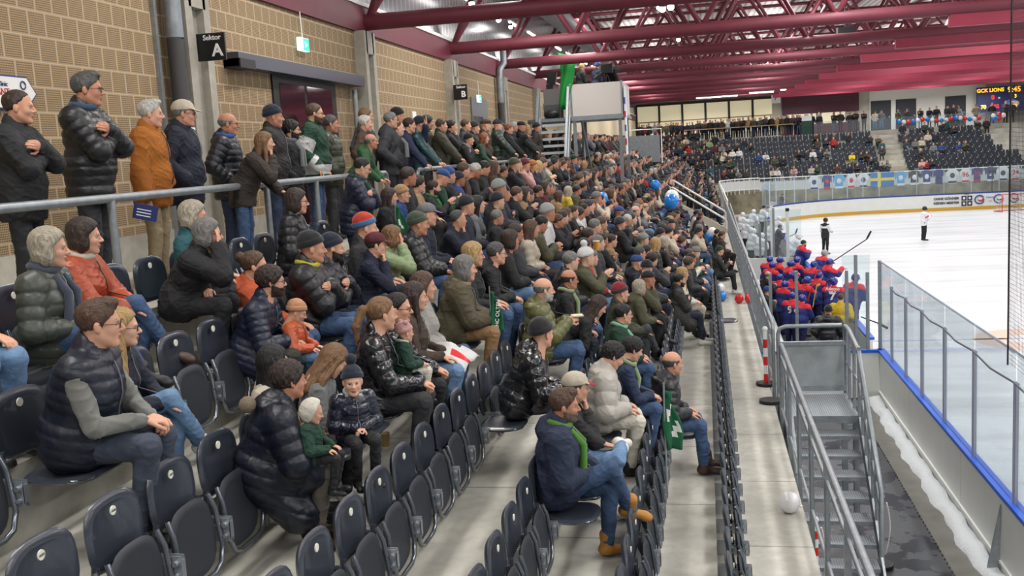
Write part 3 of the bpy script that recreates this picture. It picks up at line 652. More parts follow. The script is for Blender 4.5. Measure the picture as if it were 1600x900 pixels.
for px, py_, y in ((1035, 14, 20), (1048, 11, 20), (1048, 77, 34), (1057, 75, 34), (1060, 62, 33), (1057, 100, 48), (1065, 103, 48), (737, 6, 22), (779, 31, 26), (798, 42, 30), (887, 95, 40), (1030, 12, 26)):
    p = on(1, y, px, py_)
    if fl is None: fl = flood(*p); c = fl
    else: c = copy_tree(fl)
    c.location = tuple(p); nfl = globals().get('nfl', 0)+1; c['label'] = 'small round white floodlight among the roof trusses, %s' % ('left one of the big pair', 'right one of the big pair', 'left one of the middle pair', 'right one of the middle pair', 'single one just above the middle pair', 'left one of the lowest pair', 'right one of the lowest pair', 'leftmost near the clear wall', 'second from the left by the clear wall', 'third from the left by the clear wall', 'behind the green cloth', 'close to the big pair')[nfl-1]
# long bright strips over the far end of the stands
tl = None
for i, (px, py_, L) in enumerate(((1036, 133, 1.6), (1122, 127, 1.7), (1120, 151, 3.0), (1190, 144, 1.6), (1235, 139, 1.4))):
    y = (58, 58, 74, 68, 72)[i]; p = on(1, y, px, py_)
    t = empty('strip_lamp', tuple(p), label='bright white strip lamp across the hall under the far roof, %s from the left' % ORD[i+1].replace('second', 'first').replace('third', 'second') if 0 else ('bright white strip lamp under the far roof', 'bright strip lamp right of the first under the far roof', 'long pink-white strip lamp above the balcony windows', 'strip lamp tucked between two crimson beams', 'strip lamp furthest right between the crimson beams')[i], cat='lamp')
    MB().box((-L/2, -.05, 0), (L/2, .05, .05)).build('housing', M_WHITE, t); MB().tube([(-L/2+.05, 0, -.03), (L/2-.05, 0, -.03)], .03, 6).build('tube', M_LAMP, t)
t = empty('projector', tuple(on(1, 33, 1321, 47)), label='small black device hanging under a roof truss over the ice', cat='device')
MB().box((-.25, -.2, -.12), (.25, .2, .08)).build('case', M_BLACK, t); MB().tube([(0, 0, .05), (0, 0, .9)], .02, 6).build('rod', M_BLACK, t)
# ------------------------------------------------------------------ far end of the hall
FZ = WALK_Z+10*ROW_H; FY0 = 82.0
for k in range(1, 10):
    struct(MB().box((-6 , FY0+ROW_D*(k-1)-.1, 0), (26.2, 95, WALK_Z+ROW_H*k)).build('seating_tier', M_STEP))
struct(MB().box((-6, FY0+ROW_D*9-.1, 0), (38, 95, FZ)).build('floor', M_CONC))
struct(MB().box((-6, FY0-1.1, 0), (38, FY0, WALK_Z)).build('floor', M_CONC))
struct(MB().box((.9, 78.25, -.1), (38, 80.7, .2)).build('floor', M_CONC))
struct(MB().box((-1, 80.75, 0), (38, 80.9, 1.95)).build('wall_front_stand', M_STAINED))
t = empty('stand_barrier', (0, 80.8, 1.95), label='pale front barrier of the far stand with white top rail', cat='railing')
MB().box((4.3, -.03, .0), (30, .03, .72)).build('panel', mat('pale_panel', srgb(205, 208, 208), rough=.5), t); MB().tube([(4.3, 0, 1.0), (30, 0, 1.0)], .035, 8).build('top_rail', M_WHITE, t)
mb = MB()
for x in np.arange(4.3, 30, 1.2): mb.tube([(x, 0, 0), (x, 0, 1.0)], .025, 6)
mb.build('posts', M_WHITE, t)
# curved white rail at the corner of the near stand
t = empty('corner_rail', (0, 0, 0), label='white curved railing with pale panels round the far corner of the stands', cat='railing')
pts = []
for k in range(13):
    a = PI+(-PI/2)*k/12; pts.append((4.3+3.2*math.cos(a), 77.4+3.4*math.sin(a), 3.0))
pts = [(1.1, 50, 3.1), (1.1, 66, 3.1)]+pts
MB().tube(pts, .04, 8).build('top_rail', M_WHITE, t); MB().tube([(x, y, z-.85) for x, y, z in pts], .025, 6).build('bottom_rail', M_WHITE, t)
ribbon([(p[0], p[1]) for p in pts], 0, 2.1, 2.85, .02).build('pale_panel', mat('pale_panel', srgb(205, 208, 208)), t)
mb = MB()
for p in pts: mb.tube([(p[0], p[1], 1.8), p], .03, 6)
mb.build('posts', M_WHITE, t)
# back wall, windows, doors
M_FARW = mat('pale_far_wall', srgb(176, 172, 160), var=.05); M_LITROOM = mat('lit_room', srgb(214, 206, 180), emit=(srgb(230, 218, 180), .4))
struct(MB().box((-6.2, 93.6, FZ), (38, 93.9, 9.95)).build('wall_back', M_FARW))
struct(MB().box((-6.2, 92.5, 9.93), (38, 93.6, 10.6)).build('trim_8', M_PILLAR))
struct(MB().box((-6.2, 93.6, 9.95), (38, 93.9, 13.2)).build('wall_back', M_PURPLE))
wdw = empty('window_2', (0, 93.5, FZ)); wdw['kind'] = 'structure'
MB().box((-6, -.05, .6), (6.2, 0, 3.4)).build('lit_pane', M_LITROOM, wdw)
for x in np.arange(-6, 6.5, 2.1): MB().box((x-.1, -.2, 0), (x+.1, -.02, 3.5)).build('window_frame', M_BLACK, wdw)
MB().box((-6, -.25, 3.4), (6.3, -.02, 3.6)).build('window_frame', M_BLACK, wdw)
MB().box((-6, -.1, 1.9), (6.2, -.04, 2.0)).build('window_rail', mat('khaki', srgb(150, 140, 110)), wdw)
t = empty('kiosk', (7.1, 93.4, FZ), label='far food counter with lit hatches under dark red slatted shutters', cat='kiosk')
M_SHUT = mat('dark_red_slats', srgb(78, 26, 44), rough=.5)
mb = MB()
for k in range(10): mb.box((0, -.1, 1.9+.16*k), (6.6, 0, 2.02+.16*k))
mb.build('shutter', M_SHUT, t); MB().box((0, -.05, 1.85), (6.6, .0, 3.55)).build('shutter_back', mat('very_dark_red', srgb(44, 14, 26)), t)
MB().box((.4, -.12, .9), (2.9, -.06, 1.85)).build('lit_hatch', M_LITROOM, t); MB().box((3.4, -.12, .9), (5.4, -.06, 1.85)).build('lit_hatch', M_LITROOM, t); MB().box((0, -.3, 0), (6.6, -.05, .9)).build('counter', M_SHUT, t)
t = empty('sector_sign', (6.5, 92.4, 9.6), label='small white square sign with letter F by the far counter', cat='sign'); MB().box((-.4, -.03, -.45), (.4, .03, .45)).build('sign_board', M_WHITE, t); text('lettering', 'F', .6, M_INK, t, (0, -.04, 0), R90)
struct(MB().box((13.6, 93.5, FZ), (14.6, 93.6, 9.93)).build('pillar', M_PILLAR))
struct(MB().box((14.6, 93.4, FZ), (24.2, 93.6, 9.93)).build('wall_back_panel', mat('white_wall', srgb(212, 210, 204))))
for i, x in enumerate((14.7, 16.8, 20.9)):
    d = empty('door_%d' % (i+3), (x, 93.38, FZ)); d['kind'] = 'structure'
    MB().box((0, -.03, 0), (1.7, 0, 2.6)).build('door_leaf', mat('charcoal_door', srgb(52, 54, 60)), d); MB().box((1.5, -.06, 1.1), (1.6, -.03, 1.2)).build('door_handle', M_CHROME, d)
# scoreboard
q0, q1 = on(1, 92.3, 1527, 137), on(1, 92.3, 1527, 177)
sb = empty('scoreboard', (q0[0], 92.3, q1[2]), label='navy scoreboard with orange and red figures showing 9:45', cat='scoreboard')
W_, H_ = 6.2, q0[2]-q1[2]
MB().box((0, 0, 0), (W_, .3, H_)).build('board_face', mat('scoreboard_navy', srgb(34, 40, 92), rough=.5), sb)
M_O = mat('led_orange', srgb(250, 160, 30), emit=(srgb(255, 170, 30), 2.0)); M_R = mat('led_red', srgb(240, 40, 40), emit=(srgb(250, 40, 40), 1.8)); M_Y = mat('led_yellow', srgb(250, 220, 50), emit=(srgb(255, 225, 50), 2.0))
for s_, x, z, sz, mm in (('GCK LIONS', 1.05, .86, .42, M_O), ('9:45', 2.95, .84, .62, M_O), ('OLTEN', 5.1, .88, .42, M_O), ('0', 1.25, .58, .5, M_R), ('3', 3.05, .58, .4, M_Y), ('2', 5.0, .6, .5, M_R), ('70', .5, .22, .45, M_Y), ('0:52', 1.4, .22, .42, M_R)):
    text('led_digits', s_, sz, mm, sb, (x, -.02, H_*z), R90, bold=.012)
for x, z in ((1.75, .55), (4.1, .62), (4.1, .48)): MB().box((x-.08, -.02, H_*z-.06), (x+.08, 0, H_*z+.06)).build('label_plate', M_WHITE, sb)
MB().ell((2.75, -.02, H_*.26), (.62, .04, .48), 16).build('crest', mat('crest_blue', srgb(90, 110, 180)), sb); MB().ell((2.95, -.05, H_*.3), (.42, .04, .26), 14).build('crest_mark', M_WHITE, sb); MB().ell((3.0, -.08, H_*.22), (.2, .03, .12), 12).build('crest_mark', M_O, sb)
# rails with standing places on the far balcony
def frail(xa, xb, y, z, lab, h=1.25):
    t = empty('balcony_rail', (xa, y, z), label=lab, cat='railing'); L = xb-xa
    MB().tube([(0, 0, 0), (0, 0, h), (L, 0, h), (L, 0, 0)], .035, 6).build('top_rail', M_WHITE, t)
    for k in range(1, int(L/1.25)): MB().tube([(L*k/int(L/1.25), 0, 0), (L*k/int(L/1.25), 0, h)], .03, 6).build('post', M_WHITE, t)
    return t
t = frail(-1.6, 7.6, 88.4, FZ, 'white balcony rail with a wooden ledge in front of the far standing crowd', .95); MB().box((0, -.1, .95), (9.2, .2, 1.0)).build('ledge', mat('wood_ledge', srgb(170, 140, 100)), t)
pa, pb = on(1, 58, 965, 205), on(1, 58, 1033, 205)
t = frail(pa[0], pb[0], 58, CONC_Z, 'white barrier with grey infill beyond the camera platform', pa[2]-CONC_Z); MB().box((.1, -.02, .1), (pb[0]-pa[0]-.1, .02, pa[2]-CONC_Z-.35)).build('infill', M_GALVD, t)
MB().box((9.3, 88.35, FZ), (24, 88.37, FZ+1.0)).build('glass_balustrade', M_GLASS); tag(bpy.data.objects['glass_balustrade'], 'clear glass balustrade above the far seats', 'glass screen')
t = empty('drinks_crate', (8.3, 88.6, FZ), label='green crates stacked with white cups on the far balcony', cat='crate')
MB().box((0, 0, 0), (.9, .6, .6)).build('crate', mat('crate_green', srgb(40, 72, 62)), t); MB().box((0, 0, .62), (.9, .6, 1.15)).build('crate', MATS['crate_green'], t); MB().box((.05, .05, 1.15), (.85, .5, 1.6)).build('cup_stack', M_WHITE, t)
# stairs in the far stand (paler flight) and the side stair right of it
q = on(1, 84, 1395, 240)
t = empty('aisle_stair', (q[0]-.55, FY0, WALK_Z), label='pale concrete aisle stair between the two far seat blocks', cat='stair')
AX = (q[0]-.6, q[0]+.75)
M_PALE = mat('pale_concrete', srgb(178, 172, 156), var=.08)
for k in range(18): MB().box((0, ROW_D*k/2-.12, 0), (1.25, 9*ROW_D, ROW_H*(k+1)/2)).build('step', M_PALE, t)
# parapet and handrails of the stairway cutting the near stand
pa = empty('stair_parapet', (0, 44.1, 0), label='sloping concrete parapet with twin handrails where the near stand is cut by steps', cat='parapet')
MB().prism([(-2.0, 2.0), (.9, 2.0), (.9, 2.25), (-1.5, 3.7), (-2.0, 3.7)], -.2, .12, axis=1).build('parapet_wall', M_PALE, pa)
for dz, dy in ((0, 0), (.25, 1.6)): MB().tube([(-1.5, dy, 3.5), (-1.5, dy, 4.1+dz), (-1.4, dy, 4.15+dz), (.85, dy, 2.65+dz), (.9, dy, 2.55+dz), (.9, dy, 2.1)], .04, 8).build('handrail', M_WHITE, pa)
# jerseys and flag hung on the far barrier
def jersey(px, w_, c1, c2, lab, flag=False, txt=None):
    y = 80.765; a = on(1, y, px, 270); b2 = on(1, y, px+w_, 291); W2 = b2[0]-a[0]; H2 = 1.12
    t = empty('hung_flag' if flag else 'hung_jersey', (a[0], y, 1.85), label=lab, cat='flag' if flag else 'jersey')
    def cl(name, poly, m_, th=.02, dy=0):
        MB().prism(poly, -th-dy, -dy, axis=1).build(name, m_, t)
    if flag:
        cl('cloth', [(0, 0), (W2, 0), (W2, H2), (0, H2)], c1); cl('yellow_cross', [(0, H2*.42), (W2*.3, H2*.42), (W2*.3, 0), (W2*.44, 0), (W2*.44, H2*.42), (W2, H2*.42), (W2, H2*.62), (W2*.44, H2*.62), (W2*.44, H2), (W2*.3, H2), (W2*.3, H2*.62), (0, H2*.62)], c2, .012, .02)
    else:
        cl('cloth', [(W2*.18, 0), (W2*.82, 0), (W2*.8, H2*.6), (W2*.97, H2*.45), (W2, H2*.75), (W2*.75, H2), (W2*.25, H2), (0, H2*.75), (W2*.03, H2*.45), (W2*.2, H2*.6)], c1)
        cl('hem_band', [(W2*.18, .04), (W2*.82, .04), (W2*.82, .2), (W2*.18, .2)], c2, .012, .02)
        if txt: text('lettering', txt, .5, c2, t, (W2/2, -.03, H2*.55), R90, bold=.01)
        else: MB().ell((W2/2, -.03, H2*.55), (W2*.2, .02, H2*.18), 10).build('crest', c2, t)
JW, JN, JB, JK = mat('jersey_white', srgb(226, 228, 232)), mat('jersey_navy', srgb(52, 56, 128)), mat('jersey_sky', srgb(96, 168, 218)), mat('jersey_black', srgb(56, 60, 66)); JR = mat('jersey_red', srgb(196, 50, 58)); JY = mat('flag_yellow', srgb(238, 212, 60)); JSB = mat('flag_blue', srgb(52, 120, 190))
for a in ((1263, 18, JW, JN, 'white jersey with dark crest, leftmost on the far barrier', 0, None), (1284, 16, JN, JR, 'navy jersey with red hem on the far barrier', 0, None), (1301, 20, JB, JW, 'sky blue jersey left of the flag on the far barrier', 0, None), (1322, 16, JW, JR, 'white jersey with red marks beside the sky blue one', 0, None), (1340, 18, JW, JK, 'white jersey with black hem next to the flag', 0, None),
          (1360, 37, JSB, JY, 'blue flag with yellow cross on the far barrier', 1, None), (1398, 19, JB, JW, 'sky blue jersey right of the flag', 0, None), (1419, 20, JK, JW, 'black and grey striped jersey on the far barrier', 0, None), (1439, 18, JN, JW, 'navy jersey with white crest on the far barrier', 0, None), (1458, 18, JN, JK, 'dark navy jersey with black hem on the far barrier', 0, None), (1478, 20, JW, JK, 'white jersey with lion crest on the far barrier', 0, None),
          (1500, 17, JW, JR, 'white jersey with number 96 on the far barrier', 0, '96'), (1518, 17, JN, JR, 'navy jersey with number 33 on the far barrier', 0, '33'), (1539, 17, JN, JW, 'navy and white jersey with number 2 on the far barrier', 0, '2'), (1557, 20, JW, JK, 'white jersey with dark stripe on the far barrier', 0, None), (1578, 17, JW, JR, 'white jersey with number 24, rightmost on the far barrier', 0, '24')): jersey(*a)
t = empty('goal_camera', tuple(on(1, 79.6, 1550, 299)), label='small black camera on a pole behind the far glass', cat='camera'); MB().tube([(0, 0, 0), (0, 0, 1.4)], .03, 6).build('pole', M_BLACK, t); MB().box((-.2, -.1, 1.35), (.25, .12, 1.65)).build('camera_body', M_BLACK, t)
# ------------------------------------------------------------------ balloons
def balloon(loc, r, m_, lab, grp=None, cat='balloon'):
    t = empty('balloon', loc, label=lab, cat=cat, group=grp)
    MB().ell((0, 0, r), (r*.95, r*.95, r*1.02), 20).build('skin', m_, t); MB().tube([(r*.9, 0, r*.7), (r*1.08, 0, r*.6)], [.008, .02], 6).build('knot', m_, t); return t
BW_, BR_, BB_ = mat('white_balloon', srgb(232, 230, 232), rough=.25, coat=.3), mat('red_balloon', srgb(214, 40, 44), rough=.2, coat=.4), mat('blue_balloon', srgb(24, 128, 218), rough=.25, coat=.4)
balloon((.78, 10.35, WALK_Z), .115, BW_, 'white balloon lying on the walkway beside the near guard rail')
q = on(2, WALK_Z, 1155, 474); balloon(tuple(q), .115, BR_, 'red balloon on the walkway, left of the pair')
q = on(2, WALK_Z, 1171, 474); balloon(tuple(q), .12, BR_, 'red balloon on the walkway, right of the pair behind the rail bars')
q = on(2, WALK_Z, 1128, 471); balloon(tuple(q), .13, BB_, 'blue balloon on the walkway beside the front seat row')
q = on(2, WALK_Z+.2, 1126, 458); balloon(tuple(q), .12, BW_, 'white balloon above the blue one beside the front seat row')
for px, py_, m_, X, lab in ((941, 310, BB_, -2.3, 'blue balloon held among the crowd, nearest of the loose ones'), (1024, 289, BB_, -1.3, 'blue balloon among the far crowd left of the parapet'), (1049, 315, BB_, -.6, 'blue balloon behind the sloping parapet'), (1050, 308, BW_, -.6, 'white balloon resting on the blue one behind the parapet'), (1113, 365, BW_, .42, 'white balloon held by the man beside the guard rail'), (1108, 372, BB_, .42, 'blue balloon under the white one beside the guard rail')):
    q = on(0, X, px, py_) if X < 0 else on(1, 31.5, px, py_); balloon((q[0], q[1], q[2]-.14), .14 if X < 0 else .17, m_, lab)
q0 = on(1, 88.2, 1405, 190); q1 = on(1, 88.2, 1530, 184); cols = [BB_, BW_, BR_]; ONES2 = ['first', 'third', 'second', 'fourth', 'low third', 'low second', 'outer first', 'outer last']
bl = {c.name: None for c in cols}
pxs = list(np.linspace(1405, 1530, 18))
for i, px in enumerate(pxs):
    c = cols[i % 3]; q = on(1, 88.2, px, 190-6*(px-1405)/125+1.5*math.sin(i*.9)); nm = {'blue_balloon': 'blue', 'white_balloon': 'white', 'red_balloon': 'red'}[c.name]
    balloon((q[0], q[1], q[2]-.2), .19, c, '%s balloon, %s from the left in the garland along the far balcony rail' % (nm, '%dth' % (i+1) if i > 12 else ORD[i].replace('nearest', 'first')), 'garland balloons on the far balcony')
for i, (px, py_) in enumerate(((1552, 181), (1561, 179), (1557, 184), (1568, 180), (1561, 185), (1553, 185), (1593, 210), (1598, 212))):
    q = on(1, 88.2, px, py_); c = cols[(i+1) % 3]; nm = {'blue_balloon': 'blue', 'white_balloon': 'white', 'red_balloon': 'red'}[c.name]
    balloon((q[0], q[1], q[2]-.2), .2, c, '%s balloon in the bunch below the scoreboard, %s from the left' % (nm, ONES2[i]), 'balloon bunch below the scoreboard')
# ------------------------------------------------------------------ folding seats
M_SEAT = mat('charcoal_seat', srgb(52, 57, 66), rough=.28, bump=.15, bscale=160, coat=.25, bdist=.002, var=.06, vscale=9); M_SEATP = mat('charcoal_seat_pan', srgb(48, 52, 59), rough=.5, bump=.3, bscale=300, bdist=.002)
M_FRAME = mat('seat_frame_steel', srgb(128, 134, 142), rough=.22, metal=.75); M_STICK = mat('number_sticker', srgb(224, 222, 206), rough=.6)
M_PLATE = mat('hinge_plate_steel', srgb(176, 182, 188), rough=.35, metal=.7)
def shell(w, z0, z1, fx, th, nu=12, nv=9, ex=3.2):
    """rounded panel in the y-z plane; fx(y, z) gives its front surface"""
    mb = MB(); zc, hz, hw = (z0+z1)/2, (z1-z0)/2, w/2
    rings = []
    for j in range(nv):
        r = j/(nv-1); ring_ = []
        for i in range(4*nu):
            a = 2*PI*i/(4*nu); c, s = math.cos(a), math.sin(a)
            k = (abs(c)**ex+abs(s)**ex)**(-1/ex); ring_.append((c*k*hw*r, zc+s*k*hz*r))
        rings.append(ring_)
    n = 4*nu; vs = []
    edge = lambda r: th*(.5*(1-max(0, (r-.86)/.14)**2)**.5 if r < 1 else 0)
    for side in (1, -1):
        for j, rg in enumerate(rings):
            r = j/(nv-1); rim = .007*math.exp(-((r-.9)/.06)**2)
            for y, z in rg: vs.append((fx(y, z)-th/2+side*(th/2*math.sqrt(max(0, 1-max(0, (r-.8)/.2)**3))+rim), y, z))
    fs = []
    for s_ in (0, 1):
        o = s_*nv*n
        for j in range(nv-1):
            for i in range(n):
                q = (o+j*n+i, o+(j+1)*n+i, o+(j+1)*n+(i+1) % n, o+j*n+(i+1) % n); fs.append(q if s_ == 0 else q[::-1])
    return mb.add(vs, fs, 0, True)
def make_seat(opened, low=False):
    t = empty('folding_seat'); nu, nv = (3, 4) if low else (8, 9)
    back = shell(.44, .49, .83, lambda y, z: .015-.06*(z-.5)+.9*y*y*.5, .03, nu, nv).build('backrest', M_SEAT, t)
    for s in (-1, 1): MB().tube([(.03, s*.2, .56), (.03, s*.212, .48), (.05, s*.214, .42)], [.018, .02, .014], 8).build('side_arm', M_SEAT, t)
    if not low: MB().tube([(.028, -.03, .765), (.034, -.03, .765)], .022, 14).build('number_sticker', M_STICK, back)
    if opened:
        p = shell(.43, -.2, .2, lambda y, z: -.02*math.cos(min(1.4, abs(z)*6))*1+.25*y*y, .03, nu, nv)
        p.v = [(.27-z, y, .43+x) for x, y, z in p.v]; p.build('seat_pan', M_SEAT, t)
        MB().tube([(.09, -.19, .405), (.4, -.19, .405), (.45, -.12, .405), (.45, .12, .405), (.4, .19, .405), (.09, .19, .405)], .011, 6).build('pan_frame', M_FRAME, t)
    else:
        shell(.41, .2, .6, lambda y, z: .13-.1*(z-.2)+.15*y*y, .022, nu, nv).build('seat_pan', M_SEATP, t)
        MB().tube([(.09, -.2, .58), (.12, -.208, .5), (.145, -.208, .3), (.15, -.17, .215), (.152, -.1, .19), (.152, .1, .19), (.15, .17, .215), (.145, .208, .3), (.12, .208, .5), (.09, .2, .58)], .015, 7).build('pan_frame', M_FRAME, t)
    h = MB(); h.box((-.09, .222, .31), (.19, .228, .44)); h.box((-.09, .250, .31), (.19, .256, .44)); h.box((.185, .222, .33), (.192, .256, .42)); h.box((.02, .215, .36), (.12, .262, .40)); h.tube([(.165, .20, .405), (.165, .268, .405)], .014, 8); h.tube([(.165, .20, .345), (.165, .268, .345)], .011, 8)
    h.build('hinge_bracket', M_PLATE, t)
    MB().box((-.09, .226, .36), (-.02, .251, .38)).build('wall_arm', M_PLATE, t)
    return t
SEAT_F, SEAT_O = make_seat(False), make_seat(True)
SEAT_FL, SEAT_OL = SEAT_F, SEAT_O
_used = set(); NSEAT = 0
PHASE = {1: 6.53, 2: 5.523, 3: 4.502, 4: 3.399, 5: 5.769, 6: 6.717}
PHASE = {2: 6.530, 3: 5.523, 4: 4.502, 5: 3.399, 6: 5.769, 7: 6.717, 1: 6.25}
ROWW = {1: 'front', 2: 'second', 3: 'third', 4: 'fourth', 5: 'fifth', 6: 'sixth', 7: 'top'}
ONES_ = ['', 'first', 'second', 'third', 'fourth', 'fifth', 'sixth', 'seventh', 'eighth', 'ninth', 'tenth', 'eleventh', 'twelfth', 'thirteenth', 'fourteenth', 'fifteenth', 'sixteenth', 'seventeenth', 'eighteenth', 'nineteenth']
def ordw(n):
    if n < 20: return ONES_[n]
    t_, o_ = divmod(n, 10); return ['twentieth', 'thirtieth', 'fortieth', 'fiftieth', 'sixtieth', 'seventieth', 'eightieth'][t_-2] if o_ == 0 else ['twenty', 'thirty', 'forty', 'fifty', 'sixty', 'seventy', 'eighty'][t_-2]+'-'+ONES_[o_]
def nth(n): return ordw(n+1)
def seat_y(k, i): return PHASE[k]+.5*i
def put_seat(k, i, opened, label):
    global NSEAT
    src = SEAT_O if opened else SEAT_F
    if src.name in _used: c = copy_tree(src)
    else: c = src; _used.add(src.name); KIDS.setdefault(src.name, list(src.children)); [KIDS.setdefault(ch.name, list(ch.children)) for ch in src.children]
    c.location = (row_x(k), seat_y(k, i), row_z(k)); c['label'] = label; c['category'] = 'seat'; c['group'] = 'dark grey folding seats of the near stand'; NSEAT += 1
    return c
KIDS[SEAT_F.name] = list(SEAT_F.children); KIDS[SEAT_O.name] = list(SEAT_O.children)
for q in (SEAT_F, SEAT_O):
    for ch in q.children: KIDS[ch.name] = list(ch.children)
TAKEN = {}      # (row, seat index) -> used by a person; people ask for it
def seat_index(k, y): return int(round((y-PHASE[k])/.5))
# ------------------------------------------------------------------ bodies: distance fields meshed by surface nets
F32 = np.float32
def A(*v): return np.array(v, F32)
def smin(a, b, k):
    h = np.clip(.5+.5*(b-a)/k, 0, 1); return b+(a-b)*h-k*h*(1-h)
def smax(a, b, k): return -smin(-a, -b, k)
def d_ell(P, c, r, R=None):
    q = P-A(*c)
    if R is not None: q = q@np.asarray(R, F32)
    r = A(*r); k0 = np.sqrt(((q/r)**2).sum(-1)); k1 = np.sqrt(((q/(r*r))**2).sum(-1))+1e-9
    return k0*(k0-1)/k1
def d_rc(P, a, b, r1, r2, hint=None, sc_=1.):
    a, b = A(*a), A(*b); ab = b-a; t = np.clip(((P-a)@ab)/max(float(ab@ab), 1e-9), 0, 1); q = P-a-t[..., None]*ab
    if hint is not None:
        h = A(*hint); h = h-ab*(h@ab)/max(float(ab@ab), 1e-9); h /= np.linalg.norm(h)+1e-9; q = q+(q@h)[..., None]*h*(1/sc_-1)
    return np.sqrt((q*q).sum(-1))-(r1+(r2-r1)*t)
def snet(fn, lo, hi, h):
    lo = np.array(lo, float); hi = np.array(hi, float); n = np.maximum(3, np.ceil((hi-lo)/h).astype(int)+1)
    ax = [lo[i]+h*np.arange(n[i]) for i in range(3)]
    G = np.stack(np.meshgrid(*ax, indexing='ij'), -1).astype(F32)
    D = fn(G); S = D < 0
    c8 = [(i, j, k) for i in (0, 1) for j in (0, 1) for k in (0, 1)]
    sh = tuple(n-1); sl = lambda o: tuple(slice(o[a], o[a]+sh[a]) for a in range(3))
    cnt = sum(S[sl(o)].astype(np.int8) for o in c8); act = (cnt > 0) & (cnt < 8)
    idx = np.argwhere(act); m = len(idx)
    if m == 0: return np.zeros((0, 3)), np.zeros((0, 4), int)
    num = np.zeros((m, 3)); den = np.zeros(m)
    for a in range(3):
        for o in c8:
            if o[a]: continue
            o2 = list(o); o2[a] = 1
            p = idx+np.array(o); q = idx+np.array(o2)
            d0 = D[p[:, 0], p[:, 1], p[:, 2]]; d1 = D[q[:, 0], q[:, 1], q[:, 2]]; w_ = (d0 < 0) != (d1 < 0)
            t = np.where(w_, d0/np.where(w_, d0-d1, 1), 0); pos = p.astype(float); pos[:, a] += t
            num += pos*w_[:, None]; den += w_
    V = lo+h*num/den[:, None]
    I = -np.ones(sh, int); I[act] = np.arange(m)
    Q = []
    for a in range(3):
        b_, c_ = (a+1) % 3, (a+2) % 3
        s0 = [slice(None)]*3; s1 = [slice(None)]*3; s0[a] = slice(0, -1); s1[a] = slice(1, None)
        s0[b_] = s1[b_] = slice(1, -1); s0[c_] = s1[c_] = slice(1, -1)
        A0, A1 = S[tuple(s0)], S[tuple(s1)]; ch = np.argwhere(A0 != A1)
        if not len(ch): continue
        flip = A0[tuple(ch.T)]
        e = ch.copy(); e[:, b_] += 1; e[:, c_] += 1
        def cell(db, dc):
            z = e.copy(); z[:, b_] -= db; z[:, c_] -= dc; return I[z[:, 0], z[:, 1], z[:, 2]]
        q = np.stack([cell(1, 1), cell(0, 1), cell(0, 0), cell(1, 0)], -1)
        q[~flip] = q[~flip][:, ::-1]; Q.append(q)
    Q = np.concatenate(Q); Q = Q[(Q >= 0).all(1)]
    return V, Q
def union_meshes(L):
    vs, fs, ms, o = [], [], [], 0
    for V, Q, m_ in L: vs.append(V); fs.append(Q+o); ms.append(np.broadcast_to(m_, (len(Q),))); o += len(V)
    return np.concatenate(vs), np.concatenate(fs), np.concatenate(ms)
def to_mesh(name, V, Q, mats, mi=None):
    me = bpy.data.meshes.new(name); me.vertices.add(len(V)); me.vertices.foreach_set('co', np.asarray(V, F32).ravel())
    me.loops.add(4*len(Q)); me.loops.foreach_set('vertex_index', np.asarray(Q, np.int32).ravel())
    me.polygons.add(len(Q)); me.polygons.foreach_set('loop_start', np.arange(0, 4*len(Q), 4, dtype=np.int32))
    for m_ in mats: me.materials.append(m_)
    if mi is not None: me.polygons.foreach_set('material_index', np.asarray(mi, np.int32))
    me.polygons.foreach_set('use_smooth', np.ones(len(Q), bool)); me.update(calc_edges=True); return me
def put(name, me, parent, M4=None, mats=None):
    o = bpy.data.objects.new(name, me); COL.objects.link(o); o.parent = parent
    if M4 is not None: o.matrix_local = M4
    if mats:
        for i, m_ in enumerate(mats):
            o.material_slots[i].link = 'OBJECT'; o.material_slots[i].material = m_
    return o
def rot(z=0, y=0, x=0): return np.array(Matrix.Rotation(z, 3, 'Z') @ Matrix.Rotation(y, 3, 'Y') @ Matrix.Rotation(x, 3, 'X'))
def m4(R, t, s=1.):
    M_ = Matrix.Identity(4)
    for i in range(3):
        for j in range(3): M_[i][j] = float(R[i][j])*s
        M_[i][3] = float(t[i])
    return M_
HSTEP = {0: .006, 1: .011, 2: .017}
def sdf_head(P, g='m'):
    jw = .9 if g == 'f' else 1.; k = .02
    d = d_ell(P, (-.014, 0, .036), (.098, .076, .086))
    d = smin(d, d_ell(P, (.030, 0, -.030), (.062, .060, .085)), .03)
    d = smin(d, d_rc(P, (.0, .045, -.055), (.058, .014, -.098), .022, .018*jw), .03)
    d = smin(d, d_rc(P, (.0, -.045, -.055), (.058, -.014, -.098), .022, .018*jw), .03)
    d = smin(d, d_ell(P, (.070, 0, -.098), (.020, .022*jw, .018)), .02)
    d = smin(d, d_rc(P, (.076, .030, .020), (.082, -.030, .020), .010, .010), .02)
    for s in (1, -1):
        d = smin(d, d_ell(P, (.055, s*.036, -.028), (.026, .022, .022)), .02)
        d = smax(d, -d_ell(P, (.094, s*.031, .001), (.017, .018, .012)), .01)
    d = smin(d, d_rc(P, (.086, 0, .012), (.112, 0, -.026), .0075, .0115), .010)
    for s in (1, -1): d = smin(d, d_ell(P, (.098, s*.012, -.031), (.011, .008, .008)), .008)
    d = smin(d, d_ell(P, (.089, 0, -.058), (.013, .024, .006)), .006)
    d = smin(d, d_ell(P, (.087, 0, -.070), (.012, .020, .007)), .006)
    for s in (1, -1): d = smin(d, d_ell(P, (-.008, s*.079, -.010), (.019, .009, .031), rot(z=-s*.35, y=-.15)), .008)
    d = smin(d, d_rc(P, (-.022, 0, -.05), (-.05, 0, -.21), .053, .062, (1, 0, 0), 1.0), .03)
    return d
_cache = {}
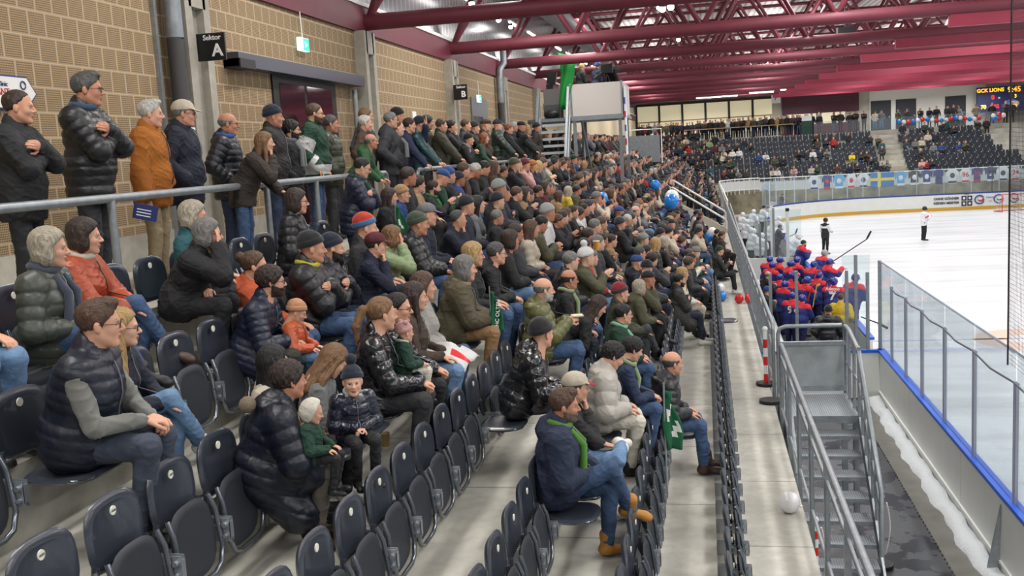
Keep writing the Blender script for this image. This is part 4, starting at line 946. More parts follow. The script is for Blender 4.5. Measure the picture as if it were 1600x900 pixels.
def head_mesh(tier, g):
    key = ('head', tier, g)
    if key not in _cache:
        V, Q = snet(lambda P: sdf_head(P, g), (-.14, -.11, -.26), (.14, .11, .15), HSTEP[tier])
        c = V[Q].mean(1); lip = ((c[:, 0] > .088) & (abs(c[:, 1]) < .021) & (c[:, 2] < -.053) & (c[:, 2] > -.074)).astype(int)
        _cache[key] = (V, Q, lip)
    return _cache[key]
def sdf_hand(P, curl):
    d = d_ell(P, (.045, 0, 0), (.052, .040, .017)); d = smin(d, d_rc(P, (-.05, 0, 0), (.01, 0, 0), .027, .026, (0, 0, 1), .8), .02)
    for i, (y, L) in enumerate(((.030, .072), (.010, .080), (-.010, .075), (-.029, .060))):
        a = A(.082-.004*abs(i-1.2), y, 0); ang = curl*(.55+.08*i)
        for sgm, (fr, r) in enumerate(((.42, .0095), (.33, .0088), (.25, .0078))):
            b = a+A(math.cos(ang)*L*fr, -y*.08, -math.sin(ang)*L*fr); d = smin(d, d_rc(P, a, b, r, r*.94), .005 if sgm == 0 else .003); a = b; ang += curl*.75
    a = A(.02, .034, -.004); b = a+A(.036, .028, -.014); c = b+A(.032, .006-.02*curl*.4, -.012)
    d = smin(d, d_rc(P, a, b, .013, .0105), .012); d = smin(d, d_rc(P, b, c, .0105, .0085), .004)
    return d
def hand_mesh(tier, curl, side):
    key = ('hand', tier, curl, side)
    if key not in _cache:
        V, Q = snet(lambda P: sdf_hand(P, curl), (-.09, -.075, -.11), (.19, .10, .05), {0: .0045, 1: .0075, 2: .012}[tier])
        if side < 0: pass
        else: V = V*np.array([1, -1, 1]); Q = Q[:, ::-1]
        _cache[key] = (V, Q)
    return _cache[key]
# -------- hair, hats, glasses in the frame of the head
def noisy(P, f, a): return a*(np.sin(P[..., 0]*f+np.sin(P[..., 1]*f*.7))*np.sin(P[..., 1]*f*1.1+1)*np.sin(P[..., 2]*f*.8+2))
def faceplane(P, dx=0., dz=0.): return (P[..., 0]-.080-dx)*.78-(P[..., 2]-.072-dz)*.60
def sdf_hair(P, style):
    cap = d_ell(P, (-.016, 0, .039), (.1045, .0835, .0925)); nz = noisy(P*A(1, 1, .4), 120, .004)+noisy(P*A(1, 1, .35), 260, .0025)
    if style == 'short': d = smax(cap, faceplane(P), .012)
    elif style == 'crew': d = smax(cap+.0015, faceplane(P, -.006, .012), .01)
    elif style == 'curly': d = smax(cap-.012+noisy(P, 130, .007), faceplane(P, .01, -.004), .012)
    elif style == 'quiff': d = smin(smax(cap, faceplane(P), .012), smax(d_ell(P, (.035, 0, .108), (.058, .052, .032)), -(P[..., 2]-.07), .01), .02)
    elif style == 'bald': d = smax(smax(cap+.0005, faceplane(P, -.03, -.05), .01), P[..., 2]-.045, .02)
    elif style == 'receding': d = smax(cap+.0005, faceplane(P, -.03, .0), .02)
    elif style in ('bob', 'fringe'):
        d = smax(cap-.012, faceplane(P, 0., -.01 if style == 'fringe' else 0), .015)
        for s in (1, -1): d = smin(d, d_ell(P, (-.012, s*.068, -.035), (.055, .030, .075)), .02)
        d = smin(d, d_ell(P, (-.072, 0, -.035), (.042, .075, .075)), .03)
        if style == 'fringe': d = smin(d, d_rc(P, (.078, .05, .06), (.078, -.05, .06), .018, .018), .02)
    elif style in ('long', 'longfront'):
        d = smax(cap-.008, faceplane(P, -.004, .0), .012)
        d = smin(d, d_rc(P, (-.06, .03, .0), (-.085, .05, -.30), .055, .035), .04); d = smin(d, d_rc(P, (-.06, -.03, .0), (-.085, -.05, -.30), .055, .035), .04)
        for s in (1, -1):
            e = (.03, s*.11, -.36) if style == 'longfront' else (-.03, s*.10, -.30)
            d = smin(d, d_rc(P, (-.005, s*.075, .01), e, .026, .024), .03)
    elif style == 'ponytail':
        d = smax(cap-.002, faceplane(P, -.01, .01), .012); d = smin(d, d_rc(P, (-.105, 0, .055), (-.150, 0, .035), .022, .030), .01)
        d = smin(d, d_rc(P, (-.150, 0, .035), (-.195, .0, -.08), .034, .032), .01); d = smin(d, d_rc(P, (-.195, 0, -.08), (-.185, .0, -.22), .032, .012), .01)
    elif style == 'bun':
        d = smax(cap-.002, faceplane(P, -.01, .01), .012); d = smin(d, d_ell(P, (-.115, 0, .075), (.045, .045, .045)), .01)
    else: d = cap
    if style in ('short', 'crew', 'curly', 'quiff', 'bald', 'receding', 'bob', 'bun', 'ponytail'):
        for s in (1, -1): d = smin(d, d_rc(P, (.086, s*.014, .026), (.080, s*.042, .028), .0045, .004), .002)
    return d+nz
HB = {'long': ((-.2, -.17, -.4), (.13, .17, .17)), 'longfront': ((-.2, -.18, -.45), (.14, .18, .17)), 'ponytail': ((-.26, -.12, -.27), (.13, .12, .17))}
def hair_mesh(tier, style):
    key = ('hair', tier, style)
    if key not in _cache:
        lo, hi = HB.get(style, ((-.19, -.13, -.15), (.13, .13, .18)))
        V, Q = snet(lambda P: sdf_hair(P, style), lo, hi, HSTEP[tier]*1.05); _cache[key] = to_mesh('hair', V, Q, [None])
    return _cache[key]
def sdf_hat(P, style):
    z = P[..., 2]+.28*P[..., 0]*0
    tilt = (P[..., 2]-.030)+(-.32)*(P[..., 0]+.01)
    if style in ('beanie', 'pom', 'bearpom'):
        d = smax(d_ell(P, (-.024, 0, .055), (.110, .091, .100))+noisy(P, 60, .003), -(tilt), .008)
        band = smax(smax(d_ell(P, (-.020, 0, .045), (.119, .100, .105)), -(tilt+.004), .006), tilt-.045, .006); d = smin(d, band, .006)
        if style == 'pom': d = smin(d, d_ell(P, (-.05, 0, .19), (.05, .05, .048))+noisy(P, 260, .006), .004)
        if style == 'bearpom':
            for s in (1, -1): d = smin(d, d_ell(P, (-.03, s*.07, .14), (.032, .03, .032)), .006)
    elif style in ('cap', 'flatcap'):
        d = smax(d_ell(P, (-.014, 0, .05), (.110, .092, .090)), -(P[..., 2]-.035+(-.10)*P[..., 0]), .006)
        br = smax(abs(P[..., 2]-.052+.35*(P[..., 0]-.09)+2.2*P[..., 1]**2)-.004, d_ell(P, (.085, 0, .04), (.085 if style == 'cap' else .055, .075, .2)), .004); br = smax(br, -(P[..., 0]-.05), .004)
        d = smin(d, br, .006)
        if style == 'flatcap': d = smin(d, d_ell(P, (.01, 0, .085), (.115, .1, .04)), .02)
    elif style == 'hood':
        d = smax(d_ell(P, (-.02, 0, .01), (.135, .115, .15)), (P[..., 0]-.045)*.9-(P[..., 2]-.1)*.25, .02); d = smax(d, -d_ell(P, (.06, 0, -.005), (.09, .075, .11)), .02)
    elif style == 'helmet':
        d = smax(d_ell(P, (-.012, 0, .045), (.130, .108, .112)), -(P[..., 2]-.03-.0*P[..., 0]+(.5*np.minimum(0, P[..., 0]-.02))*-1*-1*-1), .01)
        d = smax(d_ell(P, (-.012, 0, .040), (.130, .108, .115)), faceplane(P, .028, -.045)*1., .012); d = smax(d, -(P[..., 2]+.055), .01)
        d = smax(d, -smax(abs(abs(P[..., 1])-.035)-.007, -(P[..., 2]-.11), .004), .004)
        d = smin(d, smax(abs(P[..., 0]-.125)-.006, d_ell(P, (.125, 0, .005), (.03, .085, .028)), .004), .01)
    elif style == 'headband': d = smax(smax(d_ell(P, (-.014, 0, .04), (.112, .093, .098)), abs(tilt-.022)-.022, .006), -d_ell(P, (-.014, 0, .04), (.095, .08, .09)), .003)
    return d
def hat_mesh(tier, style):
    key = ('hat', tier, style)
    if key not in _cache:
        V, Q = snet(lambda P: sdf_hat(P, style), (-.19, -.15, -.17), (.2, .15, .26), HSTEP[tier]*1.05)
        c = V[Q].mean(1); t_ = c[:, 2]-.030-.32*(c[:, 0]+.01)
        mi = np.zeros(len(Q), int)
        if style in ('beanie', 'pom', 'bearpom'): mi = (t_ < .046).astype(int); mi[c[:, 2] > .153] = 1
        if style in ('cap', 'flatcap'): mi = (c[:, 0] > .088).astype(int)
        _cache[key] = to_mesh('hat', V, Q, [None, None], mi)
    return _cache[key]
def beard_mesh(tier, full):
    key = ('beard', tier, full)
    if key not in _cache:
        def fn(P):
            d = sdf_head(P)-.0028+noisy(P, 240, .0022); d = smax(d, P[..., 2]+.045-.5*np.clip(.06-P[..., 0], 0, .1), .006); d = smax(d, -(P[..., 2]+.125), .008); d = smax(d, -(P[..., 0]+.012), .01)
            return smax(d, -d_ell(P, (.10, 0, -.063), (.022, .022, .010)), .003)
        V, Q = snet(fn, (-.03, -.1, -.15), (.14, .1, .02), HSTEP[tier]); _cache[key] = to_mesh('beard', V, Q, [None])
    return _cache[key]
def glasses_mesh():
    if 'glasses' not in _cache:
        mb = MB()
        for s in (1, -1):
            mb.tube([(.098+.002*math.sin(a), s*.032+.024*math.cos(a), .0+.019*math.sin(a)) for a in np.linspace(0, 2*PI, 14, endpoint=False)], .0022, 5, closed=True)
            mb.tube([(.098, s*.055, .006), (.07, s*.074, .006), (-.005, s*.083, .004)], .002, 5)
        mb.tube([(.1, .009, .004), (.1, -.009, .004)], .002, 5); _cache['glasses'] = mb.mesh('glasses', [None])
    return _cache['glasses']
def eye_mesh():
    if 'eye' not in _cache:
        mb = MB(); mb.ell((0, 0, 0), (.0125,)*3, 12); mb.ell((.0062, 0, 0), (.0073, .0078, .0068), 8, mi=1); _cache['eye'] = mb.mesh('eye', [mat('eye_white', srgb(150, 140, 130), rough=.3), mat('iris_dark', srgb(50, 40, 34), rough=.15)])
    return _cache['eye']
def shoe_mesh(kind):
    key = ('shoe', kind)
    if key not in _cache:
        def fn(P):
            d = d_rc(P, (-.03, 0, -.035), (.13, 0, -.045), .045, .034, (0, 0, 1), .9); d = smin(d, d_rc(P, (0, 0, -.03), (-.01, 0, .03 if kind != 'boot' else .08), .048, .05), .03)
            d = smin(d, d_ell(P, (.15, 0, -.052), (.055, .043, .034)), .03)
            d = smax(d, -(P[..., 2]+.085), .004); return d
        V, Q = snet(fn, (-.11, -.08, -.1), (.23, .08, .15), .010)
        c = V[Q].mean(1); V[V[:, 2] < -.066] *= np.array([1.04, 1.06, 1]); mi = (c[:, 2] < -.066).astype(int); mi[(abs(c[:, 1]) < .014) & (c[:, 0] > .03) & (c[:, 0] < .12) & (c[:, 2] > -.03)] = 2
        _cache[key] = to_mesh('shoe', V, Q, [None, None, None], mi)
    return _cache[key]
# -------- skeleton and clothes
def ik(S, W, l1, l2, pole):
    S, W = np.array(S, float), np.array(W, float); v = W-S; L = np.linalg.norm(v); L2 = min(L, (l1+l2)*.995); v = v/L; W = S+v*L2
    a = (l1*l1-l2*l2+L2*L2)/(2*L2); h = math.sqrt(max(0, l1*l1-a*a)); p = np.array(pole, float); p = p-v*(p@v); p /= np.linalg.norm(p)+1e-9
    return S+v*a+p*h, W
ARMS = {  # wrist (x, |y|, z relative to hips) or special; hand direction (x, inward, z); curl; elbow pole (x, out, z)
 'clasp': ((.38, .045, .12), (.8, .55, -.25), 1.0, (-.3, .8, -.6)), 'lap': ((.30, .11, .13), (1, .1, -.25), .5, (-.5, .7, -.5)), 'lap2': ((.22, .05, .13), (.5, .8, -.2), .7, (-.5, .8, -.4)),
 'phone': ((.30, .06, .30), (.8, .3, .3), 1.0, (-.2, .6, -1)), 'clap': ((.30, .05, .38), (.8, .2, .6), .3, (-.1, .8, -.8)),
 'pocket': ((.09, .20, .02), (.4, .4, -1), .6, (-.8, .6, .2)), 'rail': ((.40, .24, -.03), (.9, .1, -.3), .9, (-.4, .7, -.2)), 'hang': ((.03, .25, -.13), (.2, 0, -1), .6, (-1, .3, 0)), 'down': ((.10, .22, .0), (.5, .1, -1), .6, (-1, .5, 0))}
def skeleton(sp):
    st = sp.get('stand', False); J = {}; lean = sp.get('lean', .12 if not st else .03); side = sp.get('side', 0.)
    pz = .93 if st else .535
    P0 = np.array([0, 0, pz]); up = np.array([math.sin(lean), side, math.cos(lean)]); up /= np.linalg.norm(up); tw = sp.get('twist', 0.)
    fw = np.array([math.cos(lean), 0, -math.sin(lean)]); lat = np.array([-math.sin(tw)*.8, math.cos(tw), 0])
    J['P'] = P0; J['up'] = up; J['fw'] = fw; J['lat'] = lat; w = sp.get('wide', 1.)
    J['C'] = P0+up*.33; J['N'] = P0+up*.475
    for s, n in ((1, 'L'), (-1, 'R')): J['S'+n] = P0+up*.425+lat*s*.175*w; J['H'+n] = P0+np.array([0, s*.09, 0])
    hup = np.array([math.sin(lean*.5), side, math.cos(lean*.5)]); J['HD'] = J['N']+hup*.165+np.array([.045+.02*sp.get('hp', 0), 0, 0])
    kn = sp.get('knee', .11)
    for s, n in ((1, 'L'), (-1, 'R')):
        if st:
            J['K'+n] = J['H'+n]*[1, 1.05, 1]+np.array([.02, 0, -.43]); J['A'+n] = np.array([-.02, s*.10, .09]); J['T'+n] = np.array([1, s*.2, 0])
        else:
            J['K'+n] = np.array([.42, s*kn, .535]); fx = sp.get('foot', -.09); J['A'+n] = np.array([.42+fx, s*kn*.95, .09]); J['T'+n] = np.array([1, s*.12, 0])
    if sp.get('leg') == 'cross':    # right leg over left knee
        J['KR'] = np.array([.42, -.02, .68]); J['AR'] = np.array([.56, .12, .33]); J['TR'] = np.array([1, .1, -.3]); J['KL'] = np.array([.42, .04, .53]); J['AL'] = np.array([.38, .02, .09])
    if sp.get('leg') == 'ankle':
        J['KR'] = np.array([.40, -.20, .62]); J['AR'] = np.array([.47, .16, .62]); J['TR'] = np.array([.5, .6, -.3])
    if sp.get('leg') == 'out': J['AL'] += [.2, 0, 0]; J['AR'] += [.12, 0, 0]
    am = sp.get('arms', 'lap'); am = am if isinstance(am, tuple) else (am, am); base = np.array([0, 0, pz])
    for s, n, a in ((1, 'L', am[0]), (-1, 'R', am[1])):
        if a == 'cross': W = J['C']+fw*(.20 if s > 0 else .17)+np.array([0, -s*.06, .0+(.02 if s > 0 else -.03)]); D = np.array([.15, -s*1, .12]); c = .5; pole = (.2, s*.9, -.8)
        elif a == 'chin': W = J['HD']+np.array([.075, s*.02, -.20]); D = np.array([-.1, -s*.15, 1]); c = 1.0; pole = (.3, s*.4, -1)
        elif a == 'face': W = J['HD']+np.array([.10, s*.06, -.11]); D = np.array([-.05, -s*.3, 1]); c = .3; pole = (.3, s*.5, -1)
        elif a == 'up': W = J['HD']+np.array([.25, s*.12, -.02]); D = np.array([.2, -s*.1, 1]); c = .2; pole = (0, s*.6, -1)
        elif a == 'point': W = J['C']+np.array([.45, s*.1, .12]); D = np.array([1, .2, 0]); c = .3; pole = (0, s*.4, -1)
        elif isinstance(a, tuple): W = np.array(a[0], float); D = np.array(a[1], float); c = a[2]; pole = (-.3, s*.8, -.6)
        else:
            wv, dv, c, pv = ARMS[a]; W = base+np.array([wv[0], s*wv[1], wv[2]]); 
            if a in ('phone', 'clap'): W = W+np.array([math.sin(lean)*.2, 0, 0])
            D = np.array([dv[0], -s*dv[1], dv[2]]); pole = (pv[0], s*pv[1], pv[2])
        E_, W = ik(J['S'+n], W, .285, .255, pole); J['E'+n] = E_; J['W'+n] = W; J['D'+n] = D/np.linalg.norm(D); J['c'+n] = c
    return J
def frame(x, zhint):
    x = x/np.linalg.norm(x); z = zhint-x*(x@zhint); z /= np.linalg.norm(z)+1e-9; return np.stack([x, np.cross(z, x), z], 1)
def cloth_top(J, sp, h):
    fat = sp.get('fat', .0); w = sp.get('wide', 1.); st = sp.get('stand', False); kind = sp.get('top', 'plain'); fem = sp.get('g', 'm') == 'f'
    R = np.stack([J['fw'], np.cross(J['up'], J['fw']), J['up']], 1); P0, up, fw = J['P'], J['up'], J['fw']
    fat = fat+.008; b = .0+fat+(.026 if kind == 'vest' else 0); sb = .0+max(fat, -.005); long = sp.get('long', 0.)
    def fn(P):
        d = d_ell(P, P0+up*.09+fw*.015, (.125+b+.02*w*(not fem), .165*w+b, .19), R)
        d = smin(d, d_ell(P, P0+up*.30+fw*.012, (.122+b, .172*w+b, .19), R), .05)
        d = smin(d, d_rc(P, J['SL']-J['lat']*.03, J['SR']+J['lat']*.03, .062+b*.6, .062+b*.6), .06)
        d = smin(d, d_rc(P, J['N']-up*.04, J['N']+up*(.06 if sp.get('collar', 1) else .03)-fw*.012, .085+b*.4, .070+b*.3), .045); d = smax(d, -d_rc(P, J['N']+up*.045, J['N']+up*.16+fw*.03, .052, .075), .008)
        if fem: d = smin(d, d_ell(P, P0+up*.30+fw*.09, (.06+b, .13, .075), R), .04)
        if kind == 'hoodie' or sp.get('hood'):
            d = smin(d, d_ell(P, J['N']-fw*.085-up*.02, (.075, .115, .075), R), .03); d = smin(d, d_rc(P, J['N']+J['lat']*.085+up*.0, J['N']-fw*.08+up*.03, .04, .05), .03); d = smin(d, d_rc(P, J['N']-J['lat']*.085+up*.0, J['N']-fw*.08+up*.03, .04, .05), .03)
        for n in 'LR':
            if kind != 'vest':
                d = smin(d, d_rc(P, J['S'+n], J['E'+n], .062+sb*.8, .052+sb*.8), .035); e2 = J['W'+n]-(J['W'+n]-J['E'+n])*.03
                d = smin(d, d_rc(P, J['E'+n], e2, .052+sb*.8, .040+sb*.6), .012)
        if not st:
            for n, s in (('L', 1), ('R', -1)):
                kx = J['K'+n]; d = smin(d, d_rc(P, J['H'+n]+[.0, 0, -.0], J['H'+n]+(kx-J['H'+n])*(.18+long*.6), .098+b*.5, .094+b*.5), .05)
            if long: d = smin(d, d_rc(P, P0+[.02, 0, -.03], P0+[.25, 0, -.08-.18*long], .13, .16, (0, 1, 0), 1.5), .06)
        else:
            d = smin(d, d_rc(P, P0+[0, 0, .04], P0+[0, 0, -.06-long*.45], .13+b*.6, .135+b*.6+long*.04, (0, 1, 0), 1.28), .05); d = smax(d, (P0[2]-.13-long*.45)-P[..., 2], .015)
        return d
    pts = np.array([P0-[.15, .2, .2+long*.5], P0+[.2, .2, .1]]+[J[k] for k in ('N', 'SL', 'SR', 'EL', 'ER', 'WL', 'WR')]+[J['N']+[0, 0, .06]]+([P0+[.45, 0, -.25]] if long and not st else []))
    if kind == 'vest': pts = pts[:5]
    m_ = .15+b
    V, Q = snet(fn, pts.min(0)-m_, pts.max(0)+m_, h)
    if kind == 'vest': keep = None
    if sp.get('quilt', 0) and len(V):     # baffles across body and along sleeves
        segs = [(P0-up*.2, J['N']+up*.05, 0)]+([] if kind == 'vest' else [(J['S'+n], J['E'+n], 1) for n in 'LR']+[(J['E'+n], J['W'+n], 1) for n in 'LR'])
        best = np.full(len(V), 9.); tt = np.zeros(len(V)); off = 0
        for i, (a, c, kd) in enumerate(segs):
            ab = c-a; t = np.clip(((V-a)@ab)/(ab@ab), 0, 1); r = np.linalg.norm(V-a-t[:, None]*ab, axis=1)-(.14 if kd == 0 else .045)
            mlt = r < best; best[mlt] = r[mlt]; tt[mlt] = (t*np.linalg.norm(ab))[mlt]+(.0 if kd == 0 else .03)
        nrm = vnormals(V, Q); pit = sp['quilt']; ph = np.abs(np.sin(PI*tt/pit))**.55; amp = .0065 if pit > .06 else .0045
        V = V+nrm*((ph-.75)*amp*1.6+noisy(V, 45, .0025)+folds(V, .003))[:, None]
    else:
        nrm = vnormals(V, Q); V = V+nrm*(noisy(V, 26, .006)+folds(V, .0075))[:, None]
    return V, Q
def folds(V, a):
    r = np.zeros(len(V))
    for (dx, dy, dz), f, ph in (((.3, .5, 1), 34, 0), ((1, -.4, .6), 27, 1.3), ((-.5, 1, .5), 41, 2.1), ((.2, -1, 1.2), 52, .4)):
        u = V@np.array([dx, dy, dz])*f+1.6*np.sin(V@np.array([dz, dx, -dy])*f*.33+ph)+ph; r += (1-np.abs(np.sin(u)))**3*(.5+.5*np.sin(V@np.array([-dy, dz, dx])*f*.4+ph))
    return a*r
def vnormals(V, Q):
    n = np.cross(V[Q[:, 2]]-V[Q[:, 0]], V[Q[:, 3]]-V[Q[:, 1]]); N = np.zeros_like(V)
    for k in range(4): np.add.at(N, Q[:, k], n)
    return N/(np.linalg.norm(N, axis=1, keepdims=True)+1e-12)
def cloth_legs(J, sp, h):
    lw = sp.get('legw', 1.); 
    def fn(P):
        d = d_ell(P, J['P']+[0, 0, -.01], (.125, .165, .12))
        for n in 'LR':
            d = smin(d, d_rc(P, J['H'+n], J['K'+n], .088*lw, .066*lw), .03); foot = J['A'+n]+(J['K'+n]-J['A'+n])*.06
            d = smin(d, d_rc(P, J['K'+n], foot, .066*lw, .050*lw), .012)
        return d
    pts = np.array([J[k] for k in ('P', 'HL', 'HR', 'KL', 'KR', 'AL', 'AR')]); V, Q = snet(fn, pts.min(0)-.14, pts.max(0)+.14, h)
    nrm = vnormals(V, Q); V = V+nrm*(noisy(V, 30, .004)+folds(V, .0055))[:, None]
    return V, Q
def body_core(J, h=.03):
    def fn(P):
        d = d_ell(P, J['P']+J['up']*.1, (.09, .13, .17)); d = smin(d, d_ell(P, J['P']+J['up']*.30, (.085, .14, .16)), .05); d = smin(d, d_rc(P, J['SL'], J['SR'], .04, .04), .04)
        for n in 'LR':
            d = smin(d, d_rc(P, J['S'+n], J['E'+n], .042, .036), .02); d = smin(d, d_rc(P, J['E'+n], J['W'+n], .036, .024), .02)
            d = smin(d, d_rc(P, J['H'+n], J['K'+n], .065, .048), .02); d = smin(d, d_rc(P, J['K'+n], J['A'+n], .048, .033), .02)
        return d
    pts = np.array([J[k] for k in ('N', 'SL', 'SR', 'EL', 'ER', 'WL', 'WR', 'P', 'KL', 'KR', 'AL', 'AR')]); return snet(fn, pts.min(0)-.15, pts.max(0)+.12, h)
# -------- cloth and skin colours
def fab(rgb, kind='plain'):
    nm = '%s_cloth_%d_%d_%d' % ((kind,)+tuple(rgb)); c = tuple(v*.74 for v in srgb(*rgb))
    if kind == 'puffer': return mat(nm, c, rough=.42, bump=.35, bscale=28, bdist=.01, var=.06)
    if kind == 'shiny': return mat(nm, c, rough=.2, bump=.6, bscale=22, bdist=.012, coat=.4)
    if kind == 'knit': return mat(nm, c, rough=.95, bump=.5, bscale=220, bdist=.003, stretch=(1, 1, .35), sheen=.2)
    if kind == 'denim': return mat(nm, c, rough=.85, bump=.5, bscale=13, bdist=.03, var=.2, vscale=9)
    if kind == 'hair': return mat(nm, c, rough=.5, bump=1., bscale=110, bdist=.012, stretch=(.5, 2.2, .25), var=.38, vscale=75)
    return mat(nm, c, rough=.8, bump=.55, bscale=11, bdist=.035, var=.09, vscale=7)
SKINS = [(206, 156, 130), (196, 144, 118), (184, 130, 104), (214, 168, 144), (172, 118, 90)]
def skinm(i): return mat('skin_%d' % i, srgb(*SKINS[i % 5]), rough=.5, bump=.12, bscale=180, bdist=.002, var=.06, vscale=25, spec=.35)
LIP = mat('lips', srgb(170, 108, 96), rough=.45)
C = dict(black=(34, 35, 38), navy=(30, 37, 54), char=(60, 62, 66), grey=(120, 122, 124), lgrey=(170, 170, 168), olive=(84, 84, 60), dgreen=(26, 66, 48), green=(40, 92, 60), brown=(74, 58, 46), tan=(172, 138, 98), beige=(206, 194, 174), cream=(228, 222, 206), white=(228, 228, 226), red=(176, 40, 42), burg=(96, 28, 40), blue=(42, 74, 136), sky=(120, 170, 205), teal=(40, 92, 100), yellow=(222, 196, 40), ochre=(168, 104, 34), orange=(208, 96, 54), pink=(208, 160, 156), purple=(110, 84, 130),
         jean=(66, 92, 130), ljean=(116, 150, 188), djean=(44, 58, 84), slate=(68, 76, 92), lgreen=(150, 170, 124), khaki=(150, 134, 104), silver=(150, 152, 150), moss=(108, 108, 62))
HAIRC = dict(black=(30, 26, 25), dbrown=(58, 42, 34), brown=(92, 66, 48), lbrown=(140, 104, 70), blond=(196, 160, 104), ginger=(150, 86, 48), grey=(130, 128, 124), dgrey=(86, 84, 82), white=(206, 202, 194), ash=(186, 176, 156))
HAIRW = dict(black='black hair', dbrown='dark brown hair', brown='brown hair', lbrown='light brown hair', blond='blond hair', ginger='reddish hair', grey='grey hair', dgrey='dark grey hair', white='white hair', ash='ash blond hair')
def cc(c): return C[c] if isinstance(c, str) else c
def make_person(sp, name='person', parent_loc=(0, 0, 0), rz=0., scale=1.):
    tier = sp.get('tier', 1); h = {0: .0095, 1: .017, 2: .026}[tier]; J = skeleton(sp); g = sp.get('g', 'm')
    t = empty(name, parent_loc, rz); t.scale = (scale,)*3
    hs = sp.get('hs', 1.0); RH = rot(z=sp.get('hy', .25), y=sp.get('hp', .08), x=sp.get('hr', 0)); HD = J['HD']
    V, Q, lip = head_mesh(tier, g); L = [(V*hs@RH.T+HD, Q, lip)]
    am = sp.get('arms', 'lap'); am = am if isinstance(am, tuple) else (am, am)
    for n, s, a in (('L', 1, am[0]), ('R', -1, am[1])):
        if a == 'pocket' or sp.get('nohands'): continue
        up = np.array([0, 0, 1.]) if a not in ('cross', 'chin', 'face', 'up', 'hang') else (np.array([-1., 0, 0]) if a in ('chin', 'face', 'up') else np.array([1., 0, 0]) if a == 'cross' else np.array([0, float(s), 0]))
        if a in ('chin', 'face', 'up'): up = np.array([1., 0, 0])
        if a in ('phone',): up = np.array([.0, float(s), .5])
        if a == 'clap': up = np.array([.0, float(s), .1])
        Fm = frame(J['D'+n], up); Vh, Qh = hand_mesh(tier, J['c'+n], -s); L.append((Vh*1.0@Fm.T+J['W'+n]+J['D'+n]*.015, Qh, 0))
    Vc, Qc = body_core(J); L.append((Vc, Qc, 0)); V, Q, mi = union_meshes(L)
    put('body', to_mesh('body', V, Q, [skinm(sp.get('skin', 0)), LIP], mi), t)
    tm = sp['topm']; Vt, Qt = cloth_top(J, sp, h); tmi = None; tms = [tm]
    if sp.get('yokem'):
        c_ = Vt[Qt].mean(1); tms = [tm, sp['yokem']]; tmi = (((c_-J['P'])@J['up'] > .385) & (np.minimum(np.linalg.norm(c_-J['EL'], axis=1), np.linalg.norm(c_-J['ER'], axis=1)) > .12)).astype(int)
    if sp.get('bands'):
        c_ = Vt[Qt].mean(1); tms = [tm, sp['bandm']]; tmi = np.zeros(len(Qt), int)
        for a_, b_, lo_, hi_, rad in sp['bands']:
            ab_ = J[b_]-J[a_]; tt_ = ((c_-J[a_])@ab_)/(ab_@ab_); rr_ = np.linalg.norm(c_-J[a_]-tt_[:, None]*ab_, axis=1); tmi[(tt_ > lo_) & (tt_ < hi_) & (rr_ < rad)] = 1
    top = put(sp.get('topname', 'jacket'), to_mesh('jacket', Vt, Qt, tms, tmi), t)
    if tier == 0 and sp.get('topname', 'jacket') not in ('jersey',) and sp.get('zip', 1) and 'cross' not in am and 'chin' not in am and 'face' not in am:
        C0 = J['P']; ff = np.cross(J['up'], np.cross(J['fw'], J['up'])); la = np.cross(J['up'], J['fw']); rel = Vt-C0; zt_, zl, zf = rel@J['up'], rel@la, rel@J['fw']; pts_ = []
        for q_ in np.arange(.0, .50, .03):
            m_ = (abs(zt_-q_) < .02) & (abs(zl) < .03)
            if m_.any(): f_ = zf[m_].max(); pts_.append(tuple(C0+J['up']*q_+J['fw']*(f_+.001)))
        if len(pts_) > 4: MB().tube(pts_, .0045, 5).build('zip', M_BLACK if sum(tm.node_tree.nodes['Principled BSDF'].inputs[0].default_value[:3]) > .2 else mat('zip_metal', srgb(120, 122, 126), rough=.4, metal=.5), top)
    Vl, Ql = cloth_legs(J, sp, h); put('trousers', to_mesh('trousers', Vl, Ql, [sp['legm']]), t)
    if sp.get('top') == 'vest':
        sl = dict(sp); sl.update(top='plain', quilt=0, fat=-.02); Vs, Qs = cloth_top(J, sl, h); put('jumper', to_mesh('jumper', Vs, Qs, [sp['sleevem']]), t)
    HM = m4(RH, HD, hs)
    if sp.get('hair'): put('hair', hair_mesh(tier, sp['hair']), t, HM, [sp['hairm']])
    if sp.get('hat'): put('hat', hat_mesh(tier, sp['hat']), t, HM, [sp['hatm'], sp.get('hatm2', sp['hatm'])])
    if sp.get('beard'): put('beard', beard_mesh(tier, 1), t, HM, [sp.get('beardm', sp.get('hairm'))])
    if sp.get('glasses'): put('glasses', glasses_mesh(), t, HM, [M_BLACK])
    if tier == 0:
        for s in (1, -1): put('eye', eye_mesh(), t, m4(RH, HD+RH@np.array([.0735, s*.031, .001])*hs, hs))
    if sp.get('scarf'):
        mb = MB(); N_ = J['N']; up = J['up']; fw = J['fw']
        mb.tube([tuple(N_+up*(.045+.012*math.sin(a*2))+fw*(.082*math.cos(a))+J['lat']*.082*math.sin(a)) for a in np.linspace(0, 2*PI, 16, endpoint=False)], .026, 8, closed=True)
        if sp.get('scarf_ends', True):
            for s in (1, -1): mb.tube([tuple(N_+fw*.09+J['lat']*s*.05), tuple(J['C']+fw*(.155+sp.get('fat', 0))+J['lat']*s*.06+up*.05), tuple(J['C']+fw*(.165+sp.get('fat', 0))+J['lat']*s*.07-up*.17)], [.024, .028, .03], 8)
        mb.build('scarf', sp['scarfm'], t)
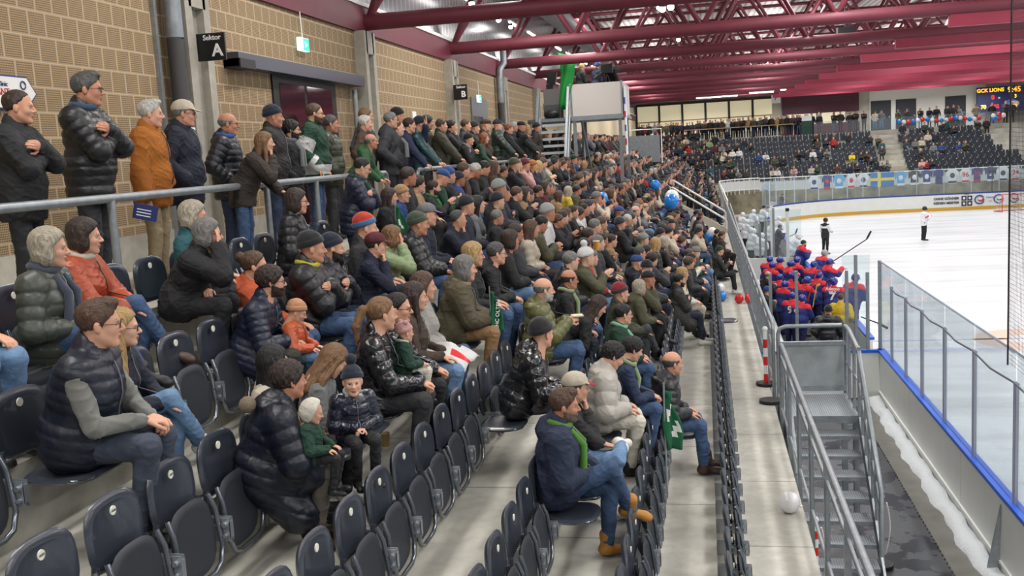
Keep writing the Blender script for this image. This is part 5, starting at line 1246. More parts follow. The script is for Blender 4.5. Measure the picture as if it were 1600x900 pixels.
    for n in 'LR':
        if sp.get('noshoe'): continue
        T = J['T'+n].astype(float); shin = J['K'+n]-J['A'+n]; Fm = frame(T, shin if sp.get('leg') in ('cross', 'ankle') and n == 'R' else np.array([0, 0, 1.]))
        put('shoe', shoe_mesh(sp.get('shoe', 'low')), t, m4(Fm, J['A'+n]), [sp.get('shoem', M_BLACK), sp.get('solem', mat('sole_grey', srgb(60, 58, 56))), sp.get('shoem', M_BLACK)])
    t['_hd'] = [float(x) for x in HD]
    return t, J
# ------------------------------------------------------------------ people: where they stand or sit
def H(c): return fab(HAIRC[c], 'hair')
def K(c): return fab(cc(c), 'knit')
def ray_at_y(px, py, y):
    d = _F+_R*(px-800)/F_PX-_U*(py-450)/F_PX; return CAM+d*(y/d[1])
def solve(HD, rz, px, py, row, xt, zt, y=None, s0=.98, ys=None):
    R = rot(z=rz); best = None
    for yy in (np.arange(2.5, 62, .04) if y is None else [y+R[1]@HD]):
        p = ray_at_y(px, py, yy); s = (p[2]-zt)/HD[2]; o = p-R@(HD*s); c = ((o[0]-xt)/.12)**2+((s-s0)/.07)**2
        if best is None or c < best[0]: best = (c, o, s)
    return best[1], min(max(best[2], .86), 1.12)
PEOPLE = []      # (row, y, x)
def P(label, px, py, row, y=None, group=None, **sp):
    assert len(label.replace('-', ' ').split()) <= 16 or not print('LONG', label)
    st = sp.get('stand', False); rz = sp.pop('rz', .18); dx = sp.pop('dx', 0)
    if st: sp.setdefault('long', .14); sp['fat'] = sp.get('fat', .0)+.01
    J = skeleton(sp)
    if row == 8: xt, zt = -5.0+dx, CONC_Z
    elif row == 7 and st: xt, zt = row_x(7)+.34+dx, row_z(7)
    else: xt, zt = row_x(row)+.23+dx, row_z(row)
    o, s = solve(J['HD'], rz, px, py, row, xt, zt, y)
    t, J = make_person(sp, 'person', (o[0], o[1], zt), rz, s); t['label'] = label; t['category'] = 'person'
    if group: t['group'] = group
    PEOPLE.append((row, float(o[1]), float(o[0])))
    return t, J
pf = lambda c: fab(cc(c), 'puffer'); pl = lambda c: fab(cc(c)); dn = lambda c: fab(cc(c), 'denim'); shn = lambda c: fab(cc(c), 'shiny')
SH_W, SH_B, SH_T = mat('shoe_white', srgb(215, 212, 205), rough=.6), mat('shoe_brown', srgb(70, 48, 38), rough=.5), mat('shoe_tan', srgb(176, 122, 52), rough=.7)
SO_W = mat('sole_white', srgb(220, 218, 210))
# standing behind the rail
P('standing man with receding dark hair and black jacket, arms crossed, by the restaurant sign', 30, 168, 8, tier=0, stand=1, arms='cross', topm=pl('black'), legm=pl('black'), hair='receding', hairm=H('dbrown'), skin=1, fat=.01)
P('standing man with swept grey hair, glasses and black quilted jacket, arms crossed before the bricks', 137, 140, 8, tier=0, stand=1, arms='cross', quilt=.07, fat=.02, wide=1.08, topm=pf('black'), legm=pl('char'), hair='quiff', hairm=H('dgrey'), glasses=1, skin=2, scarf=1, scarf_ends=False, scarfm=K((50, 80, 110)), topname='quilted_jacket')
t_, _ = P('standing white-haired man in an ochre corduroy jacket and beige trousers', 236, 178, 8, tier=0, stand=1, arms=('pocket', 'hang'), fat=.02, topm=mat('ochre_corduroy', srgb(158, 94, 30), rough=.9, bump=.5, bscale=60, stretch=(3, 3, .2), bdist=.01), legm=pl('khaki'), hair='quiff', hairm=H('white'), skin=0, long=.15)
P('standing man in a beige cap and navy parka beside the first pillar', 288, 178, 8, tier=0, stand=1, arms='pocket', fat=.02, topm=pl('navy'), legm=pl('navy'), hat='cap', hatm=pl('beige'), hair='crew', hairm=H('grey'), glasses=1, hood=1, long=.2, skin=1)
P('standing balding man with blue scarf and dark quilted jacket', 357, 194, 8, tier=0, stand=1, arms='pocket', quilt=.07, fat=.02, topm=pf((36, 38, 46)), legm=dn('djean'), hair='bald', hairm=H('grey'), glasses=1, scarf=1, scarf_ends=False, scarfm=K((54, 96, 180)), skin=2, hood=1)
P('woman with wavy light brown hair leaning on the rail, hand at her chin', 412, 238, 8, dx=.25, tier=0, g='f', stand=1, lean=.55, arms=('rail', 'chin'), topm=pl((58, 50, 44)), legm=dn('jean'), hair='longfront', hairm=H('lbrown'), fat=.015)
P('standing man in a navy beanie and dark jacket behind the leaning woman', 428, 183, 8, dx=-.1, tier=0, stand=1, arms='pocket', fat=.02, topm=pl((44, 42, 40)), legm=dn('djean'), hat='beanie', hatm=K('navy'), skin=2)
P('standing dark-haired man with glasses, black jacket and patterned scarf beside the beanie man', 456, 203, 8, tier=0, stand=1, arms='pocket', topm=pl('black'), legm=dn('djean'), hair='curly', hairm=H('black'), glasses=1, beard=1, scarf=1, scarfm=K('grey'))
tj, Jj = P('tall standing man in a dark green ice hockey jersey with white patches', 492, 178, 8, tier=0, stand=1, arms='down', fat=.035, top='plain', topm=pl('dgreen'), legm=dn('jean'), hair='crew', hairm=H('brown'), glasses=1, beard=1, beardm=H('brown'), long=.15, topname='jersey', collar=0, bandm=pl('white'), bands=[('SR', 'ER', .35, .85, .12), ('SR', 'ER', -.1, .05, .08), ('P', 'C', -.25, .1, .4), ('ER', 'WR', .5, .75, .1)])
P('standing man with dark grey hair and olive padded jacket beside the jersey man', 517, 194, 8, tier=0, stand=1, arms='pocket', quilt=.08, fat=.03, topm=pf((66, 70, 54)), legm=pl('char'), hair='short', hairm=H('dgrey'), skin=2)
P('standing brown-haired person in a grey-teal coat at the back by the wall', 572, 178, 8, dx=-.5, tier=1, stand=1, arms='pocket', fat=.02, topm=pl((70, 86, 90)), legm=pl('char'), hair='short', hairm=H('lbrown'))
P('standing woman with white-grey hair and olive coat behind the green hoodie', 571, 193, 8, dx=-.15, tier=1, g='f', stand=1, arms='pocket', topm=pl('brown'), legm=pl('char'), hair='short', hairm=H('white'))
P('bald man in a green hoodie leaning over the end of the near rail', 580, 222, 8, dx=.2, tier=0, stand=1, lean=.45, arms='rail', topm=pl((44, 92, 52)), legm=pl('beige'), hair='bald', hairm=H('grey'), top='hoodie', skin=2)
P('standing grey-haired man with glasses in a charcoal jacket', 611, 188, 8, tier=1, stand=1, arms='pocket', fat=.02, topm=pl('char'), legm=pl('black'), hair='short', hairm=H('grey'), glasses=1, hood=1)
P('standing man with reddish face and checked scarf beside the charcoal jacket', 622, 200, 8, dx=.1, tier=1, stand=1, arms='pocket', topm=pl('black'), legm=pl('navy'), hair='receding', hairm=H('brown'), scarf=1, scarfm=K('grey'), skin=3)
P('standing man in a tall black beanie and navy jacket', 622, 180, 8, dx=-.2, tier=1, stand=1, arms='pocket', fat=.02, topm=pl('black'), legm=dn('djean'), hat='beanie', hatm=K('black'), skin=1)
P('person in navy jacket leaning forward with a raised hand by the teal jacket', 640, 196, 8, dx=.0, tier=1, stand=1, arms=('up', 'rail'), lean=.2, topm=pl((38, 46, 80)), legm=dn('jean'), hair='short', hairm=H('dbrown'))
P('person in navy beanie and teal jacket with black gloves on the second rail', 657, 195, 8, dx=.15, tier=1, stand=1, arms='rail', topm=pf((34, 72, 80)), legm=dn('jean'), hat='beanie', hatm=K('navy'), lean=.15)
P('curly dark-haired standing man in an olive jacket behind the teal jacket', 668, 192, 8, dx=-.3, tier=1, stand=1, arms='pocket', topm=pl('olive'), legm=pl('char'), hair='curly', hairm=H('black'))
P('brown-haired standing man in a black vest over an olive sleeve', 690, 196, 8, tier=1, stand=1, arms='rail', topm=pl((70, 70, 54)), legm=pl('char'), hair='short', hairm=H('brown'), fat=.02)
P('standing woman with dark bun and black coat, hands at her mouth', 706, 198, 8, tier=1, g='f', stand=1, arms='chin', topm=pl('black'), legm=pl('black'), hair='bun', hairm=H('black'))
P('standing man with short sandy hair between the bun woman and the striped beanie', 728, 196, 8, dx=-.1, tier=1, stand=1, arms='pocket', topm=pl('char'), legm=pl('black'), hair='crew', hairm=H('brown'))
P('standing person in a black and white beanie with dark jacket', 742, 200, 8, tier=1, stand=1, arms='rail', topm=pl('black'), legm=pl('black'), hat='beanie', hatm=K('black'))
bpy_last = None
P('person in a black cap leaning on the second rail, holding a phone', 733, 218, 8, dx=.25, tier=1, stand=1, arms='phone', lean=.5, topm=pl('black'), legm=pl('char'), hat='beanie', hatm=K('black'), scarf=1, scarfm=K('lgrey'))
P('standing man in a brown flat cap and brown jacket', 759, 196, 8, dx=-.1, tier=1, stand=1, arms='pocket', topm=pl('brown'), legm=pl('brown'), hat='flatcap', hatm=pl('brown'))
P('woman with reddish hair and dark green jacket leaning on the second rail', 757, 216, 8, dx=.2, tier=1, g='f', stand=1, arms='rail', lean=.4, topm=pl('dgreen'), legm=pl('black'), hair='long', hairm=H('ginger'))
P('standing man in a navy and white cap with dark green padded jacket', 778, 196, 8, tier=1, stand=1, arms='rail', quilt=.08, fat=.03, topm=pf((34, 56, 44)), legm=pl('black'), hat='cap', hatm=pl('navy'), hatm2=pl('white'))
P('standing man in black jacket pointing across the rail', 795, 202, 8, tier=1, stand=1, arms=('point', 'rail'), topm=pl('black'), legm=pl('black'), hair='short', hairm=H('ginger'), fat=.02)
P('standing white-haired man behind the pointing man', 803, 198, 8, dx=-.2, tier=1, stand=1, arms='pocket', topm=pl('char'), legm=pl('black'), hair='short', hairm=H('white'))
P('standing man in black cap and black jacket right of the pointing man', 815, 198, 8, tier=1, stand=1, arms='rail', topm=pl('black'), legm=pl('black'), hat='cap', hatm=pl('black'))
P('standing blond woman in grey jacket beside the black cap', 824, 203, 8, dx=.1, tier=1, g='f', stand=1, arms='rail', topm=pl('char'), legm=pl('black'), hair='long', hairm=H('blond'))
P('standing man in black beanie and long dark brown shearling coat by the platform stair', 839, 195, 8, tier=1, stand=1, arms='pocket', fat=.03, long=.5, topm=pl((54, 46, 42)), legm=pl('black'), hat='beanie', hatm=K('black'))
P('blond woman standing right beside the shearling coat by the platform stair', 851, 208, 8, tier=1, g='f', stand=1, arms='rail', topm=pl('char'), legm=pl('black'), hair='long', hairm=H('blond'))
P('man in a navy quilted jacket standing below the rail with arms crossed', 566, 262, 7, y=10.35, tier=0, stand=1, arms='cross', quilt=.08, fat=.03, topm=pf((34, 42, 66)), legm=dn((36, 42, 56)), hair='crew', hairm=H('black'), glasses=1, lean=.2, scarf=1, scarfm=K('dgreen'), hood=1, hp=.35)
# top row, seated
P('woman with ash blond bob in a grey-green padded coat, far left top row', 78, 388, 7, y=4.95, tier=0, g='f', arms='lap2', quilt=.085, fat=.025, topm=pf((78, 82, 74)), legm=dn('jean'), hair='bob', hairm=H('ash'), skin=0, scarf=1, scarfm=K('slate'), leg='cross')
P('seated woman with dark brown hair in an orange coat and jeans, legs crossed', 133, 370, 7, y=5.6, tier=0, g='f', arms='clasp', quilt=0, fat=.025, topm=pf((176, 72, 34)), legm=dn('jean'), hair='bob', hairm=H('dbrown'), scarf=1, scarf_ends=False, scarfm=K('beige'), leg='cross', shoe='boot', shoem=SH_B)
P('seated grey-haired person in black coat hiding the face behind a hand', 325, 366, 7, y=6.5, dx=.15, tier=0, arms=('lap2', 'face'), lean=.5, fat=.03, topm=pl((30, 30, 32)), legm=dn((40, 40, 44)), hair='bob', hairm=H('grey'), glasses=1, hood=0)
P('seated person with pale blond hair and green sleeve behind the black coat', 303, 338, 7, y=7.05, tier=0, g='f', arms='lap', lean=.1, topm=pl('teal'), legm=pl('char'), hair='bob', hairm=H('ash'))
P('seated woman with short dark brown hair and glasses in black padded jacket, top row', 464, 315, 7, tier=0, g='f', arms='lap2', quilt=.08, fat=.02, topm=pf('black'), legm=pl('black'), hair='bob', hairm=H('dbrown'), glasses=1)
P('dark long-haired woman in black coat turned to a child, top row', 609, 308, 7, y=11.4, tier=0, g='f', arms='lap', fat=.02, topm=pl('black'), legm=pl('black'), hair='long', hairm=H('dbrown'))
P('dark-haired man in black jacket with green and yellow scarf, top row', 678, 294, 7, tier=1, arms='clap', topm=pl('black'), legm=dn('djean'), hair='short', hairm=H('dbrown'), beard=1, beardm=H('dbrown'), scarf=1, scarfm=K((40, 130, 60)), hood=1)
# sixth row
P('seated man in navy quilted vest over grey jumper with glasses and slate jeans', 156, 506, 6, y=4.3, tier=0, arms='clasp', top='vest', quilt=.06, fat=.02, wide=1.1, topm=pf((30, 36, 52)), sleevem=K((128, 128, 122)), legm=dn('slate'), hair='quiff', hairm=H('brown'), glasses=1, lean=.28, skin=0, topname='quilted_vest', hy=.35)
P('girl with long blond hair and glasses in light jeans, beside the vest man', 191, 512, 6, y=4.9, tier=0, g='f', arms='clasp', topm=pl('navy'), legm=dn('ljean'), hair='longfront', hairm=H('blond'), glasses=1, skin=3, shoem=SH_W, solem=SO_W, leg='cross', lean=.2)
P('person in light jeans at the left picture edge, only the legs in view', -105, 382, 7, y=4.35, rz=0.0, tier=1, arms='lap', topm=pl('char'), legm=dn('ljean'), hair='short', hairm=H('brown'))
P('bearded man in a navy quilted jacket holding a child in orange', 424, 440, 6, y=6.6, tier=0, arms='clasp', quilt=.055, fat=.02, wide=1.1, topm=pf((32, 40, 62)), legm=pl((58, 60, 52)), hair='curly', hairm=H('dbrown'), beard=1, glasses=1, lean=.42, long=.2, hy=.35, topname='quilted_jacket')
P('child with a bun in a white scrunchie and orange hoodie behind the navy quilted jacket', 398, 416, 6, y=7.1, tier=0, g='f', arms='lap', topm=pl('orange'), legm=dn('jean'), hair='bun', hairm=H('brown'), top='hoodie', lean=-.05)
P('stout man in black beanie and black padded jacket, arms crossed, jeans', 488, 388, 6, y=7.6, tier=0, arms='cross', quilt=.085, fat=.045, wide=1.1, topm=pf('black'), legm=dn('jean'), hat='beanie', hatm=K('black'), skin=1, knee=.14, scarf=1, scarf_ends=False, scarfm=K((200, 190, 40)))
P('man in dark navy beanie and black jacket, arms crossed, beside the stout man', 520, 388, 6, y=8.15, tier=0, arms='cross', fat=.02, topm=pf((40, 40, 48)), legm=dn('djean'), hat='beanie', hatm=K('navy'), beard=1, beardm=H('dbrown'))
P('man in maroon cap and navy sweater with hand at his chin', 588, 383, 6, y=8.85, tier=0, arms=('lap', 'chin'), topm=pl((26, 34, 58)), legm=dn('navy'), hat='cap', hatm=pl('burg'), hair='short', hairm=H('dbrown'), lean=.25, leg='cross')
P('spectator in a red, white and blue knitted beanie', 572, 356, 6, y=9.15, dx=-.3, tier=0, arms='lap', topm=pl('char'), legm=pl('black'), hat='beanie', hatm=K((200, 66, 44)), hatm2=K((70, 120, 170)))
P('woman in a light green jacket shading her face with one hand', 614, 371, 6, y=9.6, tier=0, g='f', arms=('lap2', 'face'), quilt=.08, fat=.02, topm=pf('lgreen'), legm=pl('beige'), hair='bob', hairm=H('lbrown'), lean=.25)
P('man in olive beanie and black padded jacket, jeans', 654, 351, 6, tier=0, arms='clasp', quilt=.08, fat=.03, topm=pf('black'), legm=dn('jean'), hat='beanie', hatm=K((70, 82, 66)), skin=2, hood=1, lean=.2)
P('person in lilac and grey cap with navy jacket, beyond the olive beanie', 668, 336, 6, tier=0, arms='lap', topm=pl('navy'), legm=dn('djean'), hat='cap', hatm=pl('grey'), hatm2=pl((120, 100, 150)), hood=1)
# fifth row
tl_, Jl_ = P('man in a long navy padded coat with furry bobble on the hood, elbows on knees', 452, 594, 5, y=5.15, rz=.5, tier=0, arms='clasp', quilt=.09, fat=.045, long=1., wide=1.1, topm=pf((22, 28, 44)), legm=pl((104, 96, 88)), hair='curly', hairm=H('dbrown'), lean=.40, hood=1, skin=2, hy=.3, topname='long_padded_coat', shoem=SH_B)
MB().ell(tuple(Jl_['N']-Jl_['fw']*.20-Jl_['up']*.03+np.array([0, -.06, 0])), (.055, .05, .055), 14).build('fur_bobble', mat('fur', srgb(150, 132, 112), rough=1, bump=1, bscale=150, bdist=.02), tl_)
P('woman with long straight dark hair behind the long navy coat', 428, 566, 5, y=5.7, dx=-.3, tier=0, g='f', arms='lap', topm=pl('beige'), legm=pl('black'), hair='long', hairm=H('black'), hs=1.0, hy=.8)
P('woman with light brown hair in a grey jumper bending over a child', 520, 572, 5, y=6.05, tier=0, g='f', arms='clasp', topm=K((120, 122, 122)), legm=pl('black'), hair='long', hairm=H('lbrown'), lean=.45, hp=.7, hy=.6, shoe='boot', shoem=SH_W, solem=SO_W)
P('woman with blond ponytail in a black padded jacket holding a baby', 597, 491, 5, y=6.7, tier=0, g='f', arms='clasp', quilt=.08, fat=.02, topm=shn('black'), legm=dn((52, 52, 56)), hair='ponytail', hairm=H('lbrown'), lean=.2, hy=.5, shoem=SH_W, solem=SO_W)
P('dark-haired woman with glasses and black jacket, black trousers, beside the ponytail woman', 623, 482, 5, y=7.25, tier=0, g='f', arms='clasp', topm=shn('black'), legm=pl((30, 30, 32)), hair='bun', hairm=H('black'), glasses=1, hy=-.1, lean=.15)
P('woman with very long brown hair and jeans, white jersey on her lap', 648, 464, 5, y=7.75, tier=0, g='f', arms='lap', topm=pl('brown'), legm=dn('ljean'), hair='longfront', hairm=H('dbrown'), lean=.1)
P('brown-haired woman wrapped in a pale grey shawl', 662, 447, 5, y=8.25, tier=0, g='f', arms='lap2', fat=.03, topm=K((176, 172, 164)), legm=dn('jean'), hair='long', hairm=H('brown'))
P('grey-haired person in olive coat and tan trousers, sitting sideways', 727, 420, 5, tier=0, arms='clasp', fat=.04, topm=pl((92, 84, 62)), legm=pl((160, 124, 84)), hair='bob', hairm=H('grey'), hood=1, lean=.25, scarf=1, scarf_ends=False, scarfm=K('khaki'))
P('fair-haired woman with glasses in black beyond the olive coat', 740, 398, 5, y=10.2, tier=0, g='f', arms='lap', topm=pl('black'), legm=dn('jean'), hair='bob', hairm=H('blond'), glasses=1)
P('dark grey-haired man with glasses and black jacket leaning forward, jeans', 776, 396, 5, tier=0, arms='clasp', topm=pl('black'), legm=dn('jean'), hair='short', hairm=H('dgrey'), glasses=1, lean=.35, hood=1)
# fourth row
t24, J24 = P('bald man in olive quilted jacket holding a folded paper, jeans', 850, 453, 4, y=10.3, tier=0, arms='phone', quilt=.08, fat=.03, topm=pf('moss'), legm=dn('jean'), hair='bald', hairm=H('grey'), hood=1, lean=.1, beard=1, beardm=H('white'))
P('bald man with black glasses, black coat and green-white scarf', 890, 437, 4, y=11.7, tier=0, arms='lap', topm=pl('black'), legm=dn('jean'), glasses=1, scarf=1, scarfm=K('lgreen'), hair='bald', hairm=H('dbrown'), skin=2)
P('person with dark hair in black coat bent far forward over the knees', 935, 478, 4, y=11.05, tier=0, arms='clasp', topm=pl('black'), legm=pl('navy'), hair='long', hairm=H('dbrown'), lean=.95, hp=.6)
P('person in black beanie and shiny black padded jacket looking away, grey trousers', 847, 522, 4, y=8.15, tier=0, arms='clasp', quilt=.085, fat=.03, topm=shn('black'), legm=pl((84, 80, 84)), hat='beanie', hatm=K('black'), lean=.42, hy=.7, hood=1)
# third row
P('man with short greying hair and beard, navy jacket, green scarf, jeans and tan boots', 882, 634, 3, y=7.1, tier=0, arms=('lap', 'lap2'), fat=.035, wide=1.08, topm=pl((38, 48, 74)), legm=dn((60, 84, 118)), hair='quiff', hairm=H('brown'), beard=1, beardm=fab((128, 104, 88), 'hair'), leg='cross', shoe='boot', shoem=SH_T, scarf=1, scarfm=K((84, 140, 50)), hood=1, hy=-.0, skin=2)
P('person in beige and red trucker cap, black jacket, hand at the face', 900, 606, 3, y=7.75, tier=0, arms=('lap', 'chin'), topm=pl((40, 38, 38)), legm=dn('ljean'), hat='cap', hatm=pl('beige'), hatm2=pl((170, 30, 50)), hair='crew', hairm=H('brown'), leg='ankle', shoem=SH_W, solem=SO_W)
P('black-haired youth in a cream white padded coat and cream trousers', 958, 556, 3, y=9.1, tier=0, arms='lap', quilt=.13, fat=.05, topm=pf((196, 190, 180)), legm=pl('cream'), hair='curly', hairm=H('black'), lean=.3, hp=.5, hood=1)
P('curly dark-haired youth in navy jacket with a pale check scarf', 989, 546, 3, y=9.65, tier=0, arms='clasp', topm=pl((36, 52, 84)), legm=dn('jean'), hair='curly', hairm=H('black'), scarf=1, scarfm=K('lgreen'), lean=.3, hp=.4)
tj2, Jj2 = P('dark-haired man in a dark green ice hockey jersey seated with a white-green scarf', 974, 491, 3, y=11.35, tier=0, arms='lap', fat=.035, topm=pl('dgreen'), legm=dn('jean'), hair='short', hairm=H('black'), glasses=1, scarf=1, scarfm=K((140, 190, 160)), lean=.2, topname='jersey', collar=0, bandm=pl('white'), bands=[('SR', 'ER', .55, .95, .12), ('SR', 'ER', -.05, .2, .08), ('P', 'C', -.1, .1, .4)])
P('man in a red and grey striped beanie and olive green sweater', 970, 458, 3, y=12.9, tier=0, arms='clasp', topm=pl((62, 66, 46)), legm=pl('char'), hat='beanie', hatm=K((150, 40, 44)), hatm2=K('char'), leg='cross', shoem=M_BLACK)
P('broad person in a dark grey hooded coat seen from behind', 1011, 420, 3, tier=0, arms='clasp', fat=.04, wide=1.1, topm=pl((52, 52, 54)), legm=pl('navy'), hat='beanie', hatm=K('black'), hood=1, hy=.7, hp=.4)
P('person in a blue cap and navy jacket beside the dark hooded coat', 996, 411, 3, tier=1, arms='lap', topm=pl('navy'), legm=dn('jean'), hat='cap', hatm=pl('blue'), hood=1)
P('grey-haired man with glasses and dark jacket behind the blue cap', 1000, 396, 3, tier=1, arms='lap', topm=pl('char'), legm=dn('jean'), hair='short', hairm=H('dgrey'), glasses=1)
# second and front row
P('balding man in black quilted jacket, jeans and brown shoes, alone in the second row', 1051, 568, 2, y=10.35, tier=0, arms='lap', quilt=.07, fat=.03, topm=pf('black'), legm=dn('jean'), hair='bald', hairm=H('dgrey'), lean=.25, shoe='boot', shoem=SH_B, leg='out', skin=1, hood=1)
P('dark-haired man in charcoal coat with arms crossed and white trainers', 1062, 438, 2, tier=0, arms='cross', fat=.03, topm=pl((66, 64, 62)), legm=pl('navy'), hair='crew', hairm=H('black'), beard=1, shoem=SH_W, solem=SO_W, leg='out', long=.3)
P('woman with long blond hair and cream coat beyond the charcoal coat', 1067, 428, 2, y=18.0, tier=1, g='f', arms='lap', topm=pl('cream'), legm=pl('beige'), hair='longfront', hairm=H('blond'))
P('curly brown-haired youth in dark jacket, second row', 1077, 411, 2, tier=1, arms='lap', topm=pl('char'), legm=pl('black'), hair='curly', hairm=H('brown'))
P('person with short brown hair in cream fleece, second row', 1077, 397, 2, tier=1, arms='phone', topm=pl('cream'), legm=pl('beige'), hair='crew', hairm=H('brown'))
P('dark-haired man in bright blue jacket with orange collar, second row', 1066, 377, 2, tier=1, arms='phone', topm=pl((36, 64, 160)), legm=dn('jean'), hair='curly', hairm=H('brown'))
P('person in dark green beanie and jacket on the front row by the guard rail', 1125, 392, 1, tier=1, arms='phone', topm=pl((50, 54, 50)), legm=pl('black'), hat='beanie', hatm=K((40, 58, 44)), shoem=SH_W, solem=SO_W, leg='out', hood=1)
P('man in black jacket holding a white balloon on the front row', 1121, 364, 1, tier=1, arms='phone', topm=pl('black'), legm=pl('black'), hair='crew', hairm=H('black'), beard=1)
P('person with brown hair beyond the balloon man on the front row', 1129, 367, 1, tier=1, arms='lap', topm=pl('brown'), legm=pl('black'), hair='short', hairm=H('brown'))
# children and babies on laps
def child(label, px, py, X, sc_, zoff=0, **sp):
    rz = sp.pop('rz', .1); sp.setdefault('tier', 0); sp.setdefault('hs', 1.28); J = skeleton(sp); p = on(0, X, px, py); o = p-rot(z=rz)@(J['HD']*sc_)
    t, J = make_person(sp, 'person', tuple(o), rz, sc_); t['label'] = label; t['category'] = 'child'; return t
child('small child in peach beanie and orange coat held by the bearded man', 464, 488, -2.98, .52, arms='lap', lean=.1, fat=.03, topm=pf('orange'), legm=dn('ljean'), hat='beanie', hatm=K((204, 150, 110)), hatm2=K((204, 150, 110)), shoem=SH_W, hp=.4)
child('baby in a pink beanie with bobbles, green jersey and white collar', 633, 520, -2.2, .46, rz=.5, arms='lap', fat=.03, topm=pl('dgreen'), legm=pl('cream'), hat='bearpom', hatm=K('pink'), hatm2=K('pink'), scarf=1, scarf_ends=False, scarfm=K('cream'))
child('toddler in a navy bobble hat and shiny navy jacket looking at the camera', 551, 596, -2.2, .56, rz=-.9, hy=-.25, arms='lap2', fat=.03, quilt=.12, topm=shn('navy'), legm=pl('black'), hat='pom', hatm=K('navy'), hatm2=K('navy'), scarf=1, scarf_ends=False, scarfm=K('lgrey'), skin=3)
child('baby in a cream furry hood beside the long navy coat', 489, 644, -2.25, .42, arms='lap', fat=.03, topm=pl('dgreen'), legm=pl('black'), hat='hood', hatm=pl('cream'), hp=.3)
child('child in beige beanie and bright blue jacket beside the dark long-haired woman', 629, 304, -3.75, .75, hs=1.15, arms='lap', topm=pl('blue'), legm=pl('navy'), hat='beanie', hatm=K('tan'))
# ------------------------------------------------------------------ seats: folded where nobody sits, lowered under people
occ = {}
for k, y, x in PEOPLE:
    if k < 8 and not (k == 7 and abs(y-10.35) < .1):
        i = seat_index(k, y)
        for j in (i, i+1, i-1):
            if (k, j) not in occ: occ[(k, j)] = y; break
EMPTY = {1: (5.2, 30.5), 2: (4.8, 17.0), 3: (4.2, 12.4), 4: (3.0, 10.0), 5: (2.4, 6.6), 6: (2.2, 6.6), 7: (3.0, 10.4)}
for k in range(1, 8):
    y0, y1 = EMPTY[k]; n = 0
    for i in range(-12, 60):
        y = seat_y(k, i)
        if y < 2.0 or y > max(y1, 12.5 if k > 2 else y1): continue
        if (k, i) in occ: put_seat(k, i, True, 'lowered dark grey seat under a spectator, %s row, %.1f metres along' % (ROWW[k], y)); continue
        if y < y0 or y > y1: continue
        if k == 1 and abs(y-19.75) < .2: put_seat(k, i, True, 'empty lowered dark grey seat sticking out over the walkway, front row'); n += 1; continue
        if k == 5 and abs(y-6.4) < .26: put_seat(k, i, True, 'empty lowered glossy seat beside the toddler, fifth row'); n += 1; continue
        put_seat(k, i, False, 'empty folded dark grey seat, %s row, %s one from the camera end' % (ROWW[k], nth(n))); n += 1
seatlist = [o for o in bpy.data.objects if o.name.startswith('folding_seat') and o.get('label')]
cnt = {}
for o in sorted([o for o in seatlist if 'lowered dark grey seat under' in o['label']], key=lambda o: o.location.y):
    k = o['label'].split(',')[1].split()[0]; cnt[k] = cnt.get(k, -1)+1; o['label'] = 'lowered dark grey seat under a spectator, %s row, %s occupied one from the camera' % (k, nth(cnt[k]))
# readable numbers on the nearest stickers
for k, i, s_ in ((5, 0, 'A505'), (5, 1, 'A506'), (5, 2, 'A507')):
    for o in seatlist:
        if abs(o.location.y-seat_y(k, i)) < .01 and abs(o.location.x-row_x(k)) < .01:
            text('seat_number', s_, .016, M_INK, o, (.0365, -.03, .765), (PI/2, 0, PI/2), ext=.0005)
# ------------------------------------------------------------------ the packed stand: copies of a few seated and standing people
JK = [('black', 38), ('navy', 20), ('char', 12), ('olive', 6), ('brown', 6), ('dgreen', 3), ('grey', 5), ('beige', 4), ('burg', 2), ('blue', 4), ('teal', 2), ('red', 1), ('white', 3), ('tan', 3), ('green', 1), ('orange', 1), ('lgreen', 1), ('pink', 1)]
JW_ = dict(black='black', navy='navy', char='charcoal', olive='olive', brown='brown', dgreen='dark green', grey='grey', beige='beige', burg='burgundy', blue='blue', teal='teal', red='red', white='white', tan='tan', green='green', orange='orange', lgreen='pale green', pink='pink', yellow='yellow', cream='cream', sky='sky blue', silver='silver grey', moss='moss green', ochre='ochre', purple='purple')
TR = [('jean', 4), ('djean', 4), ('black', 4), ('char', 2), ('ljean', 1), ('khaki', 1)]
pick = lambda L: random.choices([a for a, _ in L], [b for _, b in L])[0]
DMY = pl('black')
def proto(**sp):
    sp.setdefault('tier', 2); t, J = make_person(dict(topm=DMY, legm=dn('jean'), hair='short', hairm=H('brown'), hy=.3, **sp), 'person'); t['label'] = ''
    for c in t.children:
        for s_ in c.material_slots:
            m_ = s_.material; s_.link = 'OBJECT'; s_.material = m_
        KIDS[c.name] = []
    KIDS[t.name] = list(t.children); t['J'] = [float(v) for v in J['HD']]; return (t, J['HD'], sp)
SEATED = [proto(arms='lap', fat=.02, lean=.08), proto(arms='clasp', fat=.025, lean=.35, quilt=.09), proto(arms='cross', fat=.03, lean=.1), proto(arms='phone', fat=.015, lean=.2, hp=.4), proto(arms=('lap', 'chin'), fat=.015, lean=.3), proto(arms='clap', fat=.02, lean=.12),
          proto(g='f', arms='lap2', fat=.015, lean=.1, quilt=.09), proto(g='f', arms='clasp', lean=.3, fat=.01), proto(arms='lap2', fat=.03, lean=.2, hood=1), proto(g='f', arms='lap', fat=.02, lean=.15, leg='cross', hood=1)]
STAND = [proto(stand=1, arms='cross', fat=.02), proto(stand=1, arms='pocket', fat=.02), proto(g='f', stand=1, arms='rail', fat=.015, lean=.15), proto(stand=1, arms='hang', fat=.01)]
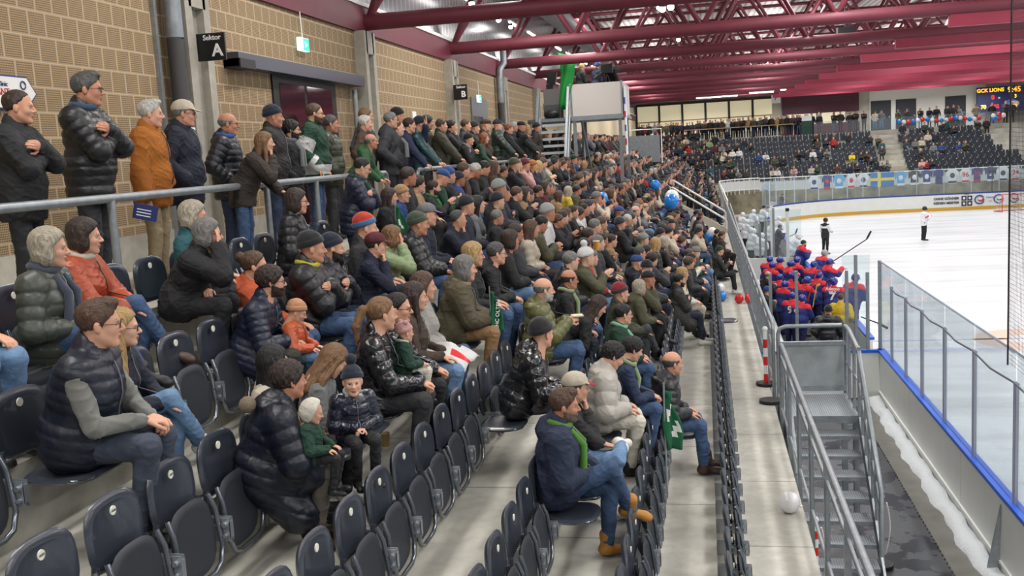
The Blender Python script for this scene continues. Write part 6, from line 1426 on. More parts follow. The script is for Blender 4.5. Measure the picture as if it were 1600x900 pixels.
HEADS = [('short', 'dbrown', None), ('short', 'brown', None), ('short', 'grey', None), ('crew', 'black', None), ('curly', 'dbrown', None), ('receding', 'dgrey', None), ('bald', 'grey', None), ('short', 'white', None), ('bob', 'ash', None), ('bob', 'brown', None), ('long', 'blond', None), ('long', 'dbrown', None), ('long', 'brown', None), ('ponytail', 'lbrown', None),
         ('beanie', 'black', 1), ('beanie', 'navy', 1), ('beanie', 'char', 1), ('beanie', 'burg', 1), ('beanie', 'dgreen', 1), ('pom', 'white', 1), ('beanie', 'ochre', 1), ('cap', 'black', 1), ('cap', 'navy', 1), ('cap', 'beige', 1), ('beanie', 'grey', 1), ('pom', 'blue', 1), ('cap', 'blue', 1)]
HW = [13, 11, 8, 9, 7, 5, 5, 3, 3, 4, 4, 7, 6, 4, 5, 4, 2, 1, 1, 1, .6, 3, 2, 1.5, 2, .7, 1]
HWORD = {'short': 'short', 'crew': 'cropped', 'curly': 'curly', 'receding': 'receding', 'bald': 'bald with', 'bob': 'bobbed', 'long': 'long', 'ponytail': 'ponytailed'}
def headword(hd):
    st_, c, hat = hd
    if hat: return '%s %s' % (JW_.get(c, c), {'beanie': 'beanie', 'pom': 'bobble hat', 'cap': 'cap'}[st_])
    return ('%s %s' % (HWORD[st_], HAIRW[c])).replace('with', 'with')
crowd_n = 0
def person_copy(pr, o3, rz, s, jk, tr, hd, skin):
    """copies the thing and each of its parts; colours come from the copy's own slots"""
    t, HD, sp = pr; c = t.copy(); COL.objects.link(c); c.location = o3; c.rotation_euler = (0, 0, rz); c.scale = (s, s, s)
    st_, col_, hat = hd; tier = 2
    for ch in KIDS[t.name]:
        d = ch.copy(); COL.objects.link(d); d.parent = c; nm = ch.name.split('.')[0]
        if nm == 'body': d.material_slots[0].material = skinm(skin)
        elif nm == 'jacket': d.material_slots[0].material = pf(jk) if sp.get('quilt') else pl(jk)
        elif nm == 'trousers': d.material_slots[0].material = dn(tr)
        elif nm == 'hair':
            if hat:
                d.name = 'hat'; d.data = hat_mesh(tier, st_)
                for sl in d.material_slots: sl.link = 'OBJECT'; sl.material = K(col_)
            else:
                d.data = hair_mesh(tier, st_); d.material_slots[0].link = 'OBJECT'; d.material_slots[0].material = H(col_)
    return c
# what the photo shows of individual spectators: head pixel, row, jacket, head, gender
EXPL = [(702, 275, 7, 'black', ('beanie', 'blue', 1)), (718, 281, 7, 'blue', ('beanie', 'navy', 1)), (725, 266, 7, 'brown', ('short', 'brown', None)), (743, 267, 7, 'black', ('short', 'white', None)), (757, 263, 7, 'black', ('short', 'black', None)), (773, 262, 7, 'brown', ('long', 'brown', None)),
 (805, 258, 7, 'black', ('beanie', 'olive', 1)), (821, 258, 7, 'pink', ('beanie', 'burg', 1)), (833, 260, 7, 'navy', ('beanie', 'ochre', 1)), (846, 250, 7, 'black', ('long', 'dbrown', None)),
 (730, 322, 6, 'navy', ('beanie', 'black', 1)), (746, 320, 6, 'grey', ('long', 'black', None)), (778, 315, 6, 'black', ('beanie', 'black', 1)), (787, 302, 6, 'navy', ('cap', 'navy', 1)), (781, 294, 6, 'char', ('beanie', 'silver', 1)), (820, 303, 6, 'tan', ('long', 'dbrown', None)), (842, 299, 6, 'navy', ('short', 'dbrown', None)),
 (888, 316, 6, 'yellow', ('long', 'ash', None)), (901, 317, 6, 'olive', ('short', 'dbrown', None)), (911, 310, 6, 'navy', ('short', 'black', None)), (857, 333, 5, 'white', ('beanie', 'lgrey', 1)), (846, 350, 5, 'olive', ('short', 'black', None)), (873, 330, 6, 'tan', ('long', 'brown', None)),
 (798, 376, 5, 'black', ('bob', 'dbrown', None)), (806, 364, 5, 'char', ('short', 'dbrown', None)), (777, 370, 6, 'black', ('short', 'grey', None)), (892, 408, 4, 'black', ('short', 'grey', None)), (914, 386, 4, 'beige', ('bob', 'dbrown', None)), (920, 367, 4, 'navy', ('short', 'dbrown', None)), (930, 353, 4, 'olive', ('short', 'grey', None)), (941, 345, 4, 'char', ('short', 'brown', None)),
 (968, 332, 4, 'navy', ('cap', 'blue', 1)), (1006, 375, 3, 'lgreen', ('pom', 'silver', 1)), (1011, 393, 3, 'navy', ('short', 'dbrown', None)), (912, 243+40, 7, 'black', ('long', 'blond', None)), (1061, 350, 2, 'brown', ('short', 'brown', None)), (1052, 342, 2, 'navy', ('pom', 'sky', 1))]
cand = []
def seated_at(px, py, row, jk, hd, pr=None):
    g = hd[0] in ('bob', 'long', 'ponytail'); pr = pr or SEATED[random.choice([6, 7, 9]) if g else random.choice([0, 1, 2, 3, 4, 5, 8])]
    rz = random.uniform(.1, .4); o, s = solve(pr[1], rz, px, py, row, row_x(row)+.23, row_z(row))
    PEOPLE.append((row, float(o[1]), float(o[0]))); return dict(pr=pr, o=(float(o[0]), float(o[1]), row_z(row)), rz=rz, s=s, jk=jk, hd=hd, row=row, tr=pick(TR), skin=random.randrange(5), near=True)
for e in EXPL: cand.append(seated_at(*e))
def free(row, y, gap=.42): return all(not (r == row and abs(yy-y) < gap) for r, yy, _ in PEOPLE)
FILL = {7: (12.0, .93), 6: (10.6, .95), 5: (11.6, .95), 4: (12.4, .92), 3: (13.6, .9), 2: (19.0, .8), 1: (26.5, .12)}
for row, (ya, dens) in FILL.items():
    y = ya
    while y < 82+ROW_D*(row-1):
        y += .5
        if 43.6 < y < 47.4 and row < 4: continue
        if row < 4 and {3: 38, 2: 34.5, 1: 32.5}[row] < y < 43.7: continue
        d_ = dens if y < 60 else dens*(.75 if row < 4 else .9)
        if row <= 2 and y > 47: d_ = .45
        if row == 1 and y > 44: d_ = .3
        if random.random() > d_ or not free(row, y): continue
        hd = random.choices(HEADS, HW)[0]; g = hd[0] in ('bob', 'long', 'ponytail'); pr = SEATED[random.choice([6, 7, 9]) if g else random.choice([0, 1, 2, 3, 4, 5, 8])]
        if y > 34 and pr in (SEATED[3], SEATED[5]): pr = SEATED[random.choice([0, 2, 8])]
        s = random.uniform(.93, 1.04); x = row_x(row)+.23+random.uniform(-.03, .06)
        PEOPLE.append((row, y, x)); cand.append(dict(pr=pr, o=(x, y+random.uniform(-.05, .05), row_z(row)), rz=random.uniform(0, .5), s=s, jk=pick(JK), hd=hd, row=row, tr=pick(TR), skin=random.randrange(5), near=True))
# standing people further along the concourse, on the balcony and at the far end
def standing(x, y, z, rz, where, near=False, jk=None, hd=None, tr=None):
    hd = hd or random.choices(HEADS, HW)[0]; cand.append(dict(pr=STAND[random.randrange(4)], o=(x, y, z), rz=rz, s=random.uniform(.96, 1.06), jk=jk or pick(JK), hd=hd, row=where, tr=tr or pick(TR), skin=random.randrange(5), near=near))
y = 33.5
while y < 86: standing(-4.95+random.uniform(-.2, .1), y, CONC_Z, random.uniform(0, .5), 'conc'); (standing(-5.5, y+.2, CONC_Z, random.uniform(0, .5), 'conc') if random.random() < .5 else None); y += random.uniform(.45, .8)
x = -5.5
while x < 9.0: standing(x, 88.9, FZ, -PI/2+random.uniform(-.5, .4), 'balc'); (standing(x+.2, 89.7, FZ, -PI/2+random.uniform(-.5, .4), 'balc') if random.random() < .75 else None); x += random.uniform(.42, .55)
for px in (1245, 1262, 1268, 1280, 1303, 1313, 1328, 1337, 1350, 1367, 1377, 1403, 1417, 1438, 1452, 1463, 1480, 1489, 1497, 1525, 1550, 1571, 1581): 
    q = on(1, 89.2, px, 180); jk_ = {1367: 'cream', 1377: 'grey', 1403: 'olive', 1525: 'khaki', 1497: 'silver'}.get(px, random.choice(['black', 'navy', 'char', 'black'])); standing(q[0], 89.2, FZ, -PI/2, 'far', jk=jk_, tr='ljean' if px in (1367, 1377) else None)
far_seated = []
def fseat(px, k, jk, hd=None):
    q = on(1, FY0+ROW_D*(k-1)+.3, px, 230); hd = hd or random.choices(HEADS, HW)[0]
    far_seated.append((k, float(q[0]))); cand.append(dict(pr=SEATED[random.randrange(10)], o=(float(q[0]), FY0+ROW_D*k-.33, WALK_Z+ROW_H*(k)), rz=-PI/2+random.uniform(-.4, .3), s=random.uniform(.93, 1.03), jk=jk, hd=hd, row='farseat', tr=pick(TR), skin=random.randrange(5), near=False))
# far stand: photo pixel column, row from the front, jacket
for px, k, jk in ((1206, 1, 'beige'), (1213, 1, 'white'), (1240, 1, 'pink'), (1142, 1, 'black'), (1152, 1, 'grey'), (1165, 1, 'char'), (1268, 1, 'beige'), (1276, 1, 'cream'), (1308, 1, 'brown'), (1328, 1, 'navy'), (1339, 1, 'black'), (1378, 1, 'navy'), (1387, 1, 'grey'), (1441, 1, 'pink'), (1447, 1, 'red'), (1456, 1, 'navy'),
     (1210, 3, 'olive'), (1225, 3, 'navy'), (1139, 3, 'olive'), (1143, 3, 'ochre'), (1331, 3, 'yellow'), (1345, 3, 'black'), (1355, 3, 'brown'), (1361, 2, 'black'), (1438, 3, 'navy'), (1379, 4, 'char'), (1377, 5, 'teal'), (1459, 4, 'grey'), (1471, 4, 'blue'), (1497, 4, 'blue'), (1508, 4, 'sky'), (1430, 5, 'grey'), (1440, 5, 'beige'), (1416, 5, 'char'),
     (1186, 4, 'blue'), (1196, 4, 'white'), (1248, 4, 'black'), (1260, 4, 'navy'), (1270, 4, 'white'), (1281, 4, 'navy'), (1292, 4, 'grey'), (1278, 6, 'brown'), (1290, 6, 'navy'), (1303, 6, 'red'), (1305, 7, 'char'), (1325, 7, 'navy'), (1277, 7, 'black'), (1360, 6, 'black'), (1372, 6, 'olive'), (1450, 6, 'beige'), (1461, 6, 'navy'), (1489, 7, 'black'), (1410, 8, 'black'), (1415, 6, 'char'), (1445, 8, 'char'), (1470, 8, 'navy'), (1478, 8, 'ochre'), (1528, 8, 'black'), (1541, 8, 'black'),
     (1072, 7, 'burg'), (1076, 6, 'red'), (1066, 7, 'olive'), (1095, 5, 'navy'), (1106, 5, 'navy'), (1088, 3, 'black'), (1098, 3, 'black'), (1152, 6, 'black'), (1164, 7, 'black'), (1173, 6, 'black'), (1131, 5, 'beige'), (1144, 5, 'white'), (1155, 5, 'white')): fseat(px, k, jk)
for k in range(1, 10):
    x = -5.5
    while x < 3.0:
        if all(not (kk == k and abs(xx-x) < .45) for kk, xx in far_seated) and random.random() < (.85 if x < 0 else .35) and x > row_x(min(k, 7))-1:
            fs_ = dict(pr=SEATED[random.randrange(10)], o=(x, FY0+ROW_D*k-.33, WALK_Z+ROW_H*k), rz=-PI/2+random.uniform(-.2, .9), s=random.uniform(.93, 1.03), jk=pick(JK), hd=random.choices(HEADS, HW)[0], row='farseat', tr=pick(TR), skin=random.randrange(5), near=False); cand.append(fs_); far_seated.append((k, x))
        x += .5
N_FG = 92+26
ind = sorted([c for c in cand if c['near']], key=lambda c: c['o'][1])[:300-N_FG-26]
far_stand_ = [c for c in cand if c['row'] == 'far']; ind += far_stand_[:23]
ids = set(id(c) for c in ind); seen = {}; cnt2 = {}
ind.sort(key=lambda c: (str(c['row']), c['o'][1] if c['row'] != 'far' else c['o'][0]))
prev = None
for c in ind:
    p_ = person_copy(c['pr'], c['o'], c['rz'], c['s'], c['jk'], c['tr'], c['hd'], c['skin']); r = c['row']; cnt2[r] = cnt2.get(r, -1)+1
    if r == 'far': lab = 'person with %s, %s jacket, by the far wall, %s from left' % (headword(c['hd']), JW_.get(c['jk'], c['jk']), nth(cnt2[r])); p_['group'] = 'people standing along the far wall'
    else:
        lab = 'person with %s, %s jacket, %s row' % (headword(c['hd']), JW_.get(c['jk'], c['jk']), ROWW[r]); p_['group'] = 'seated crowd of the near stand'
        nb = (' beyond %s jacket' % JW_.get(prev['jk'], prev['jk'])) if prev is not None and prev['row'] == r else ''
        if seen.get(lab): lab2 = lab+nb; lab = lab2 if not seen.get(lab2) and nb else '%s, %s along' % (lab, nth(cnt2[r]))
    if seen.get(lab): lab += ', %s along' % nth(cnt2[r])
    seen[lab] = 1; p_['label'] = lab; p_['category'] = 'person'; prev = c
# the many remaining far spectators: one object
SLOTS = [skinm(0), skinm(2)]+[pl(a) for a, _ in JK]+[pl('yellow')]+[dn(a) for a, _ in TR]+[H(a) for a in ('black', 'dbrown', 'brown', 'grey', 'white', 'blond')]+[K(a) for a in ('black', 'navy', 'grey', 'blue', 'burg')]
jix = {a: 2+i for i, (a, _) in enumerate(JK)}; jb = 2+len(JK)+1; tix = {a: jb+i for i, (a, _) in enumerate(TR)}; hb = jb+len(TR); hix = dict(black=hb, dbrown=hb+1, brown=hb+2, grey=hb+3, dgrey=hb+3, white=hb+4, ash=hb+4, blond=hb+5, lbrown=hb+2); kb = hb+6; kix = dict(black=kb, navy=kb+1, grey=kb+2, blue=kb+3, burg=kb+4)
def low(sp):
    J = skeleton(sp); Vh, Qh = snet(lambda P: sdf_head(P), (-.14, -.11, -.2), (.14, .11, .15), .03); Vh = Vh@rot(z=.25).T+J['HD']
    Vt, Qt = cloth_top(J, sp, .055); Vl, Ql = cloth_legs(J, sp, .055); hd_ = []
    for hh in ((Vh, Qh, 's'), (Vt, Qt, 'j'), (Vl, Ql, 't')): hd_.append(hh)
    for n in 'LR':
        a, b_ = snet(lambda P: d_ell(P, tuple(J['W'+n]), (.045, .038, .035)), J['W'+n]-.07, J['W'+n]+.07, .03); hd_.append((a, b_, 's'))
        a, b_ = snet(lambda P: d_rc(P, tuple(J['A'+n]), tuple(J['A'+n]+J['T'+n]*.15), .05, .045), J['A'+n]-.1, J['A'+n]+[.25, .1, .1], .05); hd_.append((a, b_, 'b'))
    Va, Qa = snet(lambda P: sdf_hair(P, 'short'), (-.19, -.13, -.15), (.13, .13, .18), .032); Vb, Qb = snet(lambda P: sdf_hair(P, 'long'), (-.2, -.17, -.4), (.13, .17, .17), .035)
    return hd_, (Va@rot(z=.25).T+J['HD'], Qa), (Vb@rot(z=.25).T+J['HD'], Qb)
LOWS = {id(p): low(p[2]) for p in SEATED+STAND}
L = []
for c in cand:
    if id(c) in ids: continue
    parts, ha, hb_ = LOWS[id(c['pr'])]; R = rot(z=c['rz'])*c['s']; o = np.array(c['o']); st_, col_, hat = c['hd']
    for V, Q, role in parts:
        mi = {'s': c['skin'] % 2, 'j': jix.get(c['jk'], jb-1 if c['jk'] == 'yellow' else 2+(len(c['jk']) % 6)), 't': tix.get(c['tr'], jb), 'b': kb}[role]; L.append((V@R.T+o, Q, mi))
    V, Q = hb_ if st_ in ('long', 'bob', 'ponytail') else ha; L.append((V@R.T+o, Q, (kix.get(col_, kb) if hat else hix.get(col_, hb))))
V, Q, mi = union_meshes(L)
o = bpy.data.objects.new('crowd', to_mesh('crowd', V, Q, SLOTS, mi)); COL.objects.link(o); tag(o, 'dense distant crowd of spectators filling the far rows, balcony and concourse', 'crowd', kind='stuff')
for pr in SEATED+STAND:
    for ch in KIDS[pr[0].name]: bpy.data.objects.remove(ch)
    bpy.data.objects.remove(pr[0])
# ------------------------------------------------------------------ seats of the far stand
lowb = MB()
def low_seat(k, x, mb):
    y, z = FY0+ROW_D*k-.12, WALK_Z+ROW_H*k
    a = [(-.2, 0), (.2, 0), (.22, .08), (.21, .3), (.15, .35), (-.15, .35), (-.21, .3), (-.22, .08)]
    mb.add([(x+u, y-.02, z+.48+v) for u, v in a]+[(x+u, y+.02, z+.48+v) for u, v in a], [tuple(range(8)), tuple(range(15, 7, -1))]+[(i, i+8, (i+1) % 8+8, (i+1) % 8) for i in range(8)], 0)
    mb.add([(x+u*.95, y-.15, z+.2+v) for u, v in a]+[(x+u*.95, y-.12, z+.2+v) for u, v in a], [tuple(range(8)), tuple(range(15, 7, -1))]+[(i, i+8, (i+1) % 8+8, (i+1) % 8) for i in range(8)], 0)
    mb.box((x-.03, y-.03, z+.73), (x+.03, y-.025, z+.79), 1); mb.box((x+.225, y-.16, z+.2), (x+.275, y, z+.46), 2)
FS = []
for k in range(1, 9):
    x = -1.5
    while x < 24.3-(.55*(k-1) if k > 3 else 0)*.6:
        if not (AX[0]-.3 < x < AX[1]+.3) and not any(kk == k and abs(xx-x) < .3 for kk, xx in far_seated): FS.append((k, x))
        x += .5
FS.sort(key=lambda a: a[0]+abs(a[1]-12)*.15)
NIND = max(0, 300-NSEAT)
src = None
for n, (k, x) in enumerate(FS):
    if n < NIND:
        if src is None:
            mb = MB(); low_seat(0, 0, mb); mb.v = [(a, b_-FY0, c-WALK_Z) for a, b_, c in mb.v]; src = mb.build('folding_seat', [M_SEAT, M_STICK, M_PLATE]); c_ = src
        else: c_ = src.copy(); COL.objects.link(c_)
        c_.location = (x, FY0+ROW_D*k, WALK_Z+ROW_H*k); tag(c_, 'empty folded far stand seat, %s row up, %s seat place from the left' % (ordw(k), ordw(1+int(round((x+1.5)/.5)))), 'seat', 'empty dark seats of the far stand')
    else: low_seat(k, x, lowb)
for k in range(1, 4):
    for y in np.arange(47.6, 79, .5):
        if free(k, y, .3):
            z = row_z(k); x = row_x(k); lowb.box((x, y-.21, z+.48), (x+.03, y+.21, z+.82), 0); lowb.box((x+.1, y-.2, z+.2), (x+.13, y+.2, z+.55), 0)
if lowb.v: tag(lowb.build('seat_rows', [M_SEAT, M_STICK, M_PLATE]), 'remaining rows of dark folding seats in the far stand and corner', 'seats', kind='stuff')
# ------------------------------------------------------------------ players, coaches, officials
M_HB = mat('helmet_blue', srgb(28, 48, 140), rough=.2, coat=.5); M_HW = mat('helmet_white', srgb(225, 226, 230), rough=.25, coat=.4); M_HS = mat('helmet_silver', srgb(150, 154, 160), rough=.25, coat=.4)
JRB, JRR = mat('jersey_royal', srgb(30, 44, 112), rough=.75, bump=.3, bscale=25), mat('jersey_scarlet', srgb(206, 36, 48), rough=.75, bump=.3, bscale=25); JWH = mat('jersey_plain_white', srgb(222, 224, 228), rough=.75, bump=.3, bscale=25)
def player(label, px, py, z_head, rz, z0=.25, cat='ice hockey player', tier=1, y=None, **sp):
    sp = dict(stand=1, fat=.055, wide=1.15, lean=.25, legw=1.3, arms='phone', collar=0, long=.1, topname='jersey', tier=tier, shoem=M_BLACK, hair='short', hairm=H('dbrown')) | sp
    if sp.get('hat') == 'helmet': sp['hair'] = None
    J = skeleton(sp); p = on(2, z_head, px, py) if y is None else on(1, y, px, py)
    s = (p[2]-z0)/J['HD'][2]; o = p-rot(z=rz)@(J['HD']*s); t, J = make_person(sp, 'person', (o[0], o[1], z0), rz, s); t['label'] = label; t['category'] = cat; return t, J
RB = dict(topm=JRB, yokem=JRR, legm=pl((30, 40, 90)), hat='helmet', hatm=M_HB)
R_ = random.Random(3)
for i, (px, py, rz, lab, kw) in enumerate((
 (1203, 407, .9, 'player in red and blue with blue helmet at the back left of the bench', {}), (1207, 416, .7, 'player in red and blue just in front of the back left helmet', {}),
 (1219, 408, .3, 'player in red shoulders and blue helmet holding a pale stick blade', {}), (1246, 408, .6, 'player with blue helmet and blue gloves in the middle of the bench', {}),
 (1256, 381, .1, 'big player in red and blue wearing a grey woollen hat at the boards', dict(hat='beanie', hatm=K('dgreen'), hair=None, beard=1, fat=.08)),
 (1289, 397, .5, 'player with a silver-grey helmet leaning over the boards with a stick', dict(hatm=M_HS, lean=.5)), (1297, 411, .2, 'player with blue helmet pointing over the boards', dict(arms=('lap', 'point'))),
 (1219, 435, .9, 'player seated low with blue helmet and red shoulders, left of the front post', {}), (1227, 446, .6, 'player with blue helmet and red back beside the front left post', {}),
 (1240, 433, -.6, 'bearded player with blue helmet facing the camera on the bench', dict(beard=1, beardm=H('brown'))), (1239, 464, 1.2, 'player with blue helmet and white number 9 on the blue back', {}),
 (1254, 468, .9, 'player with blue helmet half hidden by the number 9 player', {}), (1303, 442, 1.3, 'player with blue helmet and white 7 under lettering on the red back', {}),
 (1236, 414, .2, 'player with blue helmet between the blue gloves and the pale stick', {}), (1272, 415, .8, 'player with red shoulders behind the pointing player', {}), (1262, 440, .5, 'player with blue helmet in front of the middle of the bench', {}), (1280, 432, .8, 'player with red shoulders left of the number 7', {}))):
    t, J = player(lab, px, py, 1.85 if i not in (7, 8, 10, 11) else 1.7, rz, **(RB | kw))
    if 'number 9' in lab or 'white 7' in lab:
        u = J['up']; b0 = J['P']+u*.24-J['fw']*.2; ry = math.atan2(u[0], u[2])
        text('back_number', '9' if '9' in lab else '7', .30, M_WHITE, t, tuple(b0), (PI/2-ry*0, 0, -PI/2), bold=.01)
        if '7' in lab: text('back_lettering', 'Adecco', .12, M_WHITE, t, tuple(J['P']+u*.46-J['fw']*.19), (PI/2, 0, -PI/2), bold=.003); text('back_name', 'BIELZ', .08, M_WHITE, t, tuple(J['P']+u*.36-J['fw']*.205), (PI/2, 0, -PI/2), bold=.002)
player('player in red and blue on the ice behind the tall glass corner', 1337, 436, 1.75, .8, z0=0., **RB)
player('bald man in black jacket standing behind the red and blue team', 1200, 430, 1.85, .4, cat='person', topm=pl('black'), legm=pl('black'), hair='bald', hairm=H('grey'), legw=1., fat=.02, topname='jacket')
player('person in royal blue beanie and dark jacket behind the red and blue team', 1199, 455, 1.8, .5, cat='person', topm=pl('char'), legm=pl('black'), hat='beanie', hatm=K('blue'), hair=None, legw=1., fat=.02, topname='jacket')
player('person in black beanie and black padded coat seen from behind beyond the landing', 1294, 486, 1.85, 1.45, tier=0, cat='person', topm=pf('black'), legm=pl('black'), hat='beanie', hatm=K('black'), hair=None, legw=1., fat=.05, quilt=.1, hood=1, topname='padded_coat', lean=.05, arms='pocket')
player('person in yellow jacket with brown hair at the bench boards', 1314, 466, 1.8, 1.2, tier=0, cat='person', topm=pl((226, 190, 40)), legm=pl('black'), hair='short', hairm=H('brown'), legw=1., fat=.03, topname='jacket', lean=.05, arms='pocket')
WH = dict(topm=JWH, legm=pl('black'), hat='helmet', hatm=M_HW)
for px, py, rz, lab, kw in ((1161, 336, .5, 'white team player with white helmet, leftmost at the far bench', {}), (1178, 331, .4, 'white team player with white helmet, second at the far bench', {}), (1194, 325, .3, 'tall white team member in black beanie standing at the far bench', dict(hat='beanie', hatm=K('black'), hair=None)),
 (1218, 342, .4, 'white team player with white helmet behind the tall post', {}), (1248, 370, .2, 'white team player leaning over the boards beside the coach', dict(lean=.55)), (1191, 369, .6, 'white team player with white helmet sitting low by the grey posts', {}), (1178, 362, .5, 'white team player low at the left of the far bench', {}), (1168, 347, .4, 'white team player behind the leftmost pair at the far bench', {}), (1207, 350, .3, 'white team player between the tall posts', {})):
    player(lab, px, py, 1.85, rz, **(WH | kw))
player('coach in dark navy jacket with brown hair between the benches', 1219, 355, 1.85, .2, cat='person', topm=pl('navy'), legm=pl('navy'), hair='short', hairm=H('brown'), beard=1, legw=1., fat=.02, topname='jacket')
# officials
t, J = player('linesman in white and black on the ice in front of the benches, hands joined', 1290, 345, 1.72, .9, z0=0, cat='referee', tier=1, topm=pl('black'), bandm=JWH, bands=[('SR', 'ER', -.15, 1.1, .11), ('ER', 'WR', -.1, .8, .1), ('SL', 'EL', -.15, 1.1, .11), ('EL', 'WL', -.1, .8, .1), ('P', 'C', .9, 1.2, .4)], legm=pl((26, 26, 28)), hat='helmet', hatm=M_BLACK, fat=.01, wide=1., legw=1.05, arms='clasp' if 0 else 'lap', lean=.02)
t, J = player('referee in striped shirt with orange armband standing far out on the ice', 1445, 327, 1.72, .3, z0=0, cat='referee', topm=JWH, legm=pl((26, 26, 28)), hat='helmet', hatm=M_BLACK, fat=.01, wide=1., legw=1.1, arms='phone', lean=.02, bandm=mat('orange_band', srgb(226, 90, 40)), bands=[('SR', 'ER', .4, .7, .12), ('SL', 'ER', .4, .7, .0)])
# stick raised over the ice, other sticks
def stick(label, a, b_, c_, m_=M_BLACK, r=.018):
    t = empty('hockey_stick', tuple(a), label=label, cat='hockey stick'); b2, c2 = np.array(b_)-a, np.array(c_)-a
    MB().tube([(0, 0, 0), tuple(b2)], r, 6).build('shaft', m_, t)
    d = (c2-b2); mb = MB(); n_ = np.array([0, 0, .04]); mb.tube([tuple(b2), tuple(b2+d*.35), tuple(c2)], [r*1.3, .035, .03], 8); mb.build('blade', m_, t); return t
a, b_, c_ = on(1, 34, 1296, 412), on(1, 34, 1354, 374), on(1, 34, 1361, 361); stick('long black hockey stick raised over the boards, blade in the air', a, b_, c_)
a, b_, c_ = on(1, 44, 1228, 372), on(1, 44, 1243, 365), on(1, 44, 1246, 357); stick('dark hockey stick of the white team beside the coach', a, b_, c_)
a, b_, c_ = on(1, 26, 1345, 495), on(1, 26, 1372, 505), on(1, 26, 1387, 513); stick('black hockey stick low behind the near glass', a, b_, c_)
a, b_, c_ = on(1, 34.4, 1226, 440), on(1, 34.4, 1232, 423), on(1, 34.4, 1240, 417); stick('stick with pale blade standing among the players', a, b_, c_, mat('pale_tape', srgb(206, 200, 178)), .03)
for i, (x0, y0, x1, y1) in enumerate(((1262, 470, 1276, 425), (1270, 480, 1276, 447), (1285, 470, 1292, 440))):
    a, b_ = on(1, 29, x0, y0), on(1, 29, x1, y1); t = stick(['red-shafted stick in front of the middle players', 'yellow-shafted stick left of the number 7 player', 'dark stick beside the number 7 player'][i], a, b_, b_+np.array([.1, 0, .05]), [M_RED, mat('stick_yellow', srgb(190, 186, 90)), M_BLACK][i], .016)
# photographer behind the far glass
player('photographer in dark jacket crouching behind the far corner glass', 1223, 305, 0, .2, z0=.2, y=79.3, cat='person', topm=pl('navy'), legm=pl('black'), legw=1., fat=.02, arms='phone', topname='jacket')
# two people on the camera platform
for px, lab, jk_, hc in ((905, 'camera operator in black beside the green cloth on the platform', 'black', ('short', 'blond')), (930, 'camera operator in navy with blue cap on the platform', 'navy', ('beanie', 'blue')), (951, 'camera operator in black bending to the camera on the platform', 'black', ('short', 'brown'))):
    q = on(1, 31.8, px, 96); kw = dict(hat='beanie', hatm=K('blue'), hair=None) if hc[0] == 'beanie' else dict(hair='short', hairm=H(hc[1])); t, J = make_person(dict(stand=1, tier=1, arms='lap', fat=.02, lean=.1, topm=pl(jk_), legm=pl('black'), **kw), 'person', (q[0], 31.8, CONC_Z+2.05), .6, 1.0); t['label'] = lab; t['category'] = 'person'
# ------------------------------------------------------------------ things people hold or left
def wavy_flag(label, x, y, z, rz, wd, ht, marks=None, name='flag'):
    t = empty(name, (x, y, z), rz, label=label, cat='flag'); mb = MB(); n = 10
    vs = []
    for i in range(n+1):
        for j in range(n+1):
            u, v = i/n, j/n; vs.append((u*wd*(.35+.65*v)+.012*math.sin(v*7+u*4), .03*math.sin(u*8+v*5)*(1-v*.3), ht*(1-v)-.12*u*wd))
    for i in range(n+1): pass
    fs = [(i*(n+1)+j, (i+1)*(n+1)+j, (i+1)*(n+1)+j+1, i*(n+1)+j+1) for i in range(n) for j in range(n)]
    mi = [0]*len(fs)
    if marks:
        for q, f in enumerate(fs):
            i, j = q//n, q % n
            if (i, j) in marks: mi[q] = 1
    mb.add(vs, fs, 0, True); mb.m = mi; o = mb.build('cloth', [mat('flag_green', srgb(18, 96, 62), rough=.8), M_WHITE], t); so = o.modifiers.new('s', 'SOLIDIFY'); so.thickness = .004
    MB().tube([(0, 0, -.25), (0, 0, ht+.05)], .006, 6).build('flag_pole', M_GALV, t); return t
mk = {(i, j) for i in range(10) for j in range(10) if abs((i-5)+2.2*((j % 5)-2)*.9) < 1.8 and 2 <= j <= 7 and 2 <= i <= 8}
q = on(0, row_x(2)+.33, 1040, 690); wavy_flag('green flag with a white zigzag mark standing up between the second row seats', q[0], q[1], q[2]-.05, .6, .13, .36, mk)
q = on(0, row_x(5)+.62, 768, 510); t = wavy_flag('green team flag with white lettering hanging between the fifth row spectators', q[0], q[1], q[2]-.05, .5, .14, .40)
text('lettering', 'EHC OLTEN', .055, M_WHITE, t, (.06, -.035, .17), (PI/2, -1.45, 0), ext=.002)
q = on(0, row_x(7)+.55, 620, 365); wavy_flag('dark green flag beside the woman in light green', q[0], q[1], q[2]-.05, .5, .18, .38, {(3, 4), (4, 4), (4, 5), (3, 5), (5, 6), (4, 6)})
def cup(label, x, y, z, m_, h=.11, r=.038):
    t = empty('paper_cup', (x, y, z), label=label, cat='cup'); MB().tube([(0, 0, 0), (0, 0, h)], [r*.75, r], 16).build('cup_body', m_, t); MB().tube([(r*math.cos(a), r*math.sin(a), h) for a in np.linspace(0, 2*PI, 16, endpoint=False)], .003, 5, closed=True).build('rim', M_WHITE, t); return t
q = on(2, row_z(5), 603, 697); cup('tan paper cup standing on the step beside the white boots', q[0], q[1], row_z(5), mat('kraft', srgb(196, 160, 110)))
q = on(0, row_x(4)+.62, 932, 385); cup('plastic cup of beer held beside the beige coat', q[0], q[1], q[2]-.05, mat('beer', srgb(196, 132, 50), rough=.2), .12, .042)
q = on(0, -4.62, 229, 333)
t = empty('booklet', (q[0], q[1], q[2]), .2, label='navy programme booklet with pale lines held by the ochre jacket man', cat='booklet')
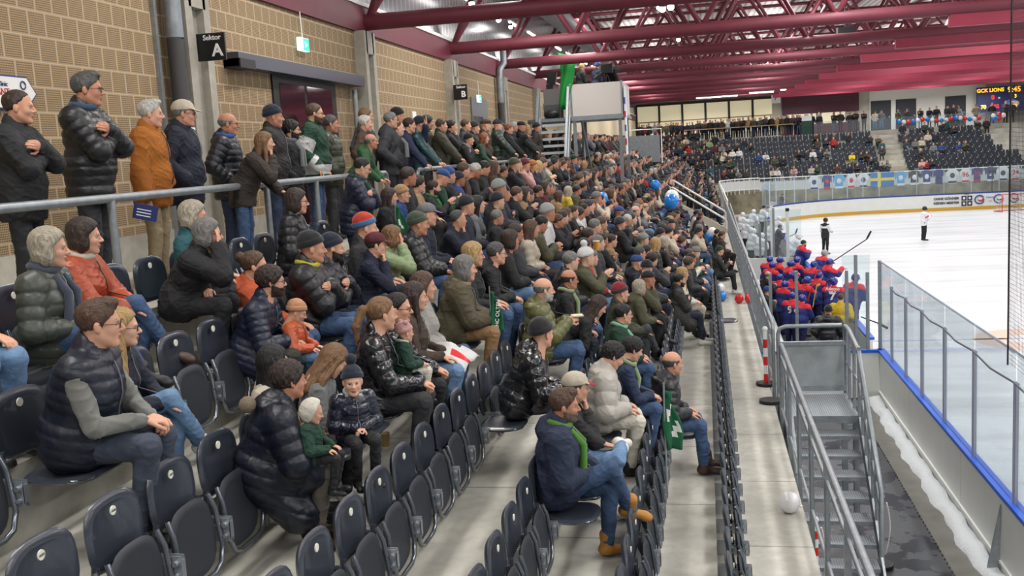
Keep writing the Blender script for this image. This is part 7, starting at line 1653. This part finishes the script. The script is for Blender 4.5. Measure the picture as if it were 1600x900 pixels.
MB().box((-.11, -.008, -.06), (.09, .008, .07), mat4=Matrix.Rotation(.25, 4, 'Y')).build('cover', mat('booklet_navy', srgb(36, 48, 104)), t)
for i in range(3): MB().box((-.08, -.011, -.03+.025*i), (.04, -.008, -.022+.025*i), mat4=Matrix.Rotation(.25, 4, 'Y')).build('text_line', M_WHITE, t)
q = np.array(t24.location)+rot(z=t24.rotation_euler.z)@((J24['WR']+J24['WL'])/2+np.array([.10, 0, .06]))*t24.scale[0]; t = empty('folded_paper', tuple(q), .3, label='folded pale paper in the hands of the bald man in olive', cat='paper'); MB().box((-.05, -.06, -.012), (.07, .06, .0)).build('sheets', mat('paper_cream', srgb(222, 208, 180)), t)
# white jersey lying on laps
q = on(0, row_x(5)+.5, 715, 512)
vs, fs = [], []
for i in range(15):
    for j in range(11): u, v = i/14, j/10; vs.append((.10+.38*v, -.26+.52*u, .12-.14*max(0, (v-.55))*2-.1*abs(u-.5)+.02*math.sin(u*9+v*6)))
fs = [(i*11+j, (i+1)*11+j, (i+1)*11+j+1, i*11+j+1) for i in range(14) for j in range(10)]
mb = MB(); mb.add(vs, fs, 0, True); mb.m = [1 if 2 < (k_//10) < 5 and (k_ % 10) > 5 else 2 if (k_//10) > 8 and 3 < (k_ % 10) < 6 else 0 for k_ in range(len(fs))]
o = mb.build('folded_jersey', [pl('white'), M_RED, M_INK]); o.location = (row_x(5)+.25, 8.0, row_z(5)+.56); so = o.modifiers.new('s', 'SOLIDIFY'); so.thickness = .012; tag(o, 'white jersey with red stripe lying over the knees in the fifth row', 'jersey')
# lettering on the two jerseys
u = Jj['SR']*.45+Jj['ER']*.55; text('sleeve_lettering', 'HYUNDAI', .034, M_INK, tj, tuple(u+np.array([0, -.098, 0])), R90, ext=.002)
u = Jj2['SR']*.25+Jj2['ER']*.75; text('sleeve_lettering', 'HYUNDAI', .03, M_INK, tj2, tuple(u+np.array([0, -.096, 0])), R90, ext=.002)
# wrist watch
# ------------------------------------------------------------------ leftovers
bpy.data.scenes.remove(TMP)
for q, nm in ((SEAT_F, 'f'), (SEAT_O, 'o')):
    if q.name not in _used:
        for ch in list(q.children):
            for g_ in list(ch.children): bpy.data.objects.remove(g_)
            bpy.data.objects.remove(ch)
        bpy.data.objects.remove(q)
print('OBJ', len(bpy.data.objects), 'people', len(PEOPLE), 'seats', NSEAT)
